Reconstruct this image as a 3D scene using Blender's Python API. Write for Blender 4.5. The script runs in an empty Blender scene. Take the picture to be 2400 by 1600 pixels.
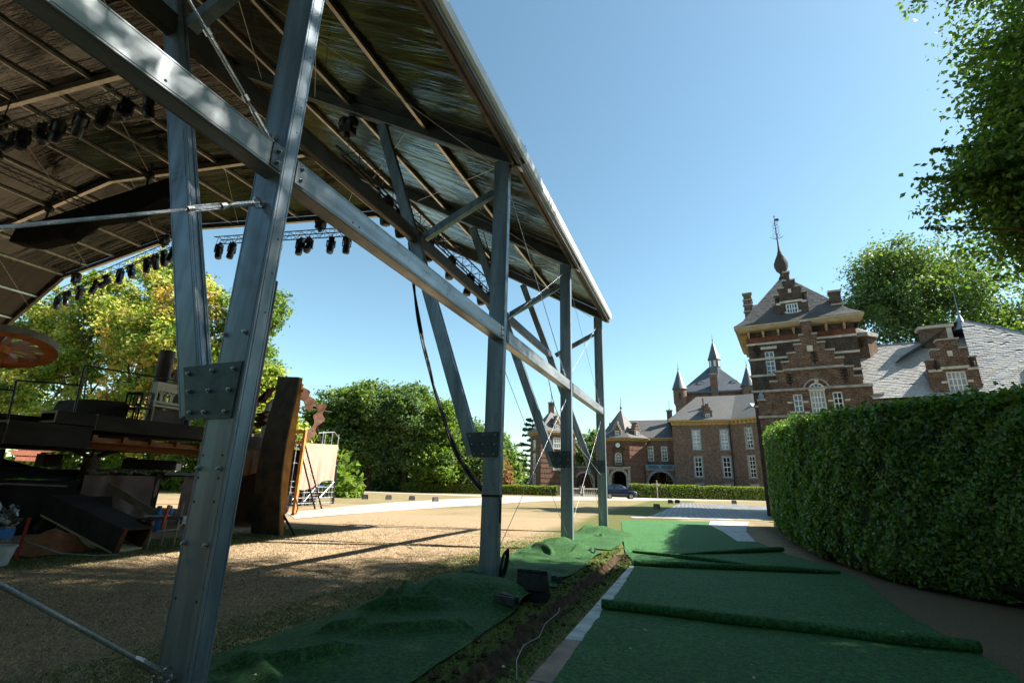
import bpy, bmesh, math, random
import numpy as np
from mathutils import Vector, Matrix, noise

rnd = random.Random(7)
scene = bpy.context.scene
COL = scene.collection
R = math.radians

# ------------------------------------------------------------------ camera
FPX, PITCH, ROLL, YAW, EYE = 1133.0, R(16.21), R(-1.43), R(20.95), 1.65
_f = Vector((-math.sin(YAW)*math.cos(PITCH), math.cos(YAW)*math.cos(PITCH), math.sin(PITCH)))
_r = Vector((math.cos(YAW), math.sin(YAW), 0)); _u = _r.cross(_f)
CR = _r*math.cos(ROLL) - _u*math.sin(ROLL)
CU = _r*math.sin(ROLL) + _u*math.cos(ROLL)
CF = _f
CC = Vector((0, 0, EYE))
cam_d = bpy.data.cameras.new('camera')
cam_d.sensor_width = 36.0
cam_d.lens = FPX/2400*36
cam_d.clip_start = 0.05
cam_d.clip_end = 2000
cam = bpy.data.objects.new('camera', cam_d)
COL.objects.link(cam)
cam.matrix_world = Matrix(((CR.x, CU.x, -CF.x, CC.x), (CR.y, CU.y, -CF.y, CC.y), (CR.z, CU.z, -CF.z, CC.z), (0, 0, 0, 1)))
scene.camera = cam

# ------------------------------------------------------------------ sky, sun, exposure
SUN_EL, SUN_AZ = R(43.0), R(69.0)          # azimuth measured from +Y towards +X
world = bpy.data.worlds.new('World')
scene.world = world
world.use_nodes = True
wn = world.node_tree
sky = wn.nodes.new('ShaderNodeTexSky')
sky.sky_type = 'NISHITA'
sky.sun_disc = False
sky.sun_elevation = SUN_EL
sky.sun_rotation = SUN_AZ
sky.altitude = 50
sky.air_density = 1.0
sky.dust_density = 0.5
sky.ozone_density = 0.6
bg = wn.nodes['Background']
bg.inputs['Strength'].default_value = 0.077
tint = wn.nodes.new('ShaderNodeMix')                 # white balance of the whole sky
tint.data_type = 'RGBA'; tint.blend_type = 'MULTIPLY'
tint.inputs[0].default_value = 1.0
tint.inputs[7].default_value = (0.90, 1.08, 0.96, 1)
wn.links.new(sky.outputs['Color'], tint.inputs[6])
wn.links.new(tint.outputs[2], bg.inputs['Color'])
sun_d = bpy.data.lights.new('sun', 'SUN')
sun_d.energy = 5.0
sun_d.angle = R(0.53)
sun_d.color = (1.0, 0.94, 0.84)
sun = bpy.data.objects.new('sun', sun_d)
COL.objects.link(sun)
sdir = Vector((math.sin(SUN_AZ)*math.cos(SUN_EL), math.cos(SUN_AZ)*math.cos(SUN_EL), math.sin(SUN_EL)))
sun.rotation_euler = sdir.to_track_quat('Z', 'Y').to_euler()
sun.location = (30, 20, 40)
vs = scene.view_settings
vs.view_transform = 'Standard'
vs.look = 'None'
vs.exposure = 1.62
vs.gamma = 1.0
vs.use_curve_mapping = False
scene.cycles.max_bounces = 6
scene.cycles.diffuse_bounces = 3
scene.cycles.glossy_bounces = 3
scene.cycles.transmission_bounces = 3
scene.cycles.caustics_reflective = False
scene.cycles.caustics_refractive = False
scene.cycles.use_denoising = True

# ------------------------------------------------------------------ helpers: where a sight line meets a plane of the place
def _ray(x, y):
    return CF + CR*((x-1200)/FPX) - CU*((y-800)/FPX)
def at(x, y, X=None, Y=None, Z=None):
    d = _ray(x, y)
    if X is not None: t = X/d.x
    elif Y is not None: t = Y/d.y
    else: t = (Z-EYE)/d.z
    return CC + d*t

# ------------------------------------------------------------------ helpers: mesh builder
def V(*a):
    return Vector(a[0]) if len(a) == 1 else Vector(a)
class MB:
    def __init__(s): s.v = []; s.f = []
    def add(s, vs, fs):
        n = len(s.v)
        s.v += [tuple(v) for v in vs]
        s.f += [tuple(i+n for i in f) for f in fs]
        return s
    def obox(s, c, a, b, d):
        c, a, b, d = V(c), V(a), V(b), V(d)
        P = [c+a*i+b*j+d*k for k in (-1, 1) for j in (-1, 1) for i in (-1, 1)]
        return s.add(P, [(0,2,3,1),(4,5,7,6),(0,1,5,4),(2,6,7,3),(0,4,6,2),(1,3,7,5)])
    def box(s, x0, x1, y0, y1, z0, z1):
        return s.obox(((x0+x1)/2,(y0+y1)/2,(z0+z1)/2), ((x1-x0)/2,0,0), (0,(y1-y0)/2,0), (0,0,(z1-z0)/2))
    def fbox(s, fr, u0, u1, z0, z1, d0, d1):
        return s.obox(fr((u0+u1)/2,(z0+z1)/2,(d0+d1)/2), fr.U*((u1-u0)/2), fr.N*((d1-d0)/2), V(0,0,(z1-z0)/2))
    def axes(s, p, q, up):
        d = (V(q)-V(p)); L = d.length; d.normalize()
        up = V(up)
        x = d.cross(up)
        if x.length < 1e-4: x = d.cross(V(1,0,0))
        x.normalize(); y = x.cross(d); return d, x, y, L
    def beam(s, p, q, w, h, up=(0,0,1)):
        p, q = V(p), V(q); d, x, y, L = s.axes(p, q, up)
        return s.obox((p+q)/2, x*(w/2), y*(h/2), d*(L/2))
    def ext(s, prof, p, q, xa):
        """closed 2D profile swept straight from p to q; xa = direction of the profile's x axis"""
        p, q = V(p), V(q); d = (q-p).normalized(); x = V(xa); x = (x-d*x.dot(d)).normalized(); y = d.cross(x)
        n = len(prof)
        P = [p+x*a+y*b for a, b in prof]+[q+x*a+y*b for a, b in prof]
        F = [(i, (i+1) % n, (i+1) % n+n, i+n) for i in range(n)]+[tuple(range(n))[::-1], tuple(range(n, 2*n))]
        return s.add(P, F)
    def tube(s, pts, r, n=6, cap=True):
        pts = [V(p) for p in pts]; rs = r if isinstance(r, (list, tuple)) else [r]*len(pts)
        rings = []; base = len(s.v); prev = None
        for i, p in enumerate(pts):
            d = (pts[min(i+1, len(pts)-1)]-pts[max(i-1, 0)])
            d = d.normalized() if d.length > 1e-9 else V(0,0,1)
            if prev is None:
                x = d.cross(V(0,0,1))
                if x.length < 1e-3: x = d.cross(V(1,0,0))
            else: x = prev-d*prev.dot(d)
            x.normalize(); prev = x; y = d.cross(x)
            s.v += [tuple(p+x*(math.cos(2*math.pi*k/n)*rs[i])+y*(math.sin(2*math.pi*k/n)*rs[i])) for k in range(n)]
        for i in range(len(pts)-1):
            a = base+i*n; b = a+n
            s.f += [(a+k, a+(k+1) % n, b+(k+1) % n, b+k) for k in range(n)]
        if cap:
            s.f.append(tuple(range(base, base+n))[::-1]); e = base+(len(pts)-1)*n
            s.f.append(tuple(range(e, e+n)))
        return s
    def lathe(s, prof, c, n=16, ax=None, ph=0.0):
        c = V(c); z = V(ax).normalized() if ax else V(0,0,1)
        x = z.cross(V(0,0,1))
        if x.length < 1e-3: x = V(1,0,0)
        x.normalize(); y = z.cross(x); base = len(s.v)
        for r, h in prof:
            s.v += [tuple(c+z*h+x*(math.cos(ph+2*math.pi*k/n)*r)+y*(math.sin(ph+2*math.pi*k/n)*r)) for k in range(n)]
        for i in range(len(prof)-1):
            a = base+i*n; b = a+n
            s.f += [(a+k, a+(k+1) % n, b+(k+1) % n, b+k) for k in range(n)]
        s.f.append(tuple(range(base, base+n))[::-1]); e = base+(len(prof)-1)*n
        s.f.append(tuple(range(e, e+n)))
        return s
    def prism(s, poly, t):
        """planar polygon of 3D points pushed along vector t"""
        t = V(t); n = len(poly); P = [V(p) for p in poly]+[V(p)+t for p in poly]
        return s.add(P, [tuple(range(n))[::-1], tuple(range(n, 2*n))]+[(i, (i+1) % n, (i+1) % n+n, i+n) for i in range(n)])
    def grid(s, P):
        nu, nv = len(P), len(P[0])
        return s.add([p for row in P for p in row], [(i*nv+j, i*nv+j+1, (i+1)*nv+j+1, (i+1)*nv+j) for i in range(nu-1) for j in range(nv-1)])
    def sphere(s, c, r, n=10, m=7, sc=(1,1,1)):
        c = V(c); base = len(s.v)
        for i in range(m+1):
            a = math.pi*i/m
            s.v += [tuple(c+V(math.sin(a)*math.cos(2*math.pi*k/n)*r*sc[0], math.sin(a)*math.sin(2*math.pi*k/n)*r*sc[1], math.cos(a)*r*sc[2])) for k in range(n)]
        for i in range(m):
            a = base+i*n; b = a+n
            s.f += [(a+k, b+k, b+(k+1) % n, a+(k+1) % n) for k in range(n)]
        return s
    def build(s, name, mat, parent=None, smooth=False, label=None, cat=None, group=None, kind=None):
        me = bpy.data.meshes.new(name); me.from_pydata(s.v, [], s.f); me.update()
        if smooth:
            me.polygons.foreach_set('use_smooth', [True]*len(me.polygons))
            if smooth != 'all': me.set_sharp_from_angle(angle=R(40))
        return link(name, me, mat, parent, label, cat, group, kind)

def each(mb, name, mat, parent=None, smooth=False, **kw):
    """every separate piece of the builder becomes an object of its own"""
    n = len(mb.v); up = list(range(n))
    def find(i):
        while up[i] != i: up[i] = up[up[i]]; i = up[i]
        return i
    for f in mb.f:
        a = find(f[0])
        for i in f[1:]: up[find(i)] = a
    groups = {}
    for f in mb.f: groups.setdefault(find(f[0]), []).append(f)
    out = []
    for fs in groups.values():
        ids = sorted({i for f in fs for i in f}); m = {i: j for j, i in enumerate(ids)}; b = MB()
        b.v = [mb.v[i] for i in ids]; b.f = [tuple(m[i] for i in f) for f in fs]; out.append(b.build(name, mat, parent, smooth, **kw))
    return out
PINV = {}
def link(name, me, mat, parent=None, label=None, cat=None, group=None, kind=None):
    if mat is not None and not me.materials: me.materials.append(mat)
    o = bpy.data.objects.new(name, me); COL.objects.link(o)
    put(o, parent); tag(o, label, cat, group, kind)
    return o
def put(o, parent):
    if parent is not None:
        o.parent = parent
        o.matrix_parent_inverse = PINV.get(parent.name, Matrix.Identity(4))
def tag(o, label=None, cat=None, group=None, kind=None):
    if label: o['label'] = label
    if cat: o['category'] = cat
    if group: o['group'] = group
    if kind: o['kind'] = kind
    return o
def thing(name, label, cat, loc=(0,0,0), group=None, kind=None):
    o = bpy.data.objects.new(name, None); COL.objects.link(o)
    o.empty_display_size = 0.2
    o.location = loc; PINV[o.name] = Matrix.Translation(-V(loc))
    return tag(o, label, cat, group, kind)
def copy_tree(o, parent=None):
    c = o.copy(); COL.objects.link(c)
    if parent is not None: c.parent = parent
    for ch in list(o.children): copy_tree(ch, c)
    return c
def fast(name, verts, nper, mat, parent=None, kind=None, **kw):
    """many loose n-gons at once: verts is an (N, nper, 3) array"""
    N = len(verts); me = bpy.data.meshes.new(name)
    me.vertices.add(N*nper); me.vertices.foreach_set('co', np.ascontiguousarray(verts, dtype=np.float32).ravel())
    me.loops.add(N*nper); me.loops.foreach_set('vertex_index', np.arange(N*nper, dtype=np.int32))
    me.polygons.add(N); me.polygons.foreach_set('loop_start', np.arange(0, N*nper, nper, dtype=np.int32))
    me.update(calc_edges=True)
    return link(name, me, mat, parent, kind=kind, **kw)
class Frame:
    """a facade: origin, direction along the wall, outward normal"""
    def __init__(s, P, U):
        s.P = V(P); s.U = V(U[0], U[1], 0).normalized(); s.N = s.U.cross(V(0,0,1)).normalized()
    def __call__(s, u, z, d=0.0): return s.P+s.U*u+s.N*d+V(0,0,z)
ORD = ['first','second','third','fourth','fifth','sixth','seventh','eighth','ninth','tenth','eleventh','twelfth']

# ------------------------------------------------------------------ helpers: materials
class NT:
    def __init__(s, name):
        s.m = bpy.data.materials.new(name); s.m.use_nodes = True; s.t = s.m.node_tree; s.n = s.t.nodes
        s.b = s.n['Principled BSDF']; s.out = s.n['Material Output']
    def node(s, kind, **kw):
        n = s.n.new('ShaderNode'+kind)
        for k, v in kw.items(): setattr(n, k, v)
        return n
    def put(s, sock, val):
        if isinstance(val, bpy.types.NodeSocket): s.t.links.new(val, sock)
        elif isinstance(val, (tuple, list)) and sock.type == 'RGBA' and len(val) == 3: sock.default_value = (*val, 1)
        else: sock.default_value = val
    def pos(s): return s.node('NewGeometry').outputs['Position']
    def mapv(s, vec, scale=(1,1,1), rot=(0,0,0)):
        n = s.node('Mapping'); s.put(n.inputs['Vector'], vec); n.inputs['Scale'].default_value = scale; n.inputs['Rotation'].default_value = rot
        return n.outputs[0]
    def noise(s, scale, vec=None, detail=4, rough=.55, dist=0):
        n = s.node('TexNoise'); n.inputs['Scale'].default_value = scale; n.inputs['Detail'].default_value = detail
        n.inputs['Roughness'].default_value = rough; n.inputs['Distortion'].default_value = dist
        s.put(n.inputs['Vector'], vec if vec is not None else s.pos()); return n.outputs['Fac']
    def ramp(s, fac, stops, interp='LINEAR'):
        n = s.node('ValToRGB'); n.color_ramp.interpolation = interp; e = n.color_ramp.elements
        while len(e) < len(stops): e.new(.5)
        for i, (p, c) in enumerate(stops):
            e[i].position = p; e[i].color = (c, c, c, 1) if isinstance(c, (int, float)) else (*c, 1)
        s.put(n.inputs[0], fac); return n.outputs[0]
    def mix(s, fac, a, b, mode='MIX'):
        n = s.node('Mix', data_type='RGBA', blend_type=mode); s.put(n.inputs[0], fac); s.put(n.inputs[6], a); s.put(n.inputs[7], b)
        return n.outputs[2]
    def math(s, op, a, b=0.5, c=None):
        n = s.node('Math', operation=op); s.put(n.inputs[0], a); s.put(n.inputs[1], b)
        if c is not None: s.put(n.inputs[2], c)
        return n.outputs[0]
    def vmath(s, op, a, b=None):
        n = s.node('VectorMath', operation=op); s.put(n.inputs[0], a)
        if b is not None: s.put(n.inputs[1], b)
        return n.outputs['Value'] if op in ('DOT_PRODUCT', 'LENGTH') else n.outputs[0]
    def bump(s, h, strength=.3, dist=.02, prev=None):
        n = s.node('Bump'); n.inputs['Strength'].default_value = strength; n.inputs['Distance'].default_value = dist
        s.put(n.inputs['Height'], h)
        if prev is not None: s.put(n.inputs['Normal'], prev)
        return n.outputs[0]
    def island(s): return s.node('NewGeometry').outputs['Random Per Island']
    def objrnd(s): return s.node('ObjectInfo').outputs['Random']
    def surf_uv(s):
        """(along the wall, up the slope) from the face normal"""
        g = s.node('NewGeometry'); P, N = g.outputs['Position'], g.outputs['True Normal']
        t = s.vmath('NORMALIZE', s.vmath('CROSS_PRODUCT', N, (0,0,1)))
        w = s.vmath('CROSS_PRODUCT', t, N)
        c = s.node('CombineXYZ'); s.put(c.inputs[0], s.vmath('DOT_PRODUCT', P, t)); s.put(c.inputs[1], s.vmath('DOT_PRODUCT', P, w))
        return c.outputs[0]
    def done(s, base=None, rough=None, metal=None, normal=None, spec=None):
        for k, v in (('Base Color', base), ('Roughness', rough), ('Metallic', metal), ('Normal', normal), ('Specular IOR Level', spec)):
            if v is not None: s.put(s.b.inputs[k], v)
        return s.m

def simple(name, c, rough=.6, metal=0.0, var=.25, scale=6.0, bump=0.0, bscale=40.0, spec=.4, c2=None, stretch=(1,1,1)):
    t = NT(name); vec = t.mapv(t.pos(), stretch)
    dark = c2 if c2 else tuple(x*(1-var) for x in c)
    lite = c if c2 else tuple(min(1, x*(1+var*.6)) for x in c)
    f = t.noise(scale, vec, 5)
    col = t.mix(t.ramp(f, [(.3, 0.0), (.7, 1.0)]), dark, lite)
    nrm = t.bump(t.noise(bscale, vec, 4), bump, .02) if bump else None
    rr = t.ramp(t.noise(scale*1.7, vec, 3), [(.25, max(.03, rough-.12)), (.8, min(1, rough+.12))])
    return t.done(col, rr, metal, nrm, spec)

def steel_mat(name, stretch, c=(.29,.365,.43), metal=.45):
    t = NT(name); P = t.pos(); vec = t.mapv(P, stretch)
    f1 = t.noise(6.0, vec, 5, .6); f2 = t.noise(45, P, 3, .7); f3 = t.noise(4.5, t.mapv(P, (1,1,1)), 6, .75, .3)
    col = t.mix(t.ramp(f1, [(.36, 0.0), (.64, 1.0)]), tuple(x*.55 for x in c), c)
    col = t.mix(t.ramp(f3, [(.60, 0.0), (.72, .7)]), col, tuple(x*.30 for x in c))
    col = t.mix(t.ramp(f2, [(.62, 0.0), (.72, .55)]), col, tuple(x*.45 for x in c))
    rg = t.ramp(f3, [(.3, .30), (.7, .52)])
    nrm = t.bump(t.noise(2.5, vec, 2), .04, .02)
    return t.done(col, rg, metal, nrm)

def brick_mat(name, c1, c2, mortar, w=.24, h=.085, ms=.013, dirt=.5, bstr=.5):
    t = NT(name); uv = t.surf_uv()
    b = t.node('TexBrick'); t.put(b.inputs['Vector'], uv); b.offset = .5
    t.put(b.inputs['Color1'], c1); t.put(b.inputs['Color2'], c2); t.put(b.inputs['Mortar'], mortar)
    b.inputs['Scale'].default_value = 1; b.inputs['Mortar Size'].default_value = ms; b.inputs['Mortar Smooth'].default_value = .3
    b.inputs['Bias'].default_value = -.1; b.inputs['Brick Width'].default_value = w; b.inputs['Row Height'].default_value = h
    P = t.pos()
    col = t.mix(t.ramp(t.noise(9, P, 5, .75), [(.35, 0.0), (.75, .8)]), b.outputs[0], tuple(x*.35 for x in c1))
    col = t.mix(t.ramp(t.noise(.55, P, 5, .6), [(.35, 0.0), (.75, dirt)]), col, tuple(x*.45 for x in c1))
    col = t.mix(t.ramp(t.noise(2.6, P, 6, .85), [(.42, 0.0), (.62, .85)]), col, tuple(x*.42 for x in c2))
    col = t.mix(t.ramp(t.noise(4.2, t.mapv(P, (1,1,1.7)), 6, .9), [(.60, 0.0), (.74, .55)]), col, mortar)
    nrm = t.bump(t.math('SUBTRACT', 1.0, b.outputs['Fac']), bstr, .012)
    nrm = t.bump(t.noise(60, P, 3), .3, .006, nrm)
    return t.done(col, .85, 0, nrm, .25)

def slate_mat(name, c, c2, lichen=(.3,.29,.24), rough=.55, rows=.13, w=.24, bstr=.5):
    t = NT(name); uv = t.surf_uv()
    b = t.node('TexBrick'); t.put(b.inputs['Vector'], uv); b.offset = .5
    t.put(b.inputs['Color1'], c); t.put(b.inputs['Color2'], c2); t.put(b.inputs['Mortar'], tuple(x*.35 for x in c))
    b.inputs['Scale'].default_value = 1; b.inputs['Mortar Size'].default_value = .008
    b.inputs['Brick Width'].default_value = w; b.inputs['Row Height'].default_value = rows
    P = t.pos()
    col = t.mix(t.ramp(t.noise(14, P, 5, .8), [(.55, 0.0), (.75, .65)]), b.outputs[0], lichen)
    col = t.mix(t.ramp(t.noise(.7, P, 4, .6), [(.35, 0.0), (.8, .45)]), col, tuple(x*.5 for x in c))
    nrm = t.bump(t.math('SUBTRACT', 1.0, b.outputs['Fac']), bstr, .012)
    nrm = t.bump(t.noise(30, P, 3), .35, .01, nrm)
    return t.done(col, rough, 0, nrm, .5)

def leaf_mat(name, cols, trans=.45, rough=.5, spec=.16):
    """cols: dark to light; a different tone for every leaf, larger drifts of tone through the crown"""
    t = NT(name); n = len(cols)
    f = t.math('ADD', t.math('MULTIPLY', t.island(), .6), t.math('MULTIPLY', t.noise(.45, t.pos(), 2), .4))
    col = t.ramp(f, [(.15+.7*i/(n-1), c) for i, c in enumerate(cols)])
    t.done(col, rough, 0, None, spec)
    tr = t.node('BsdfTranslucent'); t.put(tr.inputs[0], t.mix(.55, col, (.55,.62,.06), 'MULTIPLY') if False else t.mix(1.0, col, (1.9,2.0,.7), 'MULTIPLY'))
    mx = t.node('MixShader'); mx.inputs[0].default_value = trans
    t.t.links.new(t.b.outputs[0], mx.inputs[1]); t.t.links.new(tr.outputs[0], mx.inputs[2]); t.t.links.new(mx.outputs[0], t.out.inputs[0])
    return t.m

# ================================================================== materials used widely
def ground_material():
    t = NT('dry_lawn'); P = t.pos()
    n1 = t.noise(.35, P, 5, .6); n2 = t.noise(2.2, P, 5, .65); n3 = t.noise(48, P, 4, .85); n4 = t.noise(18, P, 4, .75)
    dry = t.mix(t.ramp(n3, [(.32, 0.0), (.68, 1.0)]), (.19,.135,.078), (.40,.295,.185))
    dry = t.mix(t.ramp(n2, [(.35, 0.0), (.7, .7)]), dry, (.36,.265,.168))
    dry = t.mix(t.ramp(n4, [(.50, 0.0), (.70, .7)]), dry, (.15,.10,.055))
    grn = t.mix(t.ramp(n3, [(.3, 0.0), (.7, 1.0)]), (.025,.045,.009), (.115,.135,.032))
    sx = t.node('SeparateXYZ'); t.put(sx.inputs[0], P); X, Y = sx.outputs[0], sx.outputs[1]
    # greener strips where the grass is watered or trodden less: along the turf sheets and before the stage
    def band(c, w, val): return t.math('SUBTRACT', 1.0, t.math('DIVIDE', t.math('ABSOLUTE', t.math('SUBTRACT', val, c)), w))
    b1 = t.math('MAXIMUM', band(-3.3, 2.6, X), 0.0)
    b2 = t.math('MULTIPLY', t.math('MAXIMUM', band(-12.4, 1.5, X), 0.0), t.math('MAXIMUM', t.math('MINIMUM', band(9.0, 7.0, Y), 1.0), 0.0))
    b3 = t.math('MULTIPLY', t.ramp(t.math('DIVIDE', Y, 100.0), [(.16, 0.0), (.30, 1.0)]), .55)
    g = t.math('ADD', t.math('MULTIPLY', t.math('MAXIMUM', b1, b2), 1.1), t.math('MULTIPLY', n1, .55))
    g = t.math('ADD', t.math('ADD', g, t.math('MULTIPLY', n2, .35)), t.math('MULTIPLY', b3, .55))
    col = t.mix(t.ramp(g, [(.55, 0.0), (.98, .85)]), dry, grn)
    # bare brown earth under and before the tall hedge
    hb = t.math('ADD', t.math('MULTIPLY', t.math('SUBTRACT', X, 1.9), 1.3), t.math('MULTIPLY', t.math('SUBTRACT', n2, .5), 1.6))
    hb = t.math('MULTIPLY', t.ramp(hb, [(.25, 0.0), (.75, .9)]), t.ramp(t.math('DIVIDE', Y, 40.0), [(.62, 1.0), (.72, 0.0)]))
    col = t.mix(hb, col, t.mix(t.ramp(n3, [(.3, 0.0), (.7, 1.0)]), (.05,.038,.024), (.20,.15,.09)))
    nrm = t.bump(n3, .25, .012); nrm = t.bump(n4, .3, .03, nrm)
    return t.done(col, .95, 0, nrm, .1)
def turf_material(name, a, b):
    t = NT(name); P = t.pos()
    f = t.noise(75, P, 3, .85); g = t.noise(22, P, 4, .75); h = t.noise(1.3, P, 4, .6)
    col = t.mix(t.ramp(t.math('ADD', t.math('MULTIPLY', f, .4), t.math('MULTIPLY', g, .6)), [(.43, 0.0), (.59, 1.0)]), tuple(x*.5 for x in a), b)
    col = t.mix(t.ramp(h, [(.35, 0.0), (.75, .4)]), col, tuple(x*.5 for x in a))
    nrm = t.bump(f, 1.0, .03); nrm = t.bump(g, .6, .03, nrm)
    t.done(col, .75, 0, nrm, .25)
    t.b.inputs['Sheen Weight'].default_value = .12
    t.b.inputs['Sheen Roughness'].default_value = .5
    t.put(t.b.inputs['Sheen Tint'], (.5,.9,.45))
    return t.m
def cobble_material():
    t = NT('cobbles'); P = t.mapv(t.pos(), (1,1,1), (0,0,R(14)))
    b = t.node('TexBrick'); t.put(b.inputs['Vector'], P); b.offset = .5
    t.put(b.inputs['Color1'], (.27,.275,.28)); t.put(b.inputs['Color2'], (.11,.115,.12)); t.put(b.inputs['Mortar'], (.055,.055,.05))
    b.inputs['Scale'].default_value = 1; b.inputs['Mortar Size'].default_value = .06; b.inputs['Mortar Smooth'].default_value = .6
    b.inputs['Brick Width'].default_value = .34; b.inputs['Row Height'].default_value = .62
    col = t.mix(t.ramp(t.noise(5, P, 4, .7), [(.3, 0.0), (.8, .5)]), b.outputs[0], (.24,.24,.235))
    nrm = t.bump(t.math('SUBTRACT', 1.0, b.outputs['Fac']), .9, .03)
    return t.done(col, .55, 0, nrm, .4)
M_lawn = ground_material()
M_turf = turf_material('artificial_turf', (.017,.105,.034), (.080,.275,.066))
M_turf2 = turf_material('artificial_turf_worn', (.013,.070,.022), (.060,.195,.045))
M_cobble = cobble_material()
M_gravel = simple('pale_gravel', (.40,.36,.31), .95, 0, .22, 3.0, .6, 90, .1)
M_slab = simple('concrete_slab', (.55,.55,.53), .85, 0, .35, 3.5, .35, 60, .2)
M_slabR = simple('reddish_slab', (.33,.24,.19), .85, 0, .35, 3.5, .35, 60, .2)
M_soil = simple('bare_soil', (.080,.055,.036), 1.0, 0, .55, 9.0, 1.0, 45, .05)
M_black = simple('black_paint', (.012,.012,.013), .5, 0, .3, 8)
M_rubber = simple('black_rubber', (.015,.015,.016), .65, 0, .3, 8)
M_plastic = simple('black_plastic', (.012,.013,.016), .32, 0, .3, 5)
M_steel = steel_mat('galvanised_steel_upright', (1,1,.10))
M_steelY = steel_mat('galvanised_steel_lengthwise', (1,.10,1), (.42,.46,.49), .6)
M_plate = steel_mat('galvanised_plate', (1,1,1), (.085,.115,.14), .7)
M_alu = simple('bare_aluminium', (.66,.62,.55), .45, .6, .25, 4, .06, 30)
M_bolt = simple('zinc_bolt', (.45,.47,.5), .3, .9, .3, 20)
M_cable = simple('wire_rope', (.33,.36,.39), .4, .8, .3, 60, .5, 250)

# ================================================================== the setting
def gz(x, y):
    """height of the lawn: faint unevenness near the camera and the dug trench"""
    k = max(0.0, 1-max(abs(x+3)-10, 0)/6)*max(0.0, 1-max(abs(y-8)-10, 0)/6)
    z = (noise.noise(V(x*.6, y*.6, 3.1))-.9)*.022*k + noise.noise(V(x*2.3, y*2.3, 9.1))*.008*k
    tx = -2.02+.07*noise.noise(V(y*.8, 1.7, 0)); d = (x-tx)/.17
    if 1.5 < y < 13.3: z -= .15*math.exp(-d*d)*min(1, (13.3-y)/.6)
    return z
xs = [-400,-200,-110,-70,-45,-30,-22,-17,-14]+[round(-12+.25*i, 3) for i in range(36)]+[round(-3+.08*i, 3) for i in range(27)]+[round(-.8+.3*i, 3) for i in range(22)]+[7,9,13,20,35,70,130,220,400]
ys = [-300,-120,-50,-25,-14,-8,-5,-3,-1.5]+[round(-.5+.2*i, 3) for i in range(78)]+[15.5+.5*i for i in range(16)]+[24,26,29,33,38,45,55,70,90,130,200,350,700]
g = MB(); g.grid([[ (x, y, gz(x, y)) for y in ys] for x in xs])
g.build('ground', M_lawn, smooth='all', label='dry straw coloured lawn with green patches', kind='structure')

def ribbon(left, right, z, n=40, wob=.0, seed=0):
    """sheet between two polylines of (x, y)"""
    def samp(pl, t):
        s = t*(len(pl)-1); i = min(int(s), len(pl)-2); f = s-i
        return V(pl[i][0], pl[i][1], 0).lerp(V(pl[i+1][0], pl[i+1][1], 0), f)
    P = []
    for i in range(n+1):
        t = i/n; a, b = samp(left, t), samp(right, t)
        a = a+(b-a)*wob*noise.noise(V(i*.7, seed, 0)); b = b+(b-a)*wob*noise.noise(V(i*.7, seed+9, 0))
        P.append([(a.lerp(b, j/6)).to_tuple()[:2]+(z,) for j in range(7)])
    return MB().grid(P)
ribbon([(-18.5,19.0),(-20.4,26),(-21.6,33),(-22.0,42),(-21.5,52),(-18.5,60),(-12,70),(4,84),(16,96)],
       [(-15.7,16.6),(-15.8,23),(-15.5,30),(-15.0,38),(-14.2,47),(-12.2,53),(-7,59.5),(6,75),(20,90)], .006, 60, .05, 3).build('gravel_path', M_gravel, kind='structure', label='pale gravel drive curving past the stage towards the castle')
ribbon([(-50,56),(-34,56.5),(-24,58),(-17,60)], [(-50,53.5),(-34,53.2),(-24,53.5),(-17,55)], .0085, 30, .05, 8).build('gravel_path', M_gravel, kind='structure', label='pale gravel path crossing before the far hedge')
ribbon([(-2.9,28.9),(-2.6,36),(-2.4,44),(-2.2,56)], [(3.3,31.4),(4.3,36),(5.6,44),(7.5,56)], .006, 30).build('cobbled_drive', M_cobble, kind='structure', label='grey cobbled drive beyond the turf carpet')
kb = thing('stone_threshold', 'pale stone strip across the end of the turf carpet', 'kerb', (-.4,29,0), kind='structure')
for i in range(9):
    a = V(-3.6,27.75,0).lerp(V(2.9,30.7,0), i/9); b = V(-3.6,27.75,0).lerp(V(2.9,30.7,0), (i+.97)/9)
    MB().beam(a+V(0,0,.0), b+V(0,0,.0), .62, .05).build('stone_slab', M_gravel if i % 3 else M_slab, kb)
sl = thing('slab_edging', 'row of narrow concrete slabs along the turf carpet', 'paving', (-1.5,8,0), kind='structure')
yy = 2.2
for i, (L, m) in enumerate([(1.15,M_slabR),(1.25,M_slabR),(1.25,M_slabR),(1.7,M_slab),(1.75,M_slab),(2.1,M_slab)]):
    w = .19
    P = [(-1.53-.01*rnd.random(), yy+.012, -.03), (-1.53+w+.14, yy+.012+.02*rnd.random(), -.03), (-1.53+w+.14, yy+L-.012, -.03), (-1.53-.02*rnd.random(), yy+L-.012, -.03)]
    MB().prism(P, (0,0,.040+.004*rnd.random())).build('slab', m, sl); yy += L
sr = thing('slab_path', 'pale concrete slabs showing past the right edge of the turf carpet', 'paving', (1.2,23,0), kind='structure')
for a, b, c, d in (((.2,24.9),(1.78,25.3),(2.1,28.6),(.3,27.8)), ((.62,21.9),(1.52,22.1),(1.76,25.2),(.25,24.8)), ((.95,18.2),(1.5,18.3),(1.51,22.0),(.65,21.8))):
    MB().prism([(*p, -.03) for p in (a,b,c,d)], (0,0,.046)).build('slab', M_slab, sr)

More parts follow.
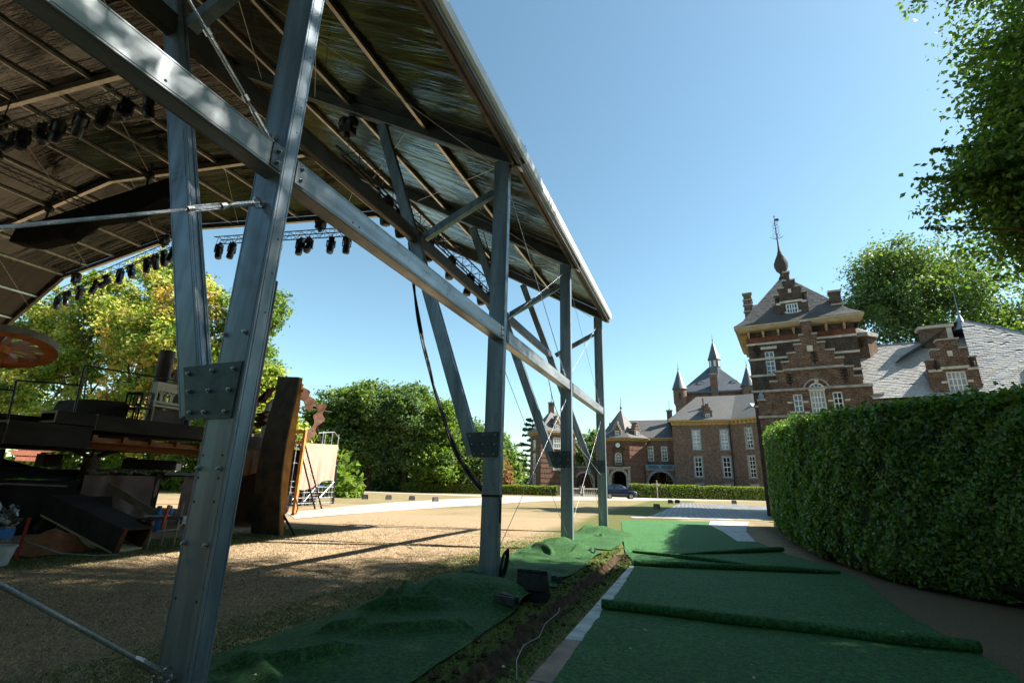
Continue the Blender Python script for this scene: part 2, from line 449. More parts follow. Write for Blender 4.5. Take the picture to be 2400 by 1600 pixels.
# dug trench: clods of dark earth
def trench():
    P = []
    for i in range(150):
        y = 1.6+i*.078; row = []
        tx = -2.02+.07*noise.noise(V(y*.8, 1.7, 0))
        for j in range(13):
            s = (j-6)/6; x = tx+s*(.17+.09*noise.noise(V(y*2.3, 0, 4)))
            z = gz(x, y)+.012+.07*math.exp(-((abs(s)-.72)/.25)**2)*(.4+abs(noise.noise(V(x*5, y*5, 2))))+.045*noise.noise(V(x*11, y*11, 5))
            if abs(s) > .99: z = gz(x, y)-.02
            row.append((x, y, z))
        P.append(row)
    MB().grid(P).build('soil_trench', M_soil, smooth='all', label='narrow trench of dark crumbled earth beside the turf', cat='trench', kind='structure')
trench()
b = MB()
for i in range(170):
    y = 1.8+11.3*rnd.random(); x = -2.02+rnd.choice((-1,1))*(.14+.2*rnd.random()); r = .012+.03*rnd.random()**2
    b.sphere((x, y, gz(x,y)+.02+r*.5), r, 5, 4, (1+rnd.random()*.6, 1, .7))
b.build('soil_clods', M_soil, label='loose clods of earth thrown up along the trench', cat='soil', kind='stuff')
MB().tube([(-1.62,4.55,.02),(-1.75,4.9,.05),(-1.82,5.3,.06),(-1.78,5.7,.04),(-1.86,6.2,.05),(-1.84,6.7,.06),(-1.93,7.1,.03),(-1.98,7.3,-.06)], .003, 5).build('thin_cable', M_slab, label='thin pale cable snaking out of the trench', cat='cable')

# ------------------------------------------------------------------ green turf carpets laid over the path
def carpet(name_label, left, right, z, seed, mat, roll=None, rr=.075):
    P = []; n, m = 40, 34
    def samp(pl, t):
        s = t*(len(pl)-1); i = min(int(s), len(pl)-2); return V(*pl[i], 0).lerp(V(*pl[i+1], 0), s-i)
    for i in range(n+1):
        a, b_ = samp(left, i/n), samp(right, i/n); row = []
        a = a+V(.03*noise.noise(V(i*.5, seed, 0)), 0, 0); b_ = b_+V(.05*noise.noise(V(i*.4, seed, 7)), 0, 0)
        for j in range(m+1):
            p = a.lerp(b_, j/m)
            w = .012*max(0, noise.noise(V(p.x*.5+seed, p.y*2.2, 1)))+.006*noise.noise(V(p.x*1.6, p.y*1.6, seed))
            row.append((p.x, p.y, z+max(w, -.004)))
        P.append(row)
    c = MB().grid(P).build('turf_carpet', mat, smooth='all', label=name_label, cat='carpet')
    if roll:
        b = MB(); pts, rad = [], []
        a, e = V(*roll[0], 0), V(*roll[1], 0); side = (e-a).normalized().cross(V(0,0,1))
        for i in range(31):
            t = i/30; r = rr*(1+.16*noise.noise(V(t*5, seed, 3)))*(roll[2](t) if len(roll) > 2 else 1)
            p = a.lerp(e, t)+side*(.05*noise.noise(V(t*3, seed, 8)))
            pts.append((p.x, p.y, z+r*.92)); rad.append(r)
        b.tube(pts, rad, 12)
        # the loose end of the roll lying against it
        tail = []
        for i in range(31):
            p, r = V(pts[i]), rad[i]
            tail.append([p+side*(-r*.3)+V(0,0,r*.95), p+side*(-r*1.15)+V(0,0,r*.1), p+side*(-r*1.9)+V(0,0,-r*.75), p+side*(-r*3.0)+V(0,0,-r*.9)])
        b.grid(tail)
        b.build('rolled_edge', mat, c, smooth='all')
    return c
carpet('nearest green artificial turf sheet, rolled up along its far edge', [(-1.32,1.0),(-1.32,4.6),(-1.37,7.3)], [(2.62,1.0),(2.62,6.0),(2.64,7.35)], .022, 1, M_turf, ((-1.40,7.36),(2.66,7.28)), .062)
carpet('green turf sheet between the two long rolled edges', [(-1.36,7.3),(-1.37,9),(-1.44,11.3)], [(2.63,7.2),(2.55,9),(2.78,12.3)], .016, 2, M_turf, ((-1.46,11.35),(2.52,12.5), lambda t: 1-.45*max(0, t-.75)*4), .06)
carpet('short turf sheet with a rolled edge reaching the hedge foot', [(-1.44,11.2),(-1.6,12.2),(-1.86,13.2)], [(2.75,12.0),(2.6,13.4),(2.0,15.4)], .012, 3, M_turf, ((-.62,13.75),(1.96,16.0), lambda t: .25+.75*min(1, t*1.4)), .065)
carpet('far half sunlit turf sheet narrowing towards the cobbles', [(-1.85,13.0),(-2.5,17),(-3.1,21),(-3.68,24.7),(-3.72,25.0)], [(2.0,15.2),(1.6,18),(.95,21.7),(.5,25.5),(.32,27.6)], .008, 4, M_turf, ((-1.75,13.55),(.85,12.62), lambda t: .55+.3*math.sin(t*3.1)), .055)

# ------------------------------------------------------------------ rumpled turf thrown over the tent's ballast
def rumple(label, x0, x1, y0, y1, humps, seed, mat, amp=.17):
    nx, ny = 60, 150; P = []; fr_ = random.Random(seed); folds = []
    for i in range(11):
        ax_, ay_ = fr_.uniform(x0+.1, x1-.3), fr_.uniform(y0+.2, y1-.5); an = fr_.choice((.9, 2.2, 1.3, 2.6, .4))+fr_.uniform(-.3,.3); L = fr_.uniform(.5, 1.5)
        folds.append((ax_, ay_, ax_+L*math.cos(an), ay_+L*math.sin(an), fr_.uniform(.05,.12), fr_.uniform(.45,1)*amp))
    for i in range(ny+1):
        t = i/ny; y = y0+(y1-y0)*t; row = []
        e0 = x0+.16*noise.noise(V(y*.9, seed, 1))+.05*noise.noise(V(y*3, seed, 2)); e1 = x1+.10*noise.noise(V(y*.9, seed, 5))
        for j in range(nx+1):
            s = j/nx; x = e0+(e1-e0)*s; yy = y+.12*noise.noise(V(x*1.3, seed, 7))*(1 if .05 < t < .95 else 1)
            wx, wy = x+.35*noise.noise(V(x*.9, y*.7, seed)), y+.35*noise.noise(V(x*.9, y*.7, seed+4))
            fold = 0.0
            for (ax_, ay_, bx2, by2, fw_, fh_) in folds:
                ux, uy = bx2-ax_, by2-ay_; L2 = ux*ux+uy*uy; q0 = ((wx-ax_)*ux+(wy-ay_)*uy)/L2; q = min(1, max(0, q0))
                dd = math.hypot(wx-ax_-q*ux, wy-ay_-q*uy)/(fw_*(.6+.7*q)); fold = max(fold, fh_*math.exp(-dd*dd)*min(1, 4*q+.15)*min(1, 4*(1-q)+.1))
            edge = min(1, min(s, 1-s)*7)*min(1, min(t, 1-t)*10); edge = edge*edge*(3-2*edge)
            z = .022+edge*(fold+amp*.30*(.6+noise.noise(V(x*.9, y*.7, seed+8))))
            for hx, hy, sx, sy, hh in humps:
                q = (abs((x-hx)/sx))**2.6+(abs((y-hy)/sy))**2.6
                z += hh*math.exp(-q)*(1+.18*noise.noise(V(x*2.4, y*2.4, seed+2)))
            row.append((x, yy, max(z, .02)+gz(x, yy)*.5))
        P.append(row)
    return MB().grid(P).build('rumpled_turf', mat, smooth='all', label=label, cat='carpet')
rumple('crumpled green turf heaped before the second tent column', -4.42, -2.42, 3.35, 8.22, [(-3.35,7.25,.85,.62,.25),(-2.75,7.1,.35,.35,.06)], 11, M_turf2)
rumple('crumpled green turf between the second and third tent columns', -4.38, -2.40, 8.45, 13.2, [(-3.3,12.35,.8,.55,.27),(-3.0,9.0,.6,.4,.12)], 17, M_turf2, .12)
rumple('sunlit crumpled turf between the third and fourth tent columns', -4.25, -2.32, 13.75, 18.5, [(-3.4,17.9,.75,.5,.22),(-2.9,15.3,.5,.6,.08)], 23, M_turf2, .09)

# ------------------------------------------------------------------ grass blades and litter
def blades(name, n, xr, yr, h, w, mat, seed, keep, label):
    g = np.random.default_rng(seed); x = g.uniform(*xr, n); y = yr[0]+(yr[1]-yr[0])*g.random(n)**1.5
    ok = keep(x, y, g.random(n)); x, y = x[ok], y[ok]; n = len(x)
    z = np.array([gz(a, b_) for a, b_ in zip(x, y)]); hh = h*(.5+g.random(n)); a = g.random(n)*6.283
    lean = g.normal(0, 1.0, (n, 2))*hh[:, None]; ww = w*(.6+.8*g.random(n))*(1+y*.10)
    p = np.stack([x, y, z-.004], 1); d = np.stack([np.cos(a)*ww, np.sin(a)*ww, 0*a], 1)
    tip = p+np.concatenate([lean, (hh*.6)[:, None]], 1)
    return fast(name, np.stack([p-d, p+d, tip], 1), 3, mat, kind='stuff', label=label, cat='grass')
def dryleaf(name, cols):
    t = NT(name); col = t.ramp(t.island(), [(i/(len(cols)-1), c) for i, c in enumerate(cols)])
    return t.done(col, .9, 0, None, .15)
M_dry = dryleaf('dry_grass', [(.22,.155,.09),(.42,.32,.20),(.55,.43,.28)])
M_grn = dryleaf('green_grass', [(.03,.07,.012),(.08,.15,.03),(.20,.24,.06)])
blades('dry_grass', 230000, (-13.5,-4.2), (2.2,22), .042, .0042, M_dry, 3, lambda x, y, r: r < np.clip((20-y)/13, 0, 1)**1.5, 'short dry yellow grass of the lawn')
blades('green_grass', 90000, (-5.4,-1.55), (1.5,14.5), .055, .0045, M_grn, 4, lambda x, y, r: ((x < -4.2) & (r < .35)) | ((x > -2.5) & (np.abs(x+2.02) > .12) & (r < .95)), 'green grass left standing along the trench and turf')
blades('stage_grass', 30000, (-13.6,-10.4), (5.6,13.5), .05, .006, M_grn, 5, lambda x, y, r: r < np.exp(-((x+12.2)/.95)**2)*1.2, 'brighter green grass in front of the stage')
g_ = np.random.default_rng(12); q = []
for i in range(70):
    x, y = g_.uniform(-1.2,2.5) if i % 2 else g_.uniform(-4.3,-1.7), g_.uniform(3.5,12); s_ = .012+.02*g_.random(); a = g_.random()*6.28
    c_, s2 = math.cos(a)*s_, math.sin(a)*s_; z = .05 if i % 2 else .06
    q.append([(x-c_,y-s2,z),(x+s2*.6,y-c_*.6,z+.012),(x+c_,y+s2,z),(x-s2*.6,y+c_*.6,z+.004)])
fast('fallen_leaves', np.array(q), 4, dryleaf('fallen_leaf', [(.25,.17,.07),(.45,.36,.18),(.6,.55,.4)]), kind='stuff', label='small pale fallen leaves on the turf', cat='leaves')

# ================================================================== the event tent
K2 = 2400/2352.0
FY = [-7.9,-2.6,2.72,8.10,13.38,18.65]           # transverse frames; FY[2] is the nearest column in view
TX0, TX1 = -3.595, -3.27                            # column: front face between these x
def lining_material():
    t = NT('tent_lining'); P = t.pos()
    v = t.mapv(P, (.16, 2.6, .16)); v2 = t.mapv(P, (.5, 8.0, .5))
    f = t.noise(1.0, v, 4, .6, .7); f2 = t.noise(1.0, v2, 3, .6, .4)
    h = t.math('ADD', f, t.math('MULTIPLY', f2, .16))
    nrm = t.bump(h, .55, .10)
    col = t.mix(t.ramp(t.noise(.5, P, 4), [(.3, 0.0), (.75, 1.0)]), (.007,.0065,.005), (.016,.015,.012))
    t.b.inputs['IOR'].default_value = 1.36
    return t.done(col, .13, .0, nrm, .5)
M_lining = lining_material()
M_pvc = simple('white_pvc', (.80,.81,.82), .45, 0, .08, 2.0, .05, 8)
M_rafter = simple('rafter_aluminium_shaded', (.085,.078,.068), .45, .6, .25, 3, .05, 20)  # darkened aluminium: shade on the rafter sides is in the colour
tent = thing('event_tent', 'huge event tent on galvanised steel columns with a dark lined roof', 'tent', (-3.4,8,0))

def prof(w, d, chan=0.0):
    a, b, c, g = w/2, d/2, .005, .005
    def side(p0, p1, nrm, L, ch):
        (x0, y0), (x1, y1) = p0, p1; ux, uy = (x1-x0)/L, (y1-y0)/L; out = []
        def pt(s, dep): out.append((x0+ux*s-nrm[0]*dep, y0+uy*s-nrm[1]*dep))
        pt(c, 0); m = .018
        pt(m, 0); pt(m, g); pt(m+.007, g); pt(m+.007, 0)
        if ch:
            pt(L*.27, 0); pt(L*.31, ch); pt(L*.69, ch); pt(L*.73, 0)
        pt(L-m-.007, 0); pt(L-m-.007, g); pt(L-m, g); pt(L-m, 0); pt(L-c, 0)
        return out
    return side((-a,-b),(a,-b),(0,-1),w,0)+side((a,-b),(a,b),(1,0),d,chan)+side((a,b),(-a,b),(0,1),w,0)+side((-a,b),(-a,-b),(-1,0),d,chan)
bolt_me = MB().lathe([(.017,0),(.017,.012)], (0,0,0), 14, (0,-1,0)).lathe([(.0125,.012),(.0125,.026),(.010,.029)], (0,0,0), 6, (0,-1,0)); _bm = bolt_me
bolt_mesh = bpy.data.meshes.new('bolt'); bolt_mesh.from_pydata(_bm.v, [], _bm.f); bolt_mesh.materials.append(M_bolt)
def bolt(parent, x, y, z, s=1.0, rot=None):
    o = link('bolt', bolt_mesh, M_bolt, parent)
    o.location = (x, y, z); o.scale = (s, s, s)
    if rot: o.rotation_euler = rot
    return o
def bolts(parent, pts, y, s=1.0):
    b = MB()
    for x, z in pts: b.lathe([(.016*s,0),(.016*s,.012*s),(.011*s,.013*s),(.011*s,.026*s)], (x, y, z), 6, (0,-1,0))
    return each(b, 'bolt', M_bolt, parent)
PLATE = [(-3.955,2.50),(-3.305,2.515),(-3.315,2.07),(-3.80,2.065)]
for k, y in enumerate(FY):
    cxm = (TX0+TX1)/2; near = k == 2
    c = MB().ext(prof(TX1-TX0, .145), (cxm, y+.0725, .12), (cxm, y+.0725, 8.2), (1,0,0)).build('column', M_steel, tent)
    MB().box(cxm-.06, cxm+.06, y+.03, y+.11, .03, .12).box(TX0-.05, TX1+.05, y-.06, y+.2, 0.0, .03).build('base_plate', M_plate, c)
    d0, d1 = V(-3.80, y+.075, 2.12), V(-6.72, y+.075, 10.05)
    MB().ext(prof(.25, .125, .016), d0, d1, (1,0,0)).build('diagonal_strut', M_steel, tent)
    g = MB().prism([(x, y-.002, z) for x, z in PLATE], (0,-.014,0)).build('gusset_plate', M_plate, tent)
    MB().prism([(x, y+.147, z) for x, z in PLATE], (0,.014,0)).build('gusset_plate', M_plate, tent)
    pts = [(-3.87,2.44),(-3.60,2.45),(-3.37,2.455),(-3.82,2.29),(-3.60,2.29),(-3.38,2.29),(-3.76,2.12),(-3.60,2.12),(-3.38,2.12)]
    if near:
        for x, z in pts: bolt(g, x, y-.016, z, 1.0)
        Z4 = (560,840,3.733)
        for px_, py_ in ((1357/2.904,900+570/2.904),(1500/2.904,900+572/2.904),(1260/2.904,900+1078/2.904),(1408/2.904,900+1092/2.904),(1768/3.336,540+815/3.336),(1920/3.336,540+795/3.336)):
            p = at(px_, py_, Y=y); bolt(c, p.x, y-.001, p.z, 1.15)
        h = MB()
        for px_, py_ in ((1383/2.904,900+483/2.904),(1515/2.904,900+483/2.904),(1350/2.904,900+635/2.904),(1487/2.904,900+640/2.904),(1320/2.904,900+798/2.904),(1457/2.904,900+800/2.904),(1075/2.613,1200+525/2.613),(1203/2.613,1200+548/2.613)):
            p = at(px_, py_, Y=y); h.lathe([(.011,0),(.011,.002)], (p.x, y+.001, p.z), 12, (0,-1,0))
        for zz in (5.0,5.6,4.72,3.62,3.3,2.95): h.lathe([(.009,0),(.009,.002)], (TX1-.001, y+.09, zz), 10, (1,0,0))
        each(h, 'bolt_hole', M_black, c)
    else:
        bolts(g, pts, y-.016)
        bolts(c, [(x, z) for z in (.22,.36,.9,1.25,1.55,2.75,3.3) for x in (-3.55,-3.36)], y-.001, .8)
    # strut from column head to diagonal, flattened at the column end
    a, b_ = V(-5.22, y+.075, 6.72), V(-3.9, y+.075, 7.36); e = V(-3.62, y+.075, 7.5)
    s = MB(); s.beam(a, b_, .13, .16)
    d, x, yv, L = s.axes(b_, e, (0,0,1))
    P = [b_+x*i*.065+yv*j*.08 for j in (-1,1) for i in (-1,1)]+[e+x*i*.012+yv*j*.08 for j in (-1,1) for i in (-1,1)]
    s.add(P, [(0,1,3,2),(4,6,7,5),(0,4,5,1),(2,3,7,6),(0,2,6,4),(1,5,7,3)])
    s.build('tie_strut', M_steel, tent)
# beams running the length of the tent
for k in range(len(FY)-1):
    y0, y1 = FY[k]+.147, FY[k+1]-.002
    b = MB().ext(prof(.19, .265, .0), (-3.372, y0, 4.345), (-3.372, y1, 4.345), (1,0,0)).build('lower_beam', M_steelY, tent)
    for yy in (y0+.004, y1-.124):
        p = MB().box(-3.2755, -3.263, yy, yy+.12, 4.23, 4.46).build('bracket', M_plate if k != 2 else M_steelY, b)
        if k in (1, 2):
            for z in (4.285, 4.40): bolt(p, -3.263, yy+.06, z, 1.1, (0,0,R(90)))
    h = MB()
    for f in (.16, .18, .55, .57, .8): h.lathe([(.011,0),(.011,.002)], (-3.276, y0+(y1-y0)*f, 4.345+.07*(1 if int(f*100) % 2 else -1)), 8, (1,0,0))
    each(h, 'bolt_hole', M_black, b)
    MB().ext(prof(.12, .28), (-5.44, y0, 6.74), (-5.44, y1, 6.74), (1,0,0)).build('upper_beam', M_rafter, tent)

# roof: rafters, purlins, lining, cover
RP = [(-3.0,7.93),(-15.0,15.0),(-28.5,16.62),(-42.0,15.0),(-54.0,7.93)]
def roof_z(x):
    for (xa, za), (xb, zb) in zip(RP[:-1], RP[1:]):
        if xb <= x <= xa: return za+(zb-za)*(x-xa)/(xb-xa)
    return RP[0][1]
for y in FY:
    for (xa, za), (xb, zb) in zip(RP[:-1], RP[1:]):
        MB().beam((xa, y+.072, za+.15), (xb, y+.072, zb+.15), .15, .30).build('rafter', M_rafter, tent)
        MB().beam((xa, y+.072, za-.008), (xb, y+.072, zb-.008), .17, .014).build('rafter_lit_strip', M_alu, tent)  # bright strip added for ground bounce on the rafter undersides
stations = []
for (xa, za), (xb, zb) in zip(RP[:-1], RP[1:]):
    for i in range(5): stations.append((xa+(xb-xa)*i/5, za+(zb-za)*i/5))
for k in range(len(FY)-1):
    for i, (x, z) in enumerate(stations):
        if i == 0: continue
        MB().box(x-.035, x+.035, FY[k]+.15, FY[k+1]-.005, z+.17, z+.29).build('purlin', M_alu, tent)
    P, Q = [], []; m = 26
    xs_ = [RP[0][0]-.0-(51.0)*i/200 for i in range(201)]
    for x in xs_:
        row, rq = [], []
        for j in range(m+1):
            y = FY[k]+.02+(FY[k+1]-FY[k]-.0)*j/m; t = j/m
            wr = .018*noise.noise(V(x*.3, y*1.6, 5))+.006*noise.noise(V(x*.5, y*5, 9))
            row.append((x, y, roof_z(x)+.33-.05*math.sin(math.pi*t)+wr)); rq.append((x, y, roof_z(x)+.42))
        P.append(row); Q.append(rq)
    MB().grid(P).build('roof_lining', M_lining, tent, smooth='all')
    MB().grid(Q).build('roof_cover', M_pvc, tent, smooth='all')
    for x in (-6,-12,-20,-27,-34,-40):        # wind bracing under the lining
        a, b_ = V(x, FY[k]+.15, roof_z(x)+.1), V(x-5.2, FY[k+1], roof_z(x-5.2)+.1)
        MB().tube([a, b_], .008, 5).build('bracing_rod', M_alu, tent)
    MB().tube([V(-3.7, FY[k]+.2, 8.2), V(-9.0, FY[k+1], roof_z(-9.0)+.05)], .008, 5).build('bracing_rod', M_alu, tent)
    MB().tube([V(-9.0, FY[k]+.2, roof_z(-9.0)+.05), V(-3.7, FY[k+1], 8.2)], .008, 5).build('bracing_rod', M_alu, tent)
MB().box(-3.06, -2.99, FY[0], FY[-1]+.2, 7.98, 8.08).box(-3.20, -3.13, FY[0], FY[-1]+.2, 8.02, 8.12).build('eave_rail', M_rafter, tent)
MB().prism([(-3.12,FY[0],8.26),(-2.935,FY[0],8.09),(-2.895,FY[0],8.14),(-2.92,FY[0],8.40),(-3.25,FY[0],8.70)], (0,FY[-1]-FY[0]+.25,0)).build('eave_fascia', M_pvc, tent)
for y in (FY[2]+2.6, FY[3]+2.6, FY[4]+2.5): MB().lathe([(.03,0),(.03,.02)], (-2.95, y, 8.14), 10, (1,0,0)).build('fascia_button', M_alu, tent)
for (xa, za), (xb, zb) in zip(RP[:-1], RP[1:]):
    MB().beam((xa, FY[-1]+.19, za+.24), (xb, FY[-1]+.19, zb+.24), .05, .2).build('rear_edge_rail', M_rafter, tent)
b = MB()
for y in (FY[3], FY[4]):
    for i in range(5):
        a = V(-2.98+.03*rnd.random(), y+.05*i, 8.3); b.tube([a, a+V(.05*rnd.uniform(-1,1), .1*rnd.uniform(-1,1), .18+.12*rnd.random())], .006, 4)
each(b, 'loose_lacing', M_black, tent)

# X-bracing of wire rope in the plane of the columns
def wire(p, q, r, fit_end=None):
    p, q = V(p), V(q); d = (q-p).normalized(); L = (q-p).length
    w = MB().tube([p, q], r, 8).build('wire_rope', M_cable, tent, smooth=True)
    f = MB()
    for a, s in ((p, 1), (q, -1)):
        n = d*s; f.tube([a+n*.10, a+n*.28], r*2.0, 8); f.tube([a+n*.28, a+n*.34], [r*2.0, r*1.1], 8)
        x = n.cross(V(1,0,0)).normalized()
        ring = [a+n*(.05+.045*math.cos(t*math.pi/6))+x*(.045*math.sin(t*math.pi/6)) for t in range(13)]
        f.tube(ring, r*.75, 6)
    if fit_end:                                   # turnbuckle near p
        x = d.cross(V(1,0,0)).normalized(); s0, s1 = .40, .40+fit_end
        for sg in (-1, 1): f.tube([p+d*s0+x*.02*sg, p+d*s1+x*.02*sg], .007, 6)
        for s in (s0, s1): f.lathe([(.028,-.025),(.028,.025)], p+d*s, 8, d)
    each(f, 'cable_fitting', M_bolt, w, True)
xb_ = -3.415
for k in (1, 2, 3, 4):
    ya, yb = FY[k]+.16, FY[k+1]-.02; r = .013 if k == 1 else .006
    if k == 2: continue
    wire((xb_, yb, 3.95), (xb_, ya, .34), r, .3); wire((xb_, ya, 3.95), (xb_, yb, .34), r, None)
    wire((xb_, yb, 4.55), (xb_, ya, 7.9), r*.9, .5); wire((xb_, ya, 4.55), (xb_, yb, 7.9), r*.9, None)
wire((xb_, FY[3]+.16, 7.9), (xb_, FY[4]-.02, 4.6), .006)
# eye bolts on the nearest column
e = MB()
for z, s in ((.335, 1), (4.62, 1), (3.93, 1)):
    y = FY[2]-.02
    e.lathe([(.034,0),(.034,.012),(.02,.013),(.02,.03)], (xb_, y+.02, z), 8, (0,-1,0))
each(e, 'eye_bolt', M_bolt, tent)
ring = [V(-3.50+.05*math.cos(t*math.pi/9), FY[2]-.05+.012*math.sin(t), .30+.055*math.sin(t*math.pi/9)) for t in range(19)]
MB().tube(ring, .010, 8).build('shackle_ring', M_bolt, tent, smooth=True)
# strap round the second column, coil of cable at its foot
y = FY[3]
st = MB().box(TX0-.006, TX1+.006, y-.006, y+.151, 1.395, 1.435)
st.tube([(TX1+.01,y+.0,1.4),(TX1+.03,y-.01,1.33),(TX1+.035,y-.01,1.2),(TX1+.03,y-.01,.98)], .016, 6)
st.build('ratchet_strap', M_rubber, label='black strap round the second tent column with its end hanging', cat='strap')
b = MB()
for i in range(5):
    r0 = .19+.012*i
    b.tube([V(TX1+.06+.012*i+.04*math.cos(a*.3142), y+.10+r0*.55*math.sin(a*.3142), .34+r0*math.cos(a*.3142)) for a in range(21)], .009, 5)
b.build('cable_coil', M_rubber, label='coil of black cable hanging at the foot of the second column', cat='cable')
# cable looms
def loom(pts, r, label, n=3):
    b = MB()
    for i in range(n):
        o = [V(p)+V(rnd.uniform(-1,1), rnd.uniform(-1,1), rnd.uniform(-1,1))*r*1.6 for p in pts]
        fine = []
        for j in range(len(o)-1):
            p0, p1, p2, p3 = o[max(j-1,0)], o[j], o[j+1], o[min(j+2, len(o)-1)]
            for s in range(6):
                t = s/6; fine.append(.5*((2*p1)+(p2-p0)*t+(2*p0-5*p1+4*p2-p3)*t*t+(3*p1-p0-3*p2+p3)*t**3))
        fine.append(o[-1]); b.tube(fine, r, 6)
    return b.build('cable_loom', M_rubber, smooth=True, label=label, cat='cable')
lp = []
for i, (x_, y_) in enumerate([(940,555),(948,640),(962,740),(985,840),(1010,930),(1045,1030),(1080,1090),(1108,1122)]):
    lp.append(at(x_*K2, y_*K2, Y=10.2-2.05*i/7))
loom(lp, .022, 'thick black cable loom swinging down to the second column', 4)
lp = [at(x_*K2, y_*K2, Y=11.5-.15*i) for i, (x_, y_) in enumerate([(868,425),(880,480),(905,520),(930,545),(940,555)])]
loom(lp, .014, 'loose black cables hanging from the lengthwise lighting truss', 4)
lp = [at(x_*K2, y_*K2, Y=17.6-.3*i) for i, (x_, y_) in enumerate([(1260,870),(1275,930),(1300,985),(1345,1045),(1380,1090)])]
loom(lp, .016, 'black cables looping to the fourth column', 2)
for (p, q, lab) in (((-5.9,12.6,9.3),(-5.6,13.2,6.9),'black cable pair dropping beside the third frame'),):
    loom([p, V(p).lerp(V(q), .5)+V(.1,0,0), q], .012, lab, 2)

# ------------------------------------------------------------------ lighting trusses, lamps, hoists
M_truss = simple('truss_black', (.018,.018,.020), .45, .4, .3, 10)
M_lampbody = simple('lamp_body', (.014,.014,.016), .38, 0, .3, 10)
M_lens = simple('lamp_lens', (.10,.10,.11), .08, .3, .2, 5)
def truss(name_label, p, q, w=.36):
    p, q = V(p), V(q); d = (q-p); L = d.length; d.normalize(); x = d.cross(V(0,0,1)).normalized(); z = x.cross(d)
    t = thing('lighting_truss', name_label, 'truss', ((p+q)/2).to_tuple())
    off = [x*(-w/2), x*(w/2), z*(-w*.87)] if z.z > 0 else [x*(-w/2), x*(w/2), z*(w*.87)]
    for o in off: MB().tube([p+o, q+o], .028, 6).build('chord', M_truss, t)
    b = MB(); n = max(2, int(L/(w*.9)))
    for i in range(n):
        a0, a1 = p+d*(L*i/n), p+d*(L*(i+1)/n)
        for j in range(3):
            o1, o2 = off[j], off[(j+1) % 3]
            b.tube([a0+o1, a1+o2] if i % 2 else [a0+o2, a1+o1], .012, 4, False)
    b.build('lattice', M_truss, t)
    return t
def lamp_template(tilt, pan):
    t = thing('stage_light', 'x', 'stage light')
    MB().box(-.17,.17,-.13,.13,-.22,-.06).box(-.05,.05,-.03,.03,-.06,.10).box(-.14,-.08,-.02,.02,-.06,.05).box(.08,.14,-.02,.02,-.06,.05).build('base', M_lampbody, t)
    m = Matrix.Rotation(pan, 3, 'Z')
    b = MB()
    for s in (-1, 1): b.obox(m @ V(s*.185,0,-.38), m @ V(.022,0,0), m @ V(0,.06,0), (0,0,.17))
    b.obox((0,0,-.24), m @ V(.2,0,0), m @ V(0,.06,0), (0,0,.022)); b.build('yoke', M_lampbody, t)
    ax = m @ V(0, math.sin(tilt), -math.cos(tilt)); c = V(0,0,-.48)
    h = MB().lathe([(.10,-.34),(.145,-.30),(.15,-.05),(.135,.0),(.16,.06),(.165,.34),(.15,.40)], c, 12, ax)
    h.lathe([(.172,.20),(.172,.24)], c, 12, ax)
    hd = h.build('head', M_lampbody, t, smooth=True)
    MB().lathe([(.14,.402),(.10,.43),(.03,.44)], c, 12, ax).build('lens', M_lens, hd, smooth=True)
    return t
lampT = [lamp_template(R(a), R(b)) for a, b in ((12,20),(-16,80),(38,-40))]
used = [False]*3
def lamp(p, kind, rz, label, group, s=1.0):
    o = lampT[kind] if not used[kind] else copy_tree(lampT[kind]); used[kind] = True
    o.location = p; o.rotation_euler = (0,0,rz); o.scale = (s,s,s)
    tag(o, label, 'stage light', group); return o
def hoist(p, label, s=1.0, z_up=None):
    p = V(p); t = thing('chain_hoist', label, 'hoist', p.to_tuple())
    MB().sphere(p+V(-.09*s,0,0), .17*s, 12, 8, (1,.9,1)).sphere(p+V(.10*s,0,-.01), .15*s, 12, 8, (1,.9,1)).box(p.x-.15*s,p.x+.15*s,p.y-.11*s,p.y+.11*s,p.z-.30*s,p.z-.05*s).build('motor', M_lampbody, t, smooth=True)
    b = MB().tube([p+V(0,0,.1*s), V(p.x,p.y,z_up or p.z+.5)], .02*s, 5); b.box(p.x-.05*s,p.x+.05*s,p.y-.04*s,p.y+.04*s,p.z-.42*s,p.z-.28*s); each(b, 'hook', M_lampbody, t)
    return t
def along(p, q, t): return V(p).lerp(V(q), t)
# rear trusses
a, b_ = at(500*K2,548*K2,Y=17.4), at(806*K2,527*K2,Y=17.4)
truss('black lattice truss hung under the rear roof edge in front of open sky', a, b_, .42)
g = 'stage lights on the rear truss against the sky'
for i, (t, kd, xl) in enumerate([(.03,1,0),(.14,0,0),(.50,1,0),(.665,0,0),(.725,2,0),(.88,1,0),(.985,0,0)]):
    p = along(a, b_, t); lamp((p.x, p.y, p.z-.36), kd, i*1.1, 'black moving stage light on the truss against the sky, %s from its left end' % ORD[i], g, 1.05)
hoist(along(a, b_, .79)+V(0,0,.62), 'chain hoist holding the truss seen against the sky', 1.5, 16.2)
a, b_ = at(130*K2,672*K2,Y=17.4), at(404*K2,556*K2,Y=17.4)
truss('black lattice truss hung under the rear roof edge in front of the yellowing trees', a, b_, .42)
g = 'stage lights on the rear truss against the trees'
for i, (t, kd) in enumerate([(.04,0),(.12,1),(.24,2),(.37,0),(.46,2),(.58,0),(.67,2),(.80,0),(.86,2),(.93,1),(.99,0)]):
    p = along(a, b_, t); lamp((p.x, p.y, p.z-.36), kd, i*.9, 'black moving stage light before the yellowing trees, %s from the truss lower end' % ORD[i], g, 1.05)
hoist(along(a, b_, .16)+V(0,0,.65), 'chain hoist at the lower end of the truss before the trees', 1.5, 15.3)
hoist(along(a, b_, .9)+V(0,0,.65), 'chain hoist at the upper end of the truss before the trees', 1.5, 16.4)
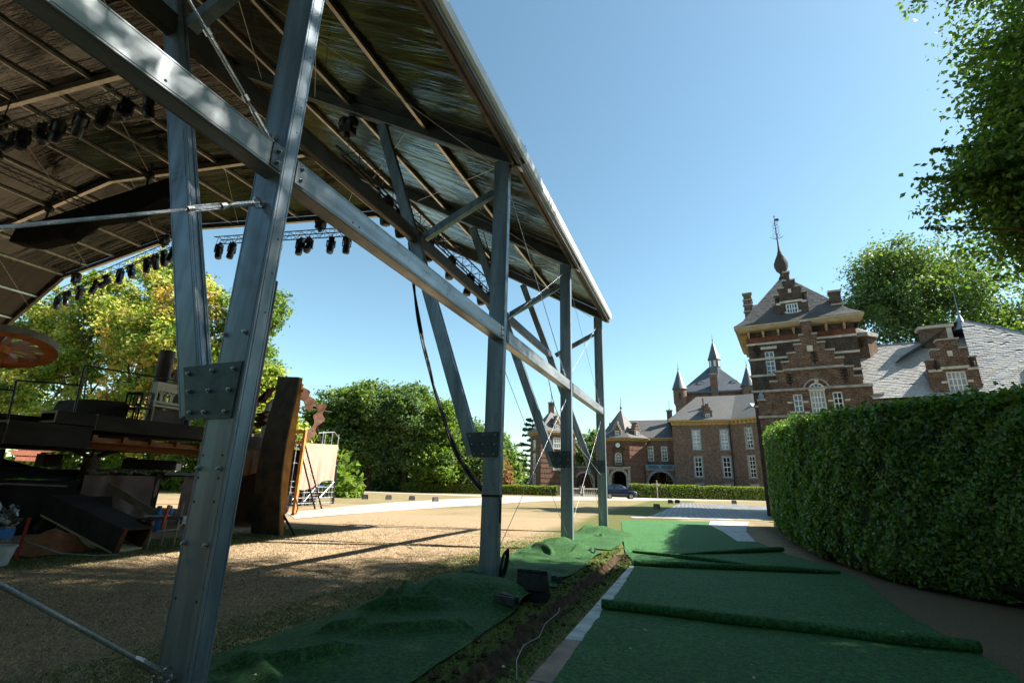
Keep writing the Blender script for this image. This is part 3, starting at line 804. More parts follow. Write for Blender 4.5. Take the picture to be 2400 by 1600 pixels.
# truss under the second frame, upper left
a, b_ = at(-60*K2,318*K2,Y=7.6), at(350*K2,196*K2,Y=7.6)
truss('dark truss of stage lights under the roof in the upper left', a, b_, .40)
g = 'stage lights on the upper left truss'
for i, (t, kd) in enumerate([(.08,1),(.20,1),(.30,2),(.36,0),(.47,2),(.56,0),(.68,2),(.80,0),(.90,2),(1.01,0)]):
    p = along(a, b_, t); lamp((p.x, p.y, p.z-.36), kd, i*1.3+.4, 'dark stage light on the upper left truss, %s from its left end' % ORD[i], g, 1.0)
hoist(along(a, b_, .93)+V(0,0,.5), 'chain hoist at the right end of the upper left truss', 1.2, 15.2)
hoist(along(a, b_, .17)+V(0,0,.5), 'chain hoist near the left end of the upper left truss', 1.2, 15.9)
# lengthwise truss along the open side
a, b_ = V(-7.9,8.2,9.85), V(-7.9,18.2,9.75)
truss('long dark truss running lengthwise beneath the roof beside the columns', a, b_, .42)
g = 'stage lights on the lengthwise truss'
for i, (t, kd) in enumerate([(.20,0),(.27,2),(.44,1),(.60,0),(.76,1),(.86,0),(.95,2)]):
    p = along(a, b_, t); lamp((p.x, p.y, p.z-.36), kd, i*1.0, 'dark stage light on the lengthwise truss, %s from the hoist' % ORD[i], g, .95)
hoist((-7.9,8.3,10.55), 'black chain hoist hanging from the second rafter', 1.15, 11.2)
# truss crossing at the far left and the black wrapped bar
truss('thin dark truss running away beneath the left half of the roof', (-27.2,5.5,14.2), (-27.2,12.9,14.35), .42)
poly = [(150,790),(220,660),(500,560),(760,480),(1000,400),(1350,285),(1690,180),(1765,260),(1730,390),(1620,375),(1480,440),(1240,545),(1080,560),(880,590),(740,690),(660,750),(340,820)]
pp = [at(x/4.126, 380+y/4.126, Y=12.7) for x, y in poly]
ww = thing('wrapped_bar', 'long black cloth wrapped bar hanging under the roof above the stage', 'wrapped bar', pp[3].to_tuple())
bm_ = MB(); n = len(pp); cen = sum(pp, V(0,0,0))/n
rings = []
for s, sc in ((0,.86),(.12,1.0),(.5,1.02),(.88,1.0),(1,.86)):
    rings.append([V(p.x, 12.4+.75*s, cen.z+(p.z-cen.z)-(1-sc)*.8*((p.z-(along(pp[1],pp[6],(p.x-pp[1].x)/(pp[6].x-pp[1].x)).z-.45)))+.03*noise.noise(p*2+V(0,s*9,0))) for p in pp])
base = []
for r_ in rings: base += r_
F = [tuple(range(n))[::-1], tuple(range(4*n, 5*n))]
for i in range(4): F += [(i*n+j, i*n+(j+1) % n, (i+1)*n+(j+1) % n, (i+1)*n+j) for j in range(n)]
bm_.add(base, F); bm_.build('black_cloth', simple('black_cloth', (.004,.004,.004), .95, 0, .3, 4, .4, 12, .1), ww)
for x_, y_ in ((1440,150),(470,470)):
    sb = MB(); p = at(x_/4.126, 380+y_/4.126, Y=12.7); sb.tube([p+V(0,0,-.7), V(p.x, p.y, roof_z(p.x)+.1)], .05, 6); sb.sphere(p+V(0,0,.1), .22, 10, 6); sb.build('suspension', M_truss, ww)

# ================================================================== buildings
M_brick = brick_mat('old_brick', (.215,.108,.062), (.130,.068,.044), (.34,.295,.235), .25, .096, .016, .55)
M_brickD = brick_mat('dark_old_brick', (.105,.066,.046), (.066,.046,.036), (.19,.17,.145), .25, .096, .016, .5)
M_brickR = brick_mat('red_brick_band', (.24,.075,.042), (.17,.06,.04), (.22,.14,.10), .25, .096, .012, .3)
M_brickF = brick_mat('castle_brick', (.245,.138,.095), (.155,.095,.070), (.36,.30,.25), .30, .11, .018, .6)
M_brickB = brick_mat('castle_brick_striped', (.245,.105,.062), (.17,.080,.052), (.24,.18,.14), .30, .11, .018, .5)
M_bstone = simple('castle_limestone', (.33,.315,.28), .85, 0, .35, 2.5, .3, 30, .2)
M_blue = simple('blue_limestone', (.20,.225,.25), .75, 0, .3, 2.5, .2, 30, .3)
M_stone = simple('pale_sandstone', (.52,.48,.40), .85, 0, .35, 3.0, .35, 25, .2)
M_cream = simple('cream_cornice', (.38,.31,.19), .65, 0, .25, 3.0)
M_ochre = simple('ochre_cornice', (.40,.27,.10), .7, 0, .25, 3.0)
M_slate = slate_mat('weathered_slate', (.105,.100,.093), (.072,.071,.070), (.19,.18,.155), .6)
M_slateL = slate_mat('sunlit_slate', (.50,.48,.45), (.38,.37,.35), (.24,.23,.21), .40, .15, .26, .2)  # pale tone carries the grazing sun on the wing roof
M_slateD = slate_mat('blue_slate', (.085,.095,.115), (.065,.075,.092), (.16,.16,.15), .45)
M_lead = simple('lead_sheet', (.22,.24,.28), .45, .5, .25, 3)
M_white = simple('white_window_paint', (.72,.72,.70), .5, 0, .12, 3)
M_iron = simple('wrought_iron', (.015,.015,.016), .55, .3, .3, 10)
def glass_mat(name, c, rough=.06):
    t = NT(name); col = t.mix(t.ramp(t.noise(1.1, t.pos(), 2), [(.35, 0.0), (.7, 1.0)]), tuple(x*.5 for x in c), c)
    nrm = t.bump(t.noise(1.7, t.pos(), 2), .12, .05)
    return t.done(col, rough, 0, nrm, .9)
M_glass = glass_mat('old_glass', (.018,.022,.028)); M_glassP = glass_mat('pale_glass', (.42,.45,.48), .25); M_glassB = glass_mat('blue_glass', (.05,.10,.16))  # dark, pale grey and blue pane tones
M_dark = simple('dark_interior', (.012,.010,.009), .9, 0, .2, 2)

pane_me = bpy.data.meshes.new('pane')
_p = MB().box(-.5,.5,-.5,.5,-.5,.5); pane_me.from_pydata(_p.v, [], _p.f)
PANES = {}
def pane(parent, fr, u0, u1, z0, z1, d, mat):
    if mat.name not in PANES:
        m = pane_me.copy(); m.materials.append(mat); PANES[mat.name] = m
    o = link('pane', PANES[mat.name], mat, parent)
    M = Matrix(((fr.U.x, fr.N.x, 0), (fr.U.y, fr.N.y, 0), (0, 0, 1))).to_4x4()
    o.matrix_basis = Matrix.Translation(fr((u0+u1)/2, (z0+z1)/2, d)) @ M @ Matrix.Diagonal((u1-u0, .02, z1-z0, 1))
    return o
def window(parent, fr, u0, u1, z0, z1, cols=2, rows=3, glass=None, fm=None, sur=None, sw=.15, bar=.045, d=0.0, transom=None, sill=True, fw=.07, singles=True, back=0.0):
    """frame proud of the wall, glazing bars, every pane its own piece, stone surround and sill"""
    glass = glass or M_glass; fm = fm or M_white; ds = d; d = d-back
    b = MB()
    b.fbox(fr, u0, u0+fw, z0, z1, d+.02, d+.08); b.fbox(fr, u1-fw, u1, z0, z1, d+.02, d+.08)
    b.fbox(fr, u0+fw, u1-fw, z0, z0+fw, d+.02, d+.08); b.fbox(fr, u0+fw, u1-fw, z1-fw, z1, d+.02, d+.08)
    us = [u0+fw+(u1-u0-2*fw)*i/cols for i in range(cols+1)]; zs = [z0+fw+(z1-z0-2*fw)*i/rows for i in range(rows+1)]
    for u in us[1:-1]: b.fbox(fr, u-bar/2, u+bar/2, z0+fw, z1-fw, d+.03, d+.065)
    for i, z in enumerate(zs[1:-1]):
        t_ = bar*(1.9 if transom == i+1 else 1); b.fbox(fr, u0+fw, u1-fw, z-t_/2, z+t_/2, d+.032, d+.068)
    w = b.build('window', fm, parent)
    if singles:
        for i in range(cols):
            for j in range(rows): pane(w, fr, us[i], us[i+1], zs[j], zs[j+1], d+.03, glass)
    else: pane(w, fr, u0+fw, u1-fw, z0+fw, z1-fw, d+.03, glass)
    if sur is not None:
        s = MB(); d = ds
        s.fbox(fr, u0-sw, u0, z0-.02, z1+sw, d-.02, d+.06); s.fbox(fr, u1, u1+sw, z0-.02, z1+sw, d-.02, d+.06); s.fbox(fr, u0, u1, z1, z1+sw, d-.02, d+.06)
        if sill: s.fbox(fr, u0-sw*1.25, u1+sw*1.25, z0-sw, z0-.02, d-.02, d+.13)
        each(s, 'surround_stone', sur, w)
    return w
def cells(b, fr, u0, u1, z0, z1, d0, d1, holes):
    us = sorted({u0, u1, *[min(max(h, u0), u1) for q in holes for h in q[:2]]}); zs = sorted({z0, z1, *[min(max(h, z0), z1) for q in holes for h in q[2:4]]})
    for a, c in zip(us[:-1], us[1:]):
        for e, f in zip(zs[:-1], zs[1:]):
            if any(q[0] < (a+c)/2 < q[1] and q[2] < (e+f)/2 < q[3] for q in holes): continue
            b.fbox(fr, a, c, e, f, d0, d1)
    return b
def arched(parent, fr, uc, w, z0, zs, mat, d0, d1, thick, name='arch', n=14):
    """half round ring of voussoirs"""
    b = MB(); r0, r1 = w/2, w/2+thick
    for i in range(n):
        a0, a1 = math.pi*i/n+.012, math.pi*(i+1)/n-.012
        P = [fr(uc+r*math.cos(a), zs+r*math.sin(a), d0) for r, a in ((r0,a0),(r1,a0),(r1,a1),(r0,a1))]
        b.prism(P, fr.N*(d1-d0))
    if z0 is not None:
        for s in (-1, 1):
            z = z0
            while z < zs-.05:
                z2 = min(zs, z+.42); b.fbox(fr, uc+s*(r0+thick/2)-thick/2, uc+s*(r0+thick/2)+thick/2, z+.01, z2-.01, d0, d1); z = z2
    return b.build(name, mat, parent, kind='stuff')
def wall_with_arch(parent, fr, u0, u1, z0, z1, uc, w, zs, thick, mat, name='wall'):
    """wall with a real arched opening through it"""
    b = MB(); r = w/2; n = 16
    b.fbox(fr, u0, uc-r, z0, z1, -thick, 0); b.fbox(fr, uc+r, u1, z0, z1, -thick, 0)
    for i in range(n):
        a0, a1 = math.pi-math.pi*i/n, math.pi-math.pi*(i+1)/n
        x0, x1, h0, h1 = uc+r*math.cos(a0), uc+r*math.cos(a1), zs+r*math.sin(a0), zs+r*math.sin(a1)
        b.prism([fr(x0,h0,0), fr(x1,h1,0), fr(x1,z1,0), fr(x0,z1,0)], fr.N*(-thick))
    return b.build(name, mat, parent)
def slates(parent, A, B, C, D, mat, n, w=.26, lift=.022, name='slate_courses', seed=1, skip=.012):
    """A-B eave, D-C ridge; separate overlapping slates in courses, one mesh"""
    A, B, C, D = V(A), V(B), V(C), V(D); nr = (B-A).cross(D-A).normalized()
    if nr.z < 0: nr = -nr
    g = np.random.default_rng(seed); Q = []
    for i in range(n):
        t0, t1 = i/n, min(1, (i+1.25)/n); L, Rr = A.lerp(D, t0), B.lerp(C, t0); L1, R1 = A.lerp(D, t1), B.lerp(C, t1)
        m = max(1, int((Rr-L).length/w)); off = .5*(i % 2)
        for j in range(-1, m+1):
            a, e = max(0, (j+off)/m), min(1, (j+off+.965)/m)
            if e <= a+.01 or g.random() < skip: continue
            k = lift*(.75+.6*g.random()); p0, p1 = L.lerp(Rr, a)+nr*k, L.lerp(Rr, e)+nr*(k*(.9+.2*g.random())); p2, p3 = L1.lerp(R1, e)+nr*.003, L1.lerp(R1, a)+nr*.003
            Q.append([p0, p1, p2, p3]); Q.append([p0-nr*k, p1-nr*k, p1, p0])
    me = np.array([[tuple(v) for v in q] for q in Q])
    o = fast(name, me, 4, mat, parent, kind='stuff')
    MB().add([A, B, C, D], [(0,1,2,3)]).build('roof_boarding', M_slateD, parent)
    return o
def finial(parent, p, h, mat, r=.05, vane=True):
    p = V(p); b = MB().tube([p, p+V(0,0,h)], [r, r*.35], 6).sphere(p+V(0,0,h*.12), r*2.4, 8, 6)
    if vane:
        for f, s in ((.35,1),(.5,.8),(.66,.6),(.8,.45)):
            for a in (0, 1.57): b.tube([p+V(-math.cos(a)*.16*s*h/2, -math.sin(a)*.16*s*h/2, h*f), p+V(math.cos(a)*.16*s*h/2, math.sin(a)*.16*s*h/2, h*f)], r*.35, 4)
    return b.build('finial', mat, parent)
def stepped(fr, steps, d0, d1, mat, parent, name='stepped_gable', cap=None, capmat=None, holes=()):
    """gable of centred rows (uc, halfwidth, z0, z1)"""
    b, c = MB(), MB()
    for i, (uc, hw, z0, z1) in enumerate(steps):
        cells(b, fr, uc-hw, uc+hw, z0, z1, d0, d1, holes)
        nh = steps[i+1][1] if i+1 < len(steps) else 0
        if cap:
            for s in (-1, 1):
                if nh: c.fbox(fr, uc+s*(hw+nh)/2-(hw-nh)/2-.05, uc+s*(hw+nh)/2+(hw-nh)/2+.05, z1+.004, z1+cap, d0-.06, d1+.07)
            if not nh: c.fbox(fr, uc-hw-.06, uc+hw+.06, z1+.004, z1+cap, d0-.06, d1+.07)
    g = b.build(name, mat, parent)
    if cap: each(c, 'coping_stone', capmat, g)
    return g

# ------------------------------------------------------------------ right: tower house with its long wing
P0, UU = V(3.5,36,0), (.989,-.148)
FT = Frame(P0, UU)                                  # tower face;  FT.N points to the camera
GO = 1.3
FG = Frame(P0+FT.N*GO, UU)                          # gable and wing front
tw = thing('tower_house', 'brick tower with slate pyramid roof, bulbous spire and stepped dormers', 'building', (6.5,39,0))
b = MB(); b.prism([FT(.28,0,-.3), FT(6.48,0,-.3), FT(6.48,0,-6.2), FT(.28,0,-6.2)], (0,0,12.0)); cells(b, FT, .28, 6.48, 0, 12.0, -.3, 0, [(1.25,1.81,8.92,10.60)]); b.build('wall', M_brickD, tw)
FL = Frame(FT(.28,0,-6.2), (FT.N.x, FT.N.y))        # left face: runs towards the camera
for z in (11.16, 10.09, 8.96, 7.9, 6.9):             # stone string courses
    b = MB().fbox(FT, .20, 6.54, z-.07, z+.07, -.02, .05); b.fbox(FL, -.05, 6.25, z-.07, z+.07, -.02, .05); each(b, 'stone_band', M_stone, tw)
MB().fbox(FT, .24, 6.52, 11.24, 11.62, -.02, .03).build('red_brick_band', M_brickR, tw)
b = MB()
for i in range(48): b.fbox(FT, .3+i*.129, .36+i*.129, 11.64, 11.74, -.02, .07)
b.build('dentil_course', M_brickD, tw, kind='stuff')
b = MB()
for (a0, a1) in ((-.55, 6.95),):
    b.fbox(FT, a0+.3, a1-.1, 12.02, 12.10, -.1, .62); b.fbox(FT, a0+.2, a1, 12.10, 12.22, -.1, .72); b.fbox(FT, a0+.12, a1+.06, 12.22, 12.34, -.1, .80)
b.build('cornice', M_cream, tw)
b = MB(); L = 6.2
b.fbox(FL, .0, L, 12.02, 12.10, -.1, .50); b.fbox(FL, -.2, L+.2, 12.10, 12.30, -.1, .62); b.build('cornice', M_ochre, tw)
for i in range(7):
    u = (.42,1.32,2.23,3.14,4.06,4.98,5.96)[i]; b = MB().fbox(FT, u-.07, u+.07, 11.75, 12.02, .0, .30); b.fbox(FT, u-.055, u+.055, 11.60, 11.76, .0, .15); b.build('bracket', M_cream, tw)
for i in range(9):
    u = .35+i*.68; b = MB().fbox(FL, u-.07, u+.07, 11.72, 12.02, .0, .40); b.build('bracket', M_ochre, tw)
window(tw, FT, 1.25, 1.81, 8.92, 10.60, 2, 5, M_glassB, None, None, .12, .05, -.16, 3)
MB().fbox(FT, 1.05, 2.02, 10.74, 10.92, -.02, .07).build('lintel', M_stone, tw)
# pyramid roof with flared foot
ap = FT(3.32,17.0,-3.1); e0, e1, e2, e3 = FT(-.42,12.36,.78), FT(7.0,12.36,.78), FT(7.0,12.36,-6.9), FT(-.42,12.36,-6.9)
ap = FT(3.05,17.1,-3.1)
def flare(a, b_): return [V(a), V(b_)]
for i, (a, c) in enumerate(((e0,e1),(e1,e2),(e3,e0),(e2,e3))):
    m0, m1 = a.lerp(ap, .16)+V(0,0,-.25), c.lerp(ap, .16)+V(0,0,-.25)
    if i < 3:
        slates(tw, a, c, m1, m0, M_slate, 7, .26, .02, 'slate_courses', 11+i); slates(tw, m0, m1, ap, ap, M_slate, 34, .26, .02, 'slate_courses', 21+i)
    else: MB().add([a, c, m1, m0, ap], [(0,1,2,3),(3,2,4)]).build('slate_roof', M_slate, tw)
M_bulb = simple('old_brown_slate', (.050,.042,.036), .8, 0, .4, 6)
sp = MB().lathe([(.30,-.25),(.16,.05),(.16,.18),(.36,.42),(.47,.75),(.47,1.0),(.35,1.32),(.19,1.66),(.10,2.05),(.06,2.5),(.05,2.9)], ap, 18)
spo = sp.build('spire_bulb', M_bulb, tw, smooth=True)
b = MB()
for z in np.arange(.45, 2.0, .105):
    rr = np.interp(z, [.42,.75,1.0,1.35,1.75,2.15], [.36,.47,.47,.34,.165,.09]); b.lathe([(rr+.012,z),(rr+.012,z+.03)], ap, 18)
each(b, 'slate_ring', M_bulb, spo)
q = ap+V(0,0,2.85); b = MB().tube([q, q+V(-.02,0,2.2)], [.05,.02], 6)
for i, z in enumerate((.25,.3,.62,.9,1.15,1.4,1.62)):
    s = (.42,.36,.2,.22,.26,.16,.22)[i]
    for a in np.arange(0, 6.28, 1.57):
        a += i*.5; d = V(math.cos(a), math.sin(a), .15)*s; b.tube([q+V(0,0,z), q+V(0,0,z)+d*.6, q+V(0,0,z+.1)+d], .013, 4); b.sphere(q+V(0,0,z+.1)+d, .035, 5, 4)
b.box(q.x,q.x+.28,q.y-.01,q.y+.01,q.z+1.78,q.z+1.98); b.sphere(q+V(0,0,2.2), .06, 6, 5)
b.build('weather_vane', M_iron, tw)
# big stepped dormer on the tower
dm = stepped(FT, [(3.24,.95,12.34,14.45),(3.24,.70,14.45,14.92),(3.24,.37,14.92,15.42),(3.19,.16,15.42,16.05)], -.35, .06, M_brickD, tw, 'stepped_dormer', .09, M_bstone, [(2.88,3.60,12.48,13.78)])
MB().prism([FT(2.5,13.0,-.3), FT(3.98,13.0,-.3), FT(3.98,14.4,-.3), FT(3.24,15.2,-.3), FT(2.5,14.4,-.3)], FT.N*-2.3).build('dormer_roof', M_slateD, tw)
window(dm, FT, 2.88, 3.60, 12.48, 13.78, 4, 4, M_glassB, None, None, .1, .04, -.08)
b = MB(); b.fbox(FT, 2.55,3.9,13.84,13.98,0,.12); b.fbox(FT,2.32,2.6,13.75,13.9,0,.1); b.fbox(FT,3.85,4.15,13.75,13.9,0,.1); b.fbox(FT,2.78,2.89,13.1,13.22,0,.1); b.fbox(FT,3.6,3.76,13.1,13.22,0,.1); b.fbox(FT,3.15,3.33,14.55,14.82,0,.1); each(b, 'dressing_stone', M_stone, dm)
def anchor(parent, fr, u, z, s=.4, d=.05):
    b = MB().tube([fr(u,z-s,d), fr(u,z+s,d)], .03, 5)
    for k in (-.6,-.2,.2,.6):
        for sg in (-1, 1):
            pts = [fr(u, z+k*s, d), fr(u+sg*.10*s/.4, z+k*s+.05, d+.02), fr(u+sg*.17*s/.4, z+k*s+.12*s, d+.02), fr(u+sg*.11*s/.4, z+k*s+.2*s, d+.02)]
            b.tube(pts, .026, 4)
    return b.build('wall_anchor', M_iron, parent)
anchor(dm, FT, 2.46, 14.1, .2, .1); anchor(dm, FT, 4.02, 14.12, .2, .1)
# stepped dormer on the left face, seen edge on
dl = stepped(FL, [(3.1,.9,12.3,14.3),(3.1,.66,14.3,14.9),(3.1,.42,14.9,15.4),(3.1,.2,15.4,16.0)], -.5, .05, M_brick, tw, 'stepped_dormer', .09, M_bstone)
b = MB(); rA = [FL(2.3,13.0,-.4), FL(3.9,13.0,-.4), FL(3.9,14.2,-.4), FL(3.1,15.1,-.4), FL(2.3,14.2,-.4)]; b.prism(rA, FL.N*-2.2); b.build('dormer_roof', M_slateD, tw)
# chimney and corner bay
ch = FT(5.78,0,-.35); b = MB(); b.obox(ch+V(0,0,13.3), FT.U*.30, FT.N*.28, (0,0,.95)); c_ = b.build('chimney', M_brickD, tw)
b = MB(); b.obox(ch+V(0,0,13.35), FT.U*.32, FT.N*.30, (0,0,.05)); b.obox(ch+V(0,0,14.27), FT.U*.37, FT.N*.35, (0,0,.06)); each(b, 'chimney_band', M_bstone, c_)
MB().obox(ch+V(0,0,12.55), FT.U*.36, FT.N*.34, (0,0,.14)).build('lead_flashing', M_white, c_)
by = [FT(6.4,0,-1.9), FT(7.3,0,-1.9), FT(7.85,0,-2.5), FT(7.85,0,-4.5), FT(6.4,0,-4.5)]
bw = MB().prism([p+V(0,0,6) for p in by], (0,0,5.45)).build('corner_bay', M_brick, tw)
cen = FT(6.9,0,-3.2)
MB().prism([cen+(p-cen)*1.14+V(0,0,11.46) for p in by], (0,0,.26)).build('cornice', M_bstone, bw)
MB().add([cen+(p-cen)*1.1+V(0,0,11.72) for p in by]+[FT(6.6,12.7,-3.3)], [(0,1,5),(1,2,5),(2,3,5),(3,4,5),(4,0,5)]).build('bay_roof', M_slate, bw)
anchor(tw, FT, .8, 10.7, .45); anchor(bw, FT, 6.95, 11.0, .35, -1.85)

# the wing in front with its big stepped gable
wg = thing('gabled_wing', 'long brick wing with slate roof toned pale for sunlight, stepped gable and dormer behind the hedge', 'building', (11,33,0))
b = MB(); b.fbox(FG, 6.6, 26, 0, 6.75, -5.5, -.02); b.build('wall', M_brick, wg)
gs = [(3.83,3.28,0,7.06),(3.83,2.84,7.06,7.60),(3.83,2.44,7.60,8.22),(3.83,2.06,8.22,8.83),(3.83,1.66,8.83,9.42),(3.83,1.26,9.42,9.97),(3.83,.83,9.97,10.50),(3.83,.46,10.50,11.10),(3.83,.27,11.10,12.0)]
gb = stepped(FG, gs, -.45, 0, M_brick, wg, 'stepped_gable', .11, M_bstone, [(2.55,3.05,6.24,7.36),(4.64,5.14,6.28,7.38),(3.46,4.26,6.05,7.54)])
b = MB()
for z, hw in ((6.02,3.34),(7.66,2.86),(8.94,1.63)): b.fbox(FG, 3.83-hw, 3.83+hw, z-.075, z+.075, -.02, .10)
each(b, 'string_course', M_bstone, gb)
b = MB()
for (u, z) in ((2.35,6.85),(5.35,6.85),(3.2,6.85),(4.5,6.85),(2.4,6.25),(3.2,6.2)): b.fbox(FG, u-.14, u+.14, z-.06, z+.06, -.02, .07)
b.fbox(FG, 3.67, 3.99, 10.02, 10.40, -.02, .09); b.fbox(FG, 3.80, 4.02, 8.02, 8.24, -.02, .12)
each(b, 'dressing_stone', M_stone, gb)
window(gb, FG, 2.55, 3.05, 6.24, 7.36, 2, 3, M_glass, M_white, None, .1, .05, -.14)
window(gb, FG, 4.64, 5.14, 6.28, 7.38, 2, 3, M_glass, M_white, None, .1, .05, -.14)
window(gb, FG, 3.46, 4.26, 6.05, 7.52, 4, 4, M_glassP, M_white, None, .1, .05, -.14)
# arched head of the tall window
b = MB(); r0 = .38; zc = 7.55; uc = 3.86
for i in range(12):
    a0, a1 = math.pi*i/12, math.pi*(i+1)/12
    b.prism([FG(uc+r*math.cos(a), zc+r*math.sin(a), .02) for r, a in ((r0,a0),(r0+.06,a0),(r0+.06,a1),(r0,a1))], FG.N*.05)
for a in (.62,1.2,1.94,2.52): b.beam(FG(uc+.1*math.cos(a), zc+.1*math.sin(a), .045), FG(uc+r0*math.cos(a), zc+r0*math.sin(a), .045), .03, .03)
b.fbox(FG, uc-.44, uc+.44, zc-.03, zc+.03, .02, .08)
fl = b.build('fanlight', M_white, gb)
MB().prism([FG(uc+r0*math.cos(a), zc+r0*math.sin(a), .01) for a in [math.pi*i/12 for i in range(13)]], FG.N*.02).build('pane', M_glass, fl)
arched(gb, FG, uc, .90, None, zc, M_brickR, -.02, .09, .16, 'brick_arch', 18)
arched(gb, FG, uc, 1.24, None, zc, M_bstone, -.02, .14, .11, 'hood_mould', 16)
anchor(gb, FG, 4.0, 9.6, .42); anchor(gb, FG, 2.5, 8.3, .42); anchor(gb, FG, 5.4, 8.35, .45)
b = MB(); b.prism([FG(.6,6.9,-.1), FG(.95,6.9,-.1), FG(.95,7.4,-.1), FG(.78,7.75,-.1), FG(.6,7.4,-.1)], FG.N*-.5); b.build('lead_cap', M_lead, gb)
# wing roof, ridge 3.6 m behind the eave, pavilion roof at the far right
RD = -3.2
slates(wg, FG(6.55,6.8,.25), FG(12.6,6.8,.25), FG(12.6,10.98,RD-GO+.2), FG(5.4,10.98,RD-GO+.2), M_slateL, 36, .26, .028, 'slate_courses', 41, .02)
MB().add([FG(5.0,10.98,RD-GO+.2), FG(24,10.98,RD-GO+.2), FG(24,6.5,-9), FG(5.0,6.5,-9)], [(0,1,2,3)]).build('rear_roof', M_slate, wg)
MB().tube([FG(5.2,11.0,RD-GO+.2), FG(24,11.0,RD-GO+.2)], .07, 6).build('ridge_roll', M_lead, wg)
pa = FG(12.35,12.2,RD-GO+.2+.15)
slates(wg, FG(11.2,6.8,.30), FG(20.4,6.8,.30), pa, pa, M_slateL, 44, .26, .028, 'slate_courses', 43, .035)
MB().add([pa, FG(20.4,6.8,.3), FG(20.4,6.8,-8.5), FG(6,6.8,-8.5), FG(8.6,9.6,-1.9)], [(0,1,2),(0,2,3),(0,3,4)]).build('pavilion_roof_back', M_slate, wg)
MB().tube([FG(20.4,6.83,.32), pa], .06, 6).build('hip_roll', M_lead, wg)
b = MB().lathe([(.62,-.75),(.34,-.42),(.17,-.05),(.08,.25),(.05,.4)], pa, 8); b.sphere(pa+V(0,0,.45), .12, 8, 6); b.tube([pa+V(0,0,.4), pa+V(0,0,1.9)], [.04,.015], 5)
b.build('lead_finial', M_lead, wg, smooth=True)
# wing dormer with stepped gable
dw = stepped(FG, [(10.42,1.06,6.3,8.85),(10.44,.78,8.85,9.40),(10.46,.44,9.40,9.95)], -.4, .05, M_brick, wg, 'stepped_dormer', .09, M_bstone, [(10.08,10.92,6.95,8.14)])
MB().prism([FG(9.45,6.8,-.3), FG(11.4,6.8,-.3), FG(11.4,8.5,-.3), FG(10.43,9.5,-.3), FG(9.45,8.5,-.3)], FG.N*-3.0).build('dormer_roof', M_slateD, wg)
window(dw, FG, 10.08, 10.92, 6.95, 8.14, 4, 3, M_glassP, M_white, None, .1, .05, -.09)
b = MB(); b.fbox(FG, 9.9,11.1,8.27,8.42,0,.14); b.fbox(FG,9.36,9.95,8.17,8.30,0,.09); b.fbox(FG,11.02,11.47,8.17,8.30,0,.09); b.fbox(FG,9.8,10.09,7.5,7.62,0,.09); b.fbox(FG,10.92,11.15,7.5,7.62,0,.09); b.fbox(FG,10.33,10.55,9.0,9.32,0,.09); each(b, 'dressing_stone', M_stone, dw)
anchor(dw, FG, 9.72, 8.55, .3, .1); anchor(dw, FG, 11.25, 8.6, .3, .1)
cc_ = FG(10.95,0,-4.0); c_ = MB().obox(cc_+V(0,0,11.0), FG.U*.75, FG.N*.35, (0,0,.72)).build('chimney', M_brick, wg)
b = MB(); b.obox(cc_+V(0,0,11.75), FG.U*.88, FG.N*.48, (0,0,.09)); b.obox(cc_+V(0,0,11.0)+FG.U*.63, FG.U*.13, FG.N*.37, (0,0,.70)); each(b, 'stone_quoin', M_stone, c_)
# rooflight on the pavilion roof
k0 = FG(14.2,8.2,-.75)
b = MB(); nn = (FG.N*4.3+V(0,0,4.2)).normalized(); b.obox(FG(14.0,7.75,-.6)+nn*.12, FG.U*.5, (V(0,0,1)-nn*nn.z).normalized()*.4, nn*.1); sk = b.build('rooflight', M_white, wg)
MB().obox(FG(14.0,7.75,-.6)+nn*.225, FG.U*.42, (V(0,0,1)-nn*nn.z).normalized()*.33, nn*.01).build('pane', M_glassP, sk)

# ------------------------------------------------------------------ the castle across the lawn (fronts near y = 88)
DY = 88.0
def hip(parent, x0, x1, y0, y1, ze, zr, xr0, xr1, yr, mat, over=.5, name='roof'):
    A, B, C, D = V(x0-over,y0-over,ze), V(x1+over,y0-over,ze), V(x1+over,y1+over,ze), V(x0-over,y1+over,ze); E, F_ = V(xr0,yr,zr), V(xr1,yr,zr)
    return MB().add([A,B,C,D,E,F_], [(0,1,5,4),(1,2,5),(2,3,4,5),(3,0,4),(0,3,2,1)]).build(name, mat, parent)
def cornice(parent, x0, x1, y, z, mat, step=1.0, dep=.55, h=.55, fr=None, L=None):
    fr = fr or Frame((x0, y, 0), (1,0)); L = L or x1-x0
    b = MB().fbox(fr, -dep, L+dep, z-h*.35, z, -.1, dep); b.fbox(fr, -.06, L+.06, z-h, z-h*.35, -.1, .12); c = b.build('cornice', mat, parent)
    b = MB(); n = int(L/step)
    for i in range(n+1): b.fbox(fr, i*L/n-.1, i*L/n+.1, z-h*.85, z-h*.34, .1, dep*.8)
    b.build('cornice_brackets', mat, c, kind='stuff'); return c
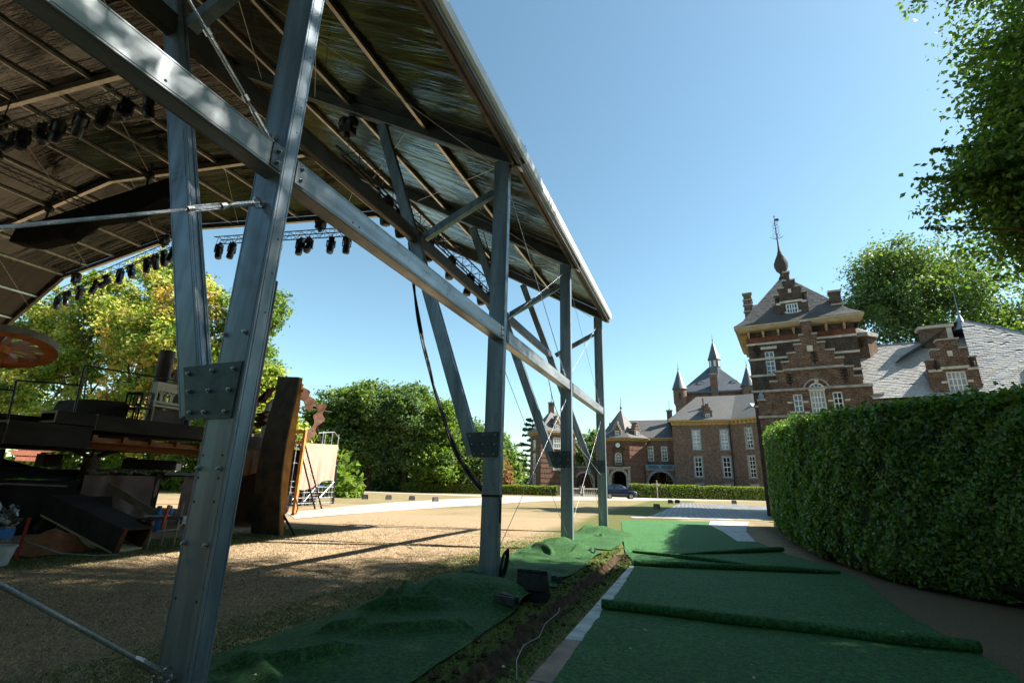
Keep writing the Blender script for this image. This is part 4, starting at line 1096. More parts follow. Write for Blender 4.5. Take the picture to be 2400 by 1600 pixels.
# main residential wing
mw = thing('castle_wing', 'tall brick castle wing with two rows of tall stone framed windows', 'building', (3,92,0))
F1 = Frame((-3.9,DY,0), (1,0)); corner = V(5.25,DY,0); F2 = Frame(corner, (.80,-.60))
pl = [V(-3.9,DY,0), corner, F2(6.5,0,0), V(13,98,0), V(-3.9,100,0)]
H1 = [(u-.56,u+.56,z0,z1) for u in (3.77,8.10) for z0, z1 in ((7.62,10.78),(3.25,6.42))]+[(u-.52,u+.52,.6,2.1) for u in (3.77,8.10)]
H2 = [(2.6,3.6,7.7,10.8),(2.6,3.6,3.25,6.45),(2.6,3.6,.6,2.1)]
ib = [V(-3.9,DY+.35,0), corner+V(.1,.42,0), F2(6.5,0,-.35), V(13,98,0), V(-3.9,100,0)]
b = MB().prism(ib, (0,0,12.0)); cells(b, F1, 0, 9.15, 0, 12.0, -.35, 0, H1); cells(b, F2, 0, 6.5, 0, 12.0, -.35, 0, H2); b.build('wall', M_brickF, mw)
cornice(mw, 0, 0, 0, 12.45, M_ochre, .95, .6, .8, F1, 9.15); cornice(mw, 0, 0, 0, 12.45, M_ochre, .7, .6, .8, F2, 6.5)
ro = [V(-4.6,DY-.7,12.45), V(5.4,DY-.75,12.45), F2(6.7,12.45,.7), V(13.5,98,12.45), V(-4.6,100.5,12.45)]
rg = [V(.4,95.0,17.6), V(7.0,94.6,17.6), V(12,92.5,17.6)]
MB().add(ro+rg, [(0,1,6,5),(1,2,7,6),(2,3,7),(3,4,5,6,7),(4,0,5)]).build('roof', M_slate, mw)
for u, gl in ((3.77,0),(8.10,1)):
    for z0, z1, rows, cur in ((7.62,10.78,5,True),(3.25,6.42,4,False)):
        window(mw, F1, u-.56, u+.56, z0, z1, 2, rows, M_glassP if cur else M_glass, M_white, M_blue, .22, .07, 0, 2, True, .10, back=.2)
    window(mw, F1, u-.52, u+.52, .6, 2.1, 2, 2, M_glass, M_white, M_blue, .2, .07, 0, None, True, .10, back=.2)
for u in (3.1,):
    for z0, z1, gl in ((7.7,10.8,M_glass),(3.25,6.45,M_glass)): window(mw, F2, u-.5, u+.5, z0, z1, 2, 5, gl, M_white, M_bstone, .2, .07, 0, 2, True, .10, back=.2)
    window(mw, F2, u-.5, u+.5, .6, 2.1, 3, 2, M_glass, M_white, M_bstone, .2, .07, 0, None, True, .10, back=.2)
MB().tube([F1(9.0,12,.12), F1(9.0,.5,.12)], .09, 6).build('drainpipe', M_iron, mw)
d_ = stepped(F1, [(5.85,.72,12.5,14.0),(5.85,.46,14.0,14.5),(5.85,.22,14.5,15.1)], -2.2, .0, M_brickF, mw, 'stepped_dormer', .1, M_brickF)
window(d_, F1, 5.5, 6.2, 12.62, 13.5, 2, 1, M_glassB, M_white, None, .1, .06, 0)
c_ = MB().box(1.1,1.75,DY+2.3,DY+2.9,14.0,15.3).build('chimney', M_brickF, mw); MB().box(1.3,1.55,DY+2.5,DY+2.7,15.3,16.6).build('chimney_pot', simple('terracotta', (.30,.12,.07), .7), c_)
b = MB(); sn = V(.55,-.8,1.1).normalized()
for (x, y, z) in ((9.4,89.3,14.6),(10.6,88.2,14.2),(11.3,88.0,14.5)): b.obox((x,y,z), V(.5,.35,0), V(-.3,.35,.55), V(.08,-.1,.12))
each(b, 'rooflight', M_glassP, mw)
# link wing with the right arch
lw = thing('castle_link', 'lower brick castle range with a wide arch below a blue balustrade', 'building', (-6.3,93,0))
FK = Frame((-11,DY+3,0), (1,0))
MB().box(-11,-3.92,DY+3,DY+11,4.2,9.6).build('wall', M_brickF, lw)
wall_with_arch(lw, Frame((-8.75,DY+1,0), (1,0)), 0, 4.85, 0, 4.2, 2.42, 4.0, 1.95, .8, M_brickF)
arched(lw, Frame((-8.75,DY+1,0), (1,0)), 2.42, 4.0, 0, 1.95, M_blue, -.1, .12, .36, 'stone_arch', 15)
b = MB(); fb = Frame((-8.75,DY+1,0), (1,0)); b.fbox(fb, 0, 4.85, 4.2, 4.42, -.5, .2); b.fbox(fb, 0, 4.85, 4.98, 5.15, -.3, .15)
for i in range(3): b.fbox(fb, .0+i*2.2, .45+i*2.2, 4.42, 4.98, -.3, .12)
for i in range(26): b.fbox(fb, .1+i*.185, .19+i*.185, 4.42, 4.98, -.2, .02)
each(b, 'baluster', simple('blue_painted_rail', (.12,.20,.26), .6), lw)
MB().box(-9.2,-3.95,DY+7,DY+7.3,0,5.5).build('court_wall', M_brickF, lw)
fc = Frame((-9.2,DY+7,0), (1,0))
for u in (1.75, 3.85): window(lw, fc, u-.42, u+.42, 2.55, 3.95, 2, 3, M_glass, M_white, None, .1, .07); window(lw, fc, u-.42, u+.42, .9, 1.75, 2, 2, M_glass, M_white, None, .1, .07)
for u in (3.05, 5.4): window(lw, FK, u-.46, u+.46, 5.85, 8.3, 2, 4, M_glass, M_white, M_bstone, .13, .07, 0, 3, True, .09)
cornice(lw, 0, 0, 0, 9.85, M_ochre, .9, .45, .5, FK, 7.08)
hip(lw, -12.5, -3.0, DY+3, DY+12, 9.85, 13.6, -12.5, 0.0, DY+7.6, M_slate, .45)
c_ = MB().box(-4.95,-4.0,DY+6.0,DY+6.7,12.5,15.0).build('chimney', M_brickF, lw); MB().box(-5.05,-3.9,DY+5.9,DY+6.8,15.0,15.2).build('chimney_cap', M_lead, c_); finial(c_, (-4.47,DY+6.35,15.2), 1.9, M_iron, .05)
# gate tower: half octagon with cone roof, clock and arched gateway
gt = thing('gate_tower', 'castle gate tower with conical slate roof, clock and arched gateway', 'building', (-13,90,0))
fg0 = Frame((-15.1,DY-1,0), (1,0)); W_ = 4.0
wall_with_arch(gt, fg0, 0, W_, 0, 9.2, 2.05, 2.45, 2.75, .9, M_brickB)
pa_, pb_, pc_, pd_ = V(-11.1,DY-1,0), V(-8.5,DY+1.6,0), V(-8.5,DY+5,0), V(-11.1,DY-.1,0)
MB().prism([pa_+V(.002,.002,0), pb_, pc_, pd_+V(0,5,0)], (0,0,9.2)).build('wall', M_brickB, gt)
qa_, qb_ = V(-15.1,DY-1,0), V(-17.6,DY+1.6,0)
MB().prism([qb_, qa_+V(-.002,.002,0), qa_+V(0,6,0), V(-17.6,DY+6,0)], (0,0,9.2)).build('wall', M_brickB, gt)
MB().box(-15.1,-11.1,DY-.1+.001,DY+5,3.9,9.2).build('room_above', M_brickF, gt)
fs = Frame(pa_, ((pb_-pa_).x, (pb_-pa_).y)); fq = Frame(qb_, ((qa_-qb_).x, (qa_-qb_).y)); Ls = (pb_-pa_).length
b = MB()
for i in range(9):
    z = .8+i*.95
    for f, L in ((fs, Ls), (fq, Ls)): b.fbox(f, .05, L-.05, z, z+.12, -.02, .035)
    if z > 4.6: b.fbox(fg0, .05, 1.1, z, z+.1, -.02, .03); b.fbox(fg0, 3.0, W_-.05, z, z+.1, -.02, .03)
each(b, 'brick_band', M_brickD, gt)
g1 = arched(gt, fg0, 2.05, 2.45, 0, 2.75, M_bstone, -.3, .14, .42, 'gate_arch', 13)
b = MB(); b.fbox(fg0, .05, .42, 0, 4.35, -.02, .10); b.fbox(fg0, 3.62, 3.98, 0, 4.35, -.02, .10); b.fbox(fg0, -.05, W_+.05, 4.42, 4.66, -.02, .30); b.fbox(fg0, .02, W_-.02, 4.22, 4.42, -.02, .16); each(b, 'gate_pilaster', M_bstone, g1)
MB().box(-15.0,-11.2,DY+6,DY+6.2,0,4.0).build('dark_passage', M_dark, gt)
b = MB()
for i in range(9): b.box(-12.4+i*.14,-12.36+i*.14,DY+4.0,DY+4.05,.0,3.6)
for z in (.4,1.4,2.4,3.4): b.box(-12.45,-11.2,DY+4.0,DY+4.05,z,z+.05)
each(b, 'gate_bar', M_white, gt)
w_ = window(gt, fg0, 1.47, 2.63, 4.95, 6.4, 4, 3, M_glass, M_white, None, .1, .06, .0)
b = MB(); uc, zc, r0 = 2.05, 6.42, .56
for i in range(10):
    a0, a1 = math.pi*i/10, math.pi*(i+1)/10; b.prism([fg0(uc+r*math.cos(a), zc+r*math.sin(a), .02) for r, a in ((r0-.08,a0),(r0,a0),(r0,a1),(r0-.08,a1))], fg0.N*.07)
for a in (.8,1.57,2.34): b.beam(fg0(uc,zc,.05), fg0(uc+.5*math.cos(a),zc+.5*math.sin(a),.05), .05, .04)
b.build('fanlight', M_white, w_); MB().prism([fg0(uc+.5*math.cos(math.pi*i/10), zc+.5*math.sin(math.pi*i/10), .01) for i in range(11)], fg0.N*.02).build('pane', M_glass, w_)
b = MB(); b.fbox(fg0, 1.15, 1.42, 4.7, 7.55, -.02, .06); b.fbox(fg0, 2.68, 2.95, 4.7, 7.55, -.02, .06); b.fbox(fg0, .95, 3.15, 7.55, 7.75, -.02, .35); each(b, 'surround_piece', M_brickD, gt)
b = MB().fbox(fg0, 1.3, 2.8, 4.68, 4.74, 0, .5)
for i in range(12): b.fbox(fg0, 1.32+i*.13, 1.35+i*.13, 4.74, 5.3, .44, .47)
b.fbox(fg0, 1.3, 2.8, 5.3, 5.36, .42, .5); each(b, 'balcony_bar', M_iron, gt)
ck = thing('clock', 'round white clock face above the gate tower window', 'clock', fg0(2.05,8.3,.1).to_tuple())
MB().lathe([(.56,0),(.56,.12),(.5,.14)], fg0(2.05,8.28,0), 24, fg0.N).build('clock_case', M_brickD, ck)
MB().lathe([(.40,.13),(.40,.16)], fg0(2.05,8.28,0), 24, fg0.N).build('dial', M_white, ck)
b = MB(); b.beam(fg0(2.05,8.28,.17), fg0(1.86,8.42,.17), .045, .02); b.beam(fg0(2.05,8.28,.17), fg0(1.83,8.14,.17), .035, .02)
for i in range(12): a = i*math.pi/6; b.beam(fg0(2.05+.33*math.sin(a),8.28+.33*math.cos(a),.17), fg0(2.05+.38*math.sin(a),8.28+.38*math.cos(a),.17), .03, .02)
each(b, 'clock_mark', M_iron, ck)
cornice(gt, 0, 0, 0, 9.55, M_ochre, .6, .5, .5, fg0, W_); cornice(gt, 0, 0, 0, 9.55, M_ochre, .6, .5, .5, fs, Ls); cornice(gt, 0, 0, 0, 9.55, M_ochre, .6, .5, .5, fq, Ls)
ring = [V(-18.3,DY+6,9.58), V(-18.2,DY+1.3,9.58), V(-15.3,DY-1.65,9.58), V(-10.9,DY-1.65,9.58), V(-7.9,DY+1.3,9.58), V(-8.0,DY+6,9.58), V(-10.5,DY+8,9.58), V(-15.7,DY+8,9.58)]
mid = [V(-13.1,DY+2.6,0)+(p-V(-13.1,DY+2.6,9.58))*.56+V(0,0,10.9) for p in ring]; apx = V(-12.75,DY+2.2,15.0)
n = 8; MB().add(ring+mid+[apx], [(i,(i+1)%n,(i+1)%n+n,i+n) for i in range(n)]+[(i+n,(i+1)%n+n,2*n) for i in range(n)]).build('roof', M_slate, gt)
finial(gt, apx+V(0,0,-.1), 2.3, M_iron, .08, False); MB().sphere(apx+V(0,0,.35), .22, 8, 6).build('roof_ball', M_lead, gt)
for (f, u) in ((fg0, 2.0), (fs, 1.9)):
    d_ = stepped(f, [(u,.62,9.6,10.9),(u,.44,10.9,11.3),(u,.26,11.3,11.75),(u,.1,11.75,12.3)], -1.4, -.05, M_brickF, gt, 'stepped_dormer', .1, M_bstone)
    window(d_, f, u-.34, u+.34, 9.75, 10.75, 2, 2, M_glassB, M_white, None, .1, .06, -.05)
MB().box(-15.9,-15.1,DY+7.5,DY+8.2,11,13.2).build('chimney', M_brickF, gt)
# left arch, bridge and small gable beside the gate
la = thing('castle_screen', 'low brick screen wall with a stone arch left of the gate tower', 'building', (-19,90,0))
fa = Frame((-22.6,DY+1,0), (1,0)); wall_with_arch(la, fa, 0, 5.0, 0, 4.5, 3.1, 3.1, 2.0, .8, M_brickF); arched(la, fa, 3.1, 3.1, 0, 2.0, M_bstone, -.1, .1, .35, 'stone_arch', 13)
MB().fbox(fa, 0, 5.0, 4.5, 4.72, -.9, .15).build('coping', M_blue, la)
MB().box(-22.6,-17.6,DY+6,DY+6.3,0,4.2).build('court_wall', M_brickF, la)
window(la, Frame((-22.6,DY+6,0),(1,0)), 3.9, 4.5, 1.5, 3.3, 2, 4, M_glass, M_white, None, .1, .07)
# corner tower at the left
lt = thing('corner_tower', 'square brick corner tower banded in dark courses with hipped slate roof', 'building', (-26,87,0))
CA = V(-26.15,84,0); FLt = Frame(CA+V(-3.4,4.3,0), (3.4,-4.3)); FRt = Frame(CA, (3.9,3.4)); lL, lR = V(3.4,4.3,0).length, V(5.2,4.53,0).length
FLt = Frame(CA+V(-3.4,4.3,0), (3.4,-4.3)); FRt = Frame(CA, (5.2,4.53))
pl = [FLt(0,0,0), CA, FRt(lR,0,0), FRt(lR,0,0)+V(-3.4,4.3,0)]
MB().prism(pl, (0,0,10.2)).build('wall', M_brickB, lt)
b = MB()
for i in range(11):
    z = .75+i*.86
    for f, L in ((FLt, lL), (FRt, lR)): b.fbox(f, .0, L, z, z+.13, -.02, .05)
each(b, 'brick_band', M_brickD, lt)
cornice(lt, 0,0,0, 10.65, M_ochre, .7, .5, .55, FLt, lL); cornice(lt, 0,0,0, 10.65, M_ochre, .7, .5, .55, FRt, lR)
cen = (pl[0]+pl[2])/2; ro = [cen+(p-cen)*1.2+V(0,0,10.7) for p in pl]; tp = [cen+(p-cen)*.16+V(0,0,14.6) for p in pl]; md = [cen+(p-cen)*.82+V(0,0,11.6) for p in pl]
MB().add(ro+md+tp, [(i,(i+1)%4,(i+1)%4+4,i+4) for i in range(4)]+[(i+4,(i+1)%4+4,(i+1)%4+8,i+8) for i in range(4)]+[(8,9,10,11)]).build('roof', M_slate, lt)
cp = cen+V(-.2,-.3,14.2); c_ = MB().obox(cp+V(0,0,.9), V(.45,.2,0), V(-.2,.45,0), (0,0,1.1)).build('chimney', M_brickB, lt); MB().obox(cp+V(0,0,2.05), V(.55,.24,0), V(-.24,.55,0), (0,0,.1)).build('chimney_cap', M_lead, c_); finial(c_, cp+V(0,0,2.1), 2.0, M_iron, .05)
for u, z0, z1 in ((2.35,7.5,9.1),(2.35,4.2,6.7),(2.35,.9,3.2)): window(lt, FLt, u-.5, u+.5, z0, z1, 2, 3, M_glass, M_white, M_bstone, .16, .07)
window(lt, FRt, 2.5, 4.2, 7.7, 9.5, 4, 2, M_glass, M_white, M_bstone, .18, .08); window(lt, FRt, 2.5, 4.2, 4.0, 6.0, 4, 2, M_glass, M_white, M_bstone, .18, .08)
for f, u in ((FLt, 2.7), (FRt, 3.2)):
    d_ = stepped(f, [(u,.7,10.7,12.0),(u,.48,12.0,12.5),(u,.28,12.5,13.0),(u,.12,13.0,13.5)], -1.3, -.02, M_brickF, lt, 'stepped_dormer', .1, M_bstone)
    window(d_, f, u-.36, u+.36, 10.85, 11.8, 2, 2, M_glass, M_white, None, .1, .06, -.02)
# old keep behind with turrets and lantern
kp = thing('castle_keep', 'massive old keep with blue slate pyramid roof rising behind the wing', 'building', (4,118,0))
MB().box(-2.2,10.2,DY+22,DY+36,0,20.8).build('wall', M_brickF, kp)
MB().box(-2.9,10.9,DY+21.3,DY+36.7,20.8,21.2).build('eave', M_slateD, kp)
hip(kp, -2.2, 10.2, DY+22, DY+36, 21.2, 28.4, 4.4, 4.9, DY+28, M_slateD, .6)
lc = V(4.9,DY+26.5,0); b = MB().lathe([(1.15,25.0),(1.25,26.9),(1.25,29.1)], lc, 8, ph=.39); ln = b.build('lantern', M_slateD, kp)
MB().lathe([(1.5,29.1),(1.42,29.25),(.75,31.2),(.12,33.2),(.05,33.6)], lc, 8, ph=.39).build('lantern_roof', M_slateD, ln); finial(ln, lc+V(0,0,33.5), 1.6, M_iron, .06, False)
for a in (3.93, 4.71, 5.5): 
    f = Frame(lc+V(math.cos(a)*1.17, math.sin(a)*1.17, 0), (-math.sin(a), math.cos(a))); window(ln, f, -.22, .22, 27.4, 28.7, 2, 2, M_glassP, M_white, None, .1, .08, .02, None, False, .08, False)
c_ = MB().box(3.5,4.95,DY+21.4,DY+22.6,20.0,24.7).build('chimney', M_brickF, kp); MB().box(3.4,5.05,DY+21.3,DY+22.7,24.7,24.95).build('chimney_cap', M_bstone, c_)
for x in (.9, 7.6):
    d_ = MB().box(x,x+1.3,DY+23.2,DY+25.0,22.3,23.6).build('dormer', M_slateD, kp); window(d_, Frame((x,DY+23.2,0),(1,0)), .15, 1.15, 22.5, 23.4, 3, 1, M_glassP, M_white, None, .1, .08, 0, None, False, .08, False)
for nm, x, lab in ((0,-2.75,'round brick turret with slate cone at the left corner of the keep'), (1,10.7,'round brick turret with blue slate cone right of the keep')):
    t = thing('castle_turret', lab, 'turret', (x,DY+20,0)); p = V(x,DY+20.5,0)
    MB().lathe([(1.05,0),(1.05,18.0),(1.35,18.7),(1.35,21.6)], p, 16).build('wall', M_brickF, t, smooth=True)
    MB().lathe([(1.62,21.6),(1.5,21.85),(.8,23.8),(.06,26.0)], p, 16).build('cone_roof', M_slateD, t, smooth=True); finial(t, p+V(0,0,25.9), 1.5, M_iron, .06, True)
    MB().box(x-.1,x+.1,DY+19.08,DY+19.3,19.4,20.6).build('arrow_slit', M_dark, t)
t = thing('castle_turret', 'tiny dark spirelet behind the keep roof', 'turret', (-.2,DY+40,0)); MB().lathe([(.6,0),(.6,22.0),(.8,22.0),(.05,25.5)], (.4,DY+38,0), 10).build('cone_roof', M_slateD, t); finial(t, (.4,DY+38,25.3), 1.9, M_iron, .07)

# ================================================================== vegetation
M_bark = simple('bark', (.085,.065,.048), .9, 0, .45, 3.0, .8, 18, .1, None, (1,1,.35))
M_leafC = leaf_mat('leaf_dark_green', [(0.0432,0.0779,0.032),(0.0906,0.1485,0.0574),(0.1617,0.2227,0.083)], .30)
M_leafG = leaf_mat('leaf_bright_green', [(0.0591,0.1033,0.0209),(0.1179,0.1918,0.0333),(0.2064,0.2751,0.0542)], .38)
M_leafY = leaf_mat('leaf_yellow_green', [(0.1292,0.1761,0.0518),(0.3231,0.3521,0.095),(0.5944,0.5047,0.1514)], .42)
M_leafO = leaf_mat('leaf_orange', [(0.1875,0.1756,0.0584),(0.4852,0.341,0.117),(0.6,0.3823,0.1365)], .42)
M_leafN = leaf_mat('leaf_near_lime', [(0.0288,0.0648,0.0144),(0.0612,0.1188,0.0216),(0.126,0.18,0.0324)], .42)
M_leafH = leaf_mat('leaf_hornbeam', [(0.027,0.0663,0.0158),(0.0574,0.1326,0.0259),(0.1046,0.2048,0.0432),(0.1856,0.3023,0.0576),(0.1688,0.1658,0.0504)], .30, .36, .45)
M_leafB = leaf_mat('leaf_copper', [(0.1105,0.0585,0.0325),(0.221,0.1105,0.0585),(0.299,0.169,0.091)], .3)
M_hedgeT = leaf_mat('leaf_box_hedge', [(0.072,0.104,0.0192),(0.144,0.2,0.0352),(0.24,0.28,0.056)], .3)
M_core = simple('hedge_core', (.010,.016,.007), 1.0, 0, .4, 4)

def leaf_quads(P, Nrm, size, g, fold=.25, aspect=.62):
    n = len(P); r = g.normal(0, 1, (n, 3)); Nn = Nrm+.9*r; Nn /= np.linalg.norm(Nn, axis=1)[:, None]
    a = np.cross(Nn, g.normal(0, 1, (n, 3))); a /= np.linalg.norm(a, axis=1)[:, None]+1e-9; b = np.cross(Nn, a)
    s = (size*(.6+.8*g.random(n)))[:, None]
    return np.stack([P-a*s, P+b*s*aspect+Nn*s*fold, P+a*s, P-b*s*aspect+Nn*s*fold], 1)
def crown_points(g, ells, ncl, per, spread, inner=.5, sag=0.0):
    w = np.array([e[3]*e[4]*e[5] for e in ells], float)**.72; w /= w.sum()
    idx = g.choice(len(ells), ncl, p=w); E = np.array(ells, float)[idx]
    d = g.normal(0, 1, (ncl, 3)); d /= np.linalg.norm(d, axis=1)[:, None]
    rr = (inner+(1-inner)*g.random(ncl)**.55)[:, None]
    lump = 1+.16*np.sin(d[:, :1]*5+E[:, :1])+.13*np.sin(d[:, 1:2]*6+E[:, 1:2]*2)+.12*np.sin(d[:, 2:]*7+E[:, 2:3])
    C = E[:, :3]+d*E[:, 3:6]*rr*lump
    cs = spread*(.55+.9*g.random(ncl))
    P = np.repeat(C, per, 0)+np.clip(g.normal(0, 1, (ncl*per, 3)), -1.7, 1.7)*np.repeat(cs, per)[:, None]*np.array([1,1,.72])
    N = np.repeat(d, per, 0)*.7+np.array([0,0,.5])
    return P, N, C
def lumps(ells, seed, k=7, f=.5):
    """break each crown mass into rounded clumps"""
    g = np.random.default_rng(seed+1000); out = []
    for e in ells:
        out.append((e[0], e[1], e[2], e[3]*.72, e[4]*.72, e[5]*.72))
        for i in range(k):
            d = g.normal(0, 1, 3); d /= np.linalg.norm(d); d[2] = abs(d[2])*1.1-.25; s = f*(.65+.6*g.random())
            out.append((e[0]+d[0]*e[3]*.68, e[1]+d[1]*e[4]*.68, e[2]+d[2]*e[5]*.68, e[3]*s, e[4]*s, e[5]*s*.85))
    return out
def tree(name, label, base, ells, mat, ncl, per, leaf, spread, seed, trunk_r=.35, group=None, cat='tree', inner=.5, limbs=9, extra=None, lump=0):
    g = np.random.default_rng(seed); base = V(base)
    if lump: ells = lumps(ells, seed, lump)
    t = thing(name, label, cat, base.to_tuple(), group)
    top = np.array([e[:3] for e in ells]); c0 = V(*top.mean(0)); zt = max(e[2]+e[5]*.5 for e in ells)
    b = MB(); pts, rs = [], []
    for i in range(9):
        f = i/8; p = base.lerp(V(c0.x, c0.y, zt), f)+V(noise.noise(V(f*3, seed, 0)), noise.noise(V(f*3, seed, 5)), 0)*.5*f; pts.append(p); rs.append(trunk_r*(1.35 if i == 0 else 1)*(1-.85*f))
    b.tube(pts, rs, 9); b.build('trunk', M_bark, t, smooth=True)
    P, N, C = crown_points(g, ells, ncl, per, spread, inner)
    b = MB(); pick = g.choice(len(C), min(limbs, len(C)), False)
    for q in pick:
        s = pts[int(2+4*g.random())]; e = V(*C[q]); mdl = s.lerp(e, .5)+V(0,0,(e-s).length*.10)
        b.tube([s, mdl, e], [trunk_r*.42, trunk_r*.24, trunk_r*.06], 6)
    b.build('limbs', M_bark, t, smooth=True)
    mats = mat if isinstance(mat, list) else [(mat, 1.0)]; n = len(P)
    # tones drift through the crown by clump
    cl = np.repeat(g.random(ncl), per); lo = 0.0
    for i, (m, fr) in enumerate(mats):
        sel = (cl >= lo) & (cl < lo+fr+1e-6); lo += fr
        if sel.sum(): fast('crown', leaf_quads(P[sel], N[sel], leaf, g), 4, m, t, kind=None)
    if extra: extra(t, g)
    return t

# ------------------------------------------------------------------ clipped hornbeam hedge on the right
def hedge_right():
    face = [(8.5,1.5),(6.2,6.0),(4.75,9.0),(4.2,10.2),(3.35,11.3),(2.85,12.8),(2.5,15),(2.4,18),(2.6,22),(2.95,26)]
    ztop = [2.95,3.0,3.1,3.15,3.2,3.28,3.45,3.6,3.85,4.05]
    g = np.random.default_rng(5); t = thing('clipped_hedge', 'tall clipped hornbeam hedge along the right side of the path', 'hedge', (4,14,0))
    def samp(s):
        s = np.clip(s, 0, 1)*(len(face)-1); i = np.minimum(s.astype(int), len(face)-2); f = (s-i)[:, None]
        A = np.array(face)[i]; B = np.array(face)[i+1]; z = np.array(ztop); return A+(B-A)*f, z[i]+(z[i+1]-z[i])*f[:, 0], B-A
    # dark inner body
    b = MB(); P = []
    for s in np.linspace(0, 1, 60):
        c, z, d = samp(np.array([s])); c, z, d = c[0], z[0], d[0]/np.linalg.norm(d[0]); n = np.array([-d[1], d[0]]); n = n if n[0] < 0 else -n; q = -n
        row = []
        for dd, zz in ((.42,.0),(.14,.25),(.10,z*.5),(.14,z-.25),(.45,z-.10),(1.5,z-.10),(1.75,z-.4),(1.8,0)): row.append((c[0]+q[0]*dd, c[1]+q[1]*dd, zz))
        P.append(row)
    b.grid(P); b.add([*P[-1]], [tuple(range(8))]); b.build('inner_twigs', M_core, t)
    # leaves: face, top, far end
    n = 86000; s = g.random(n)**.9; c, z, d = samp(s); d = d/np.linalg.norm(d, axis=1)[:, None]; nn = np.stack([-d[:, 1], d[:, 0]], 1); nn[nn[:, 0] > 0] *= -1
    h = g.random(n)**.9; zz = .05+h*(z-.05)
    bul = .10*np.sin(c[:, 1]*1.7+zz*2.1)+.07*np.sin(c[:, 1]*4.3-zz*3.7)+.05*np.sin(zz*6+c[:, 1]*9)
    und = np.where(zz < .4, -(.4-zz)*.55, 0)-np.where(zz > z-.3, (zz-z+.3)**2*1.1, 0)
    dep = bul*.5+und-.02-np.abs(g.normal(0, .075, n)); zz = zz+np.where(zz > z-.15, g.normal(0, .06, n), 0)
    P1 = np.stack([c[:, 0]+nn[:, 0]*dep, c[:, 1]+nn[:, 1]*dep, zz], 1); N1 = np.stack([nn[:, 0], nn[:, 1], .35+0*zz], 1)
    m = 16000; s = g.random(m); c, z, d = samp(s); d = d/np.linalg.norm(d, axis=1)[:, None]; nn = np.stack([-d[:, 1], d[:, 0]], 1); nn[nn[:, 0] > 0] *= -1
    w = g.random(m)*1.7; P2 = np.stack([c[:, 0]-nn[:, 0]*w, c[:, 1]-nn[:, 1]*w, z-.06+.07*np.sin(c[:, 1]*3)*np.sin(w*5)+g.normal(0, .055, m)], 1); N2 = np.tile([0,0,1.0], (m, 1))
    e = 7000; P3 = np.stack([2.95+1.7*g.random(e), 26+.1*g.normal(0, 1, e), 4.05*g.random(e)], 1); N3 = np.tile([0,1.0,.2], (e, 1))
    fast('leaves', leaf_quads(np.concatenate([P1,P2,P3]), np.concatenate([N1,N2,N3]), .048, g), 4, M_leafH, t)
    # sprigs that have grown past the clipped line
    k = 900; s = g.random(k); c, z, d = samp(s); P4 = np.stack([c[:, 0]+g.uniform(0, .9, k), c[:, 1], z+.03+np.abs(g.normal(0, .06, k))], 1)
    P4 = np.repeat(P4, 3, 0)+g.normal(0, .03, (k*3, 3)); fast('sprigs', leaf_quads(P4, np.tile([0,0,1.0], (len(P4), 1)), .05, g), 4, M_leafH, t)
    return t
hedge_right()

def low_hedge(label, a, b_, w, h, seed, mat=M_hedgeT):
    g = np.random.default_rng(seed); a, b_ = V(*a, 0), V(*b_, 0); d = (b_-a).normalized(); q = V(d.y, -d.x, 0); L = (b_-a).length
    t = thing('low_hedge', label, 'hedge', ((a+b_)/2).to_tuple()); P = []
    for i in range(31):
        c = a+d*(L*i/30); hh = h*(1+.10*noise.noise(V(i*.35, seed, 0)))*(1 if 0 < i < 30 else .8); P.append([c-q*w/2, c-q*w/2+V(0,0,hh*.75), c-q*w*.3+V(0,0,hh-.08), c+q*w*.3+V(0,0,hh-.08), c+q*w/2+V(0,0,hh*.75), c+q*w/2])
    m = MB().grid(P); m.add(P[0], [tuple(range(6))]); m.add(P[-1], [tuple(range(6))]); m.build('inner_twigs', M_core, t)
    n = int(L*520); u = g.random(n)*L; s = g.random(n); hh = np.array([h*(1+.10*noise.noise(V(x/L*30*.35, seed, 0))) for x in u])
    off = np.where(s < .55, w/2*np.ones(n), (g.random(n)-.5)*w); z = np.where(s < .55, g.random(n)*hh, hh+g.normal(0, .05, n)); off = off+np.where(s < .55, g.normal(0, .05, n), 0)
    P = np.array([a.x, a.y, 0])+np.outer(u, [d.x, d.y, 0])+np.outer(off, [q.x, q.y, 0])+np.outer(z, [0,0,1]); N = np.where((s < .55)[:, None], np.array([q.x, q.y, .3]), np.array([0,0,1.0]))
    fast('leaves', leaf_quads(P, N, .10, g), 4, mat, t); return t
low_hedge('low clipped hedge running from the dark trees to the third column', (-39.0,60.5), (-24.0,66.0), 1.7, 1.2, 61)
low_hedge('short low hedge between the third column and the bridge', (-24.0,66.0), (-18.9,68.0), 1.7, 1.2, 62)
low_hedge('low clipped hedge in front of the castle wing right of the car', (-9.5,72.5), (9.2,80.0), 1.8, 1.75, 63)

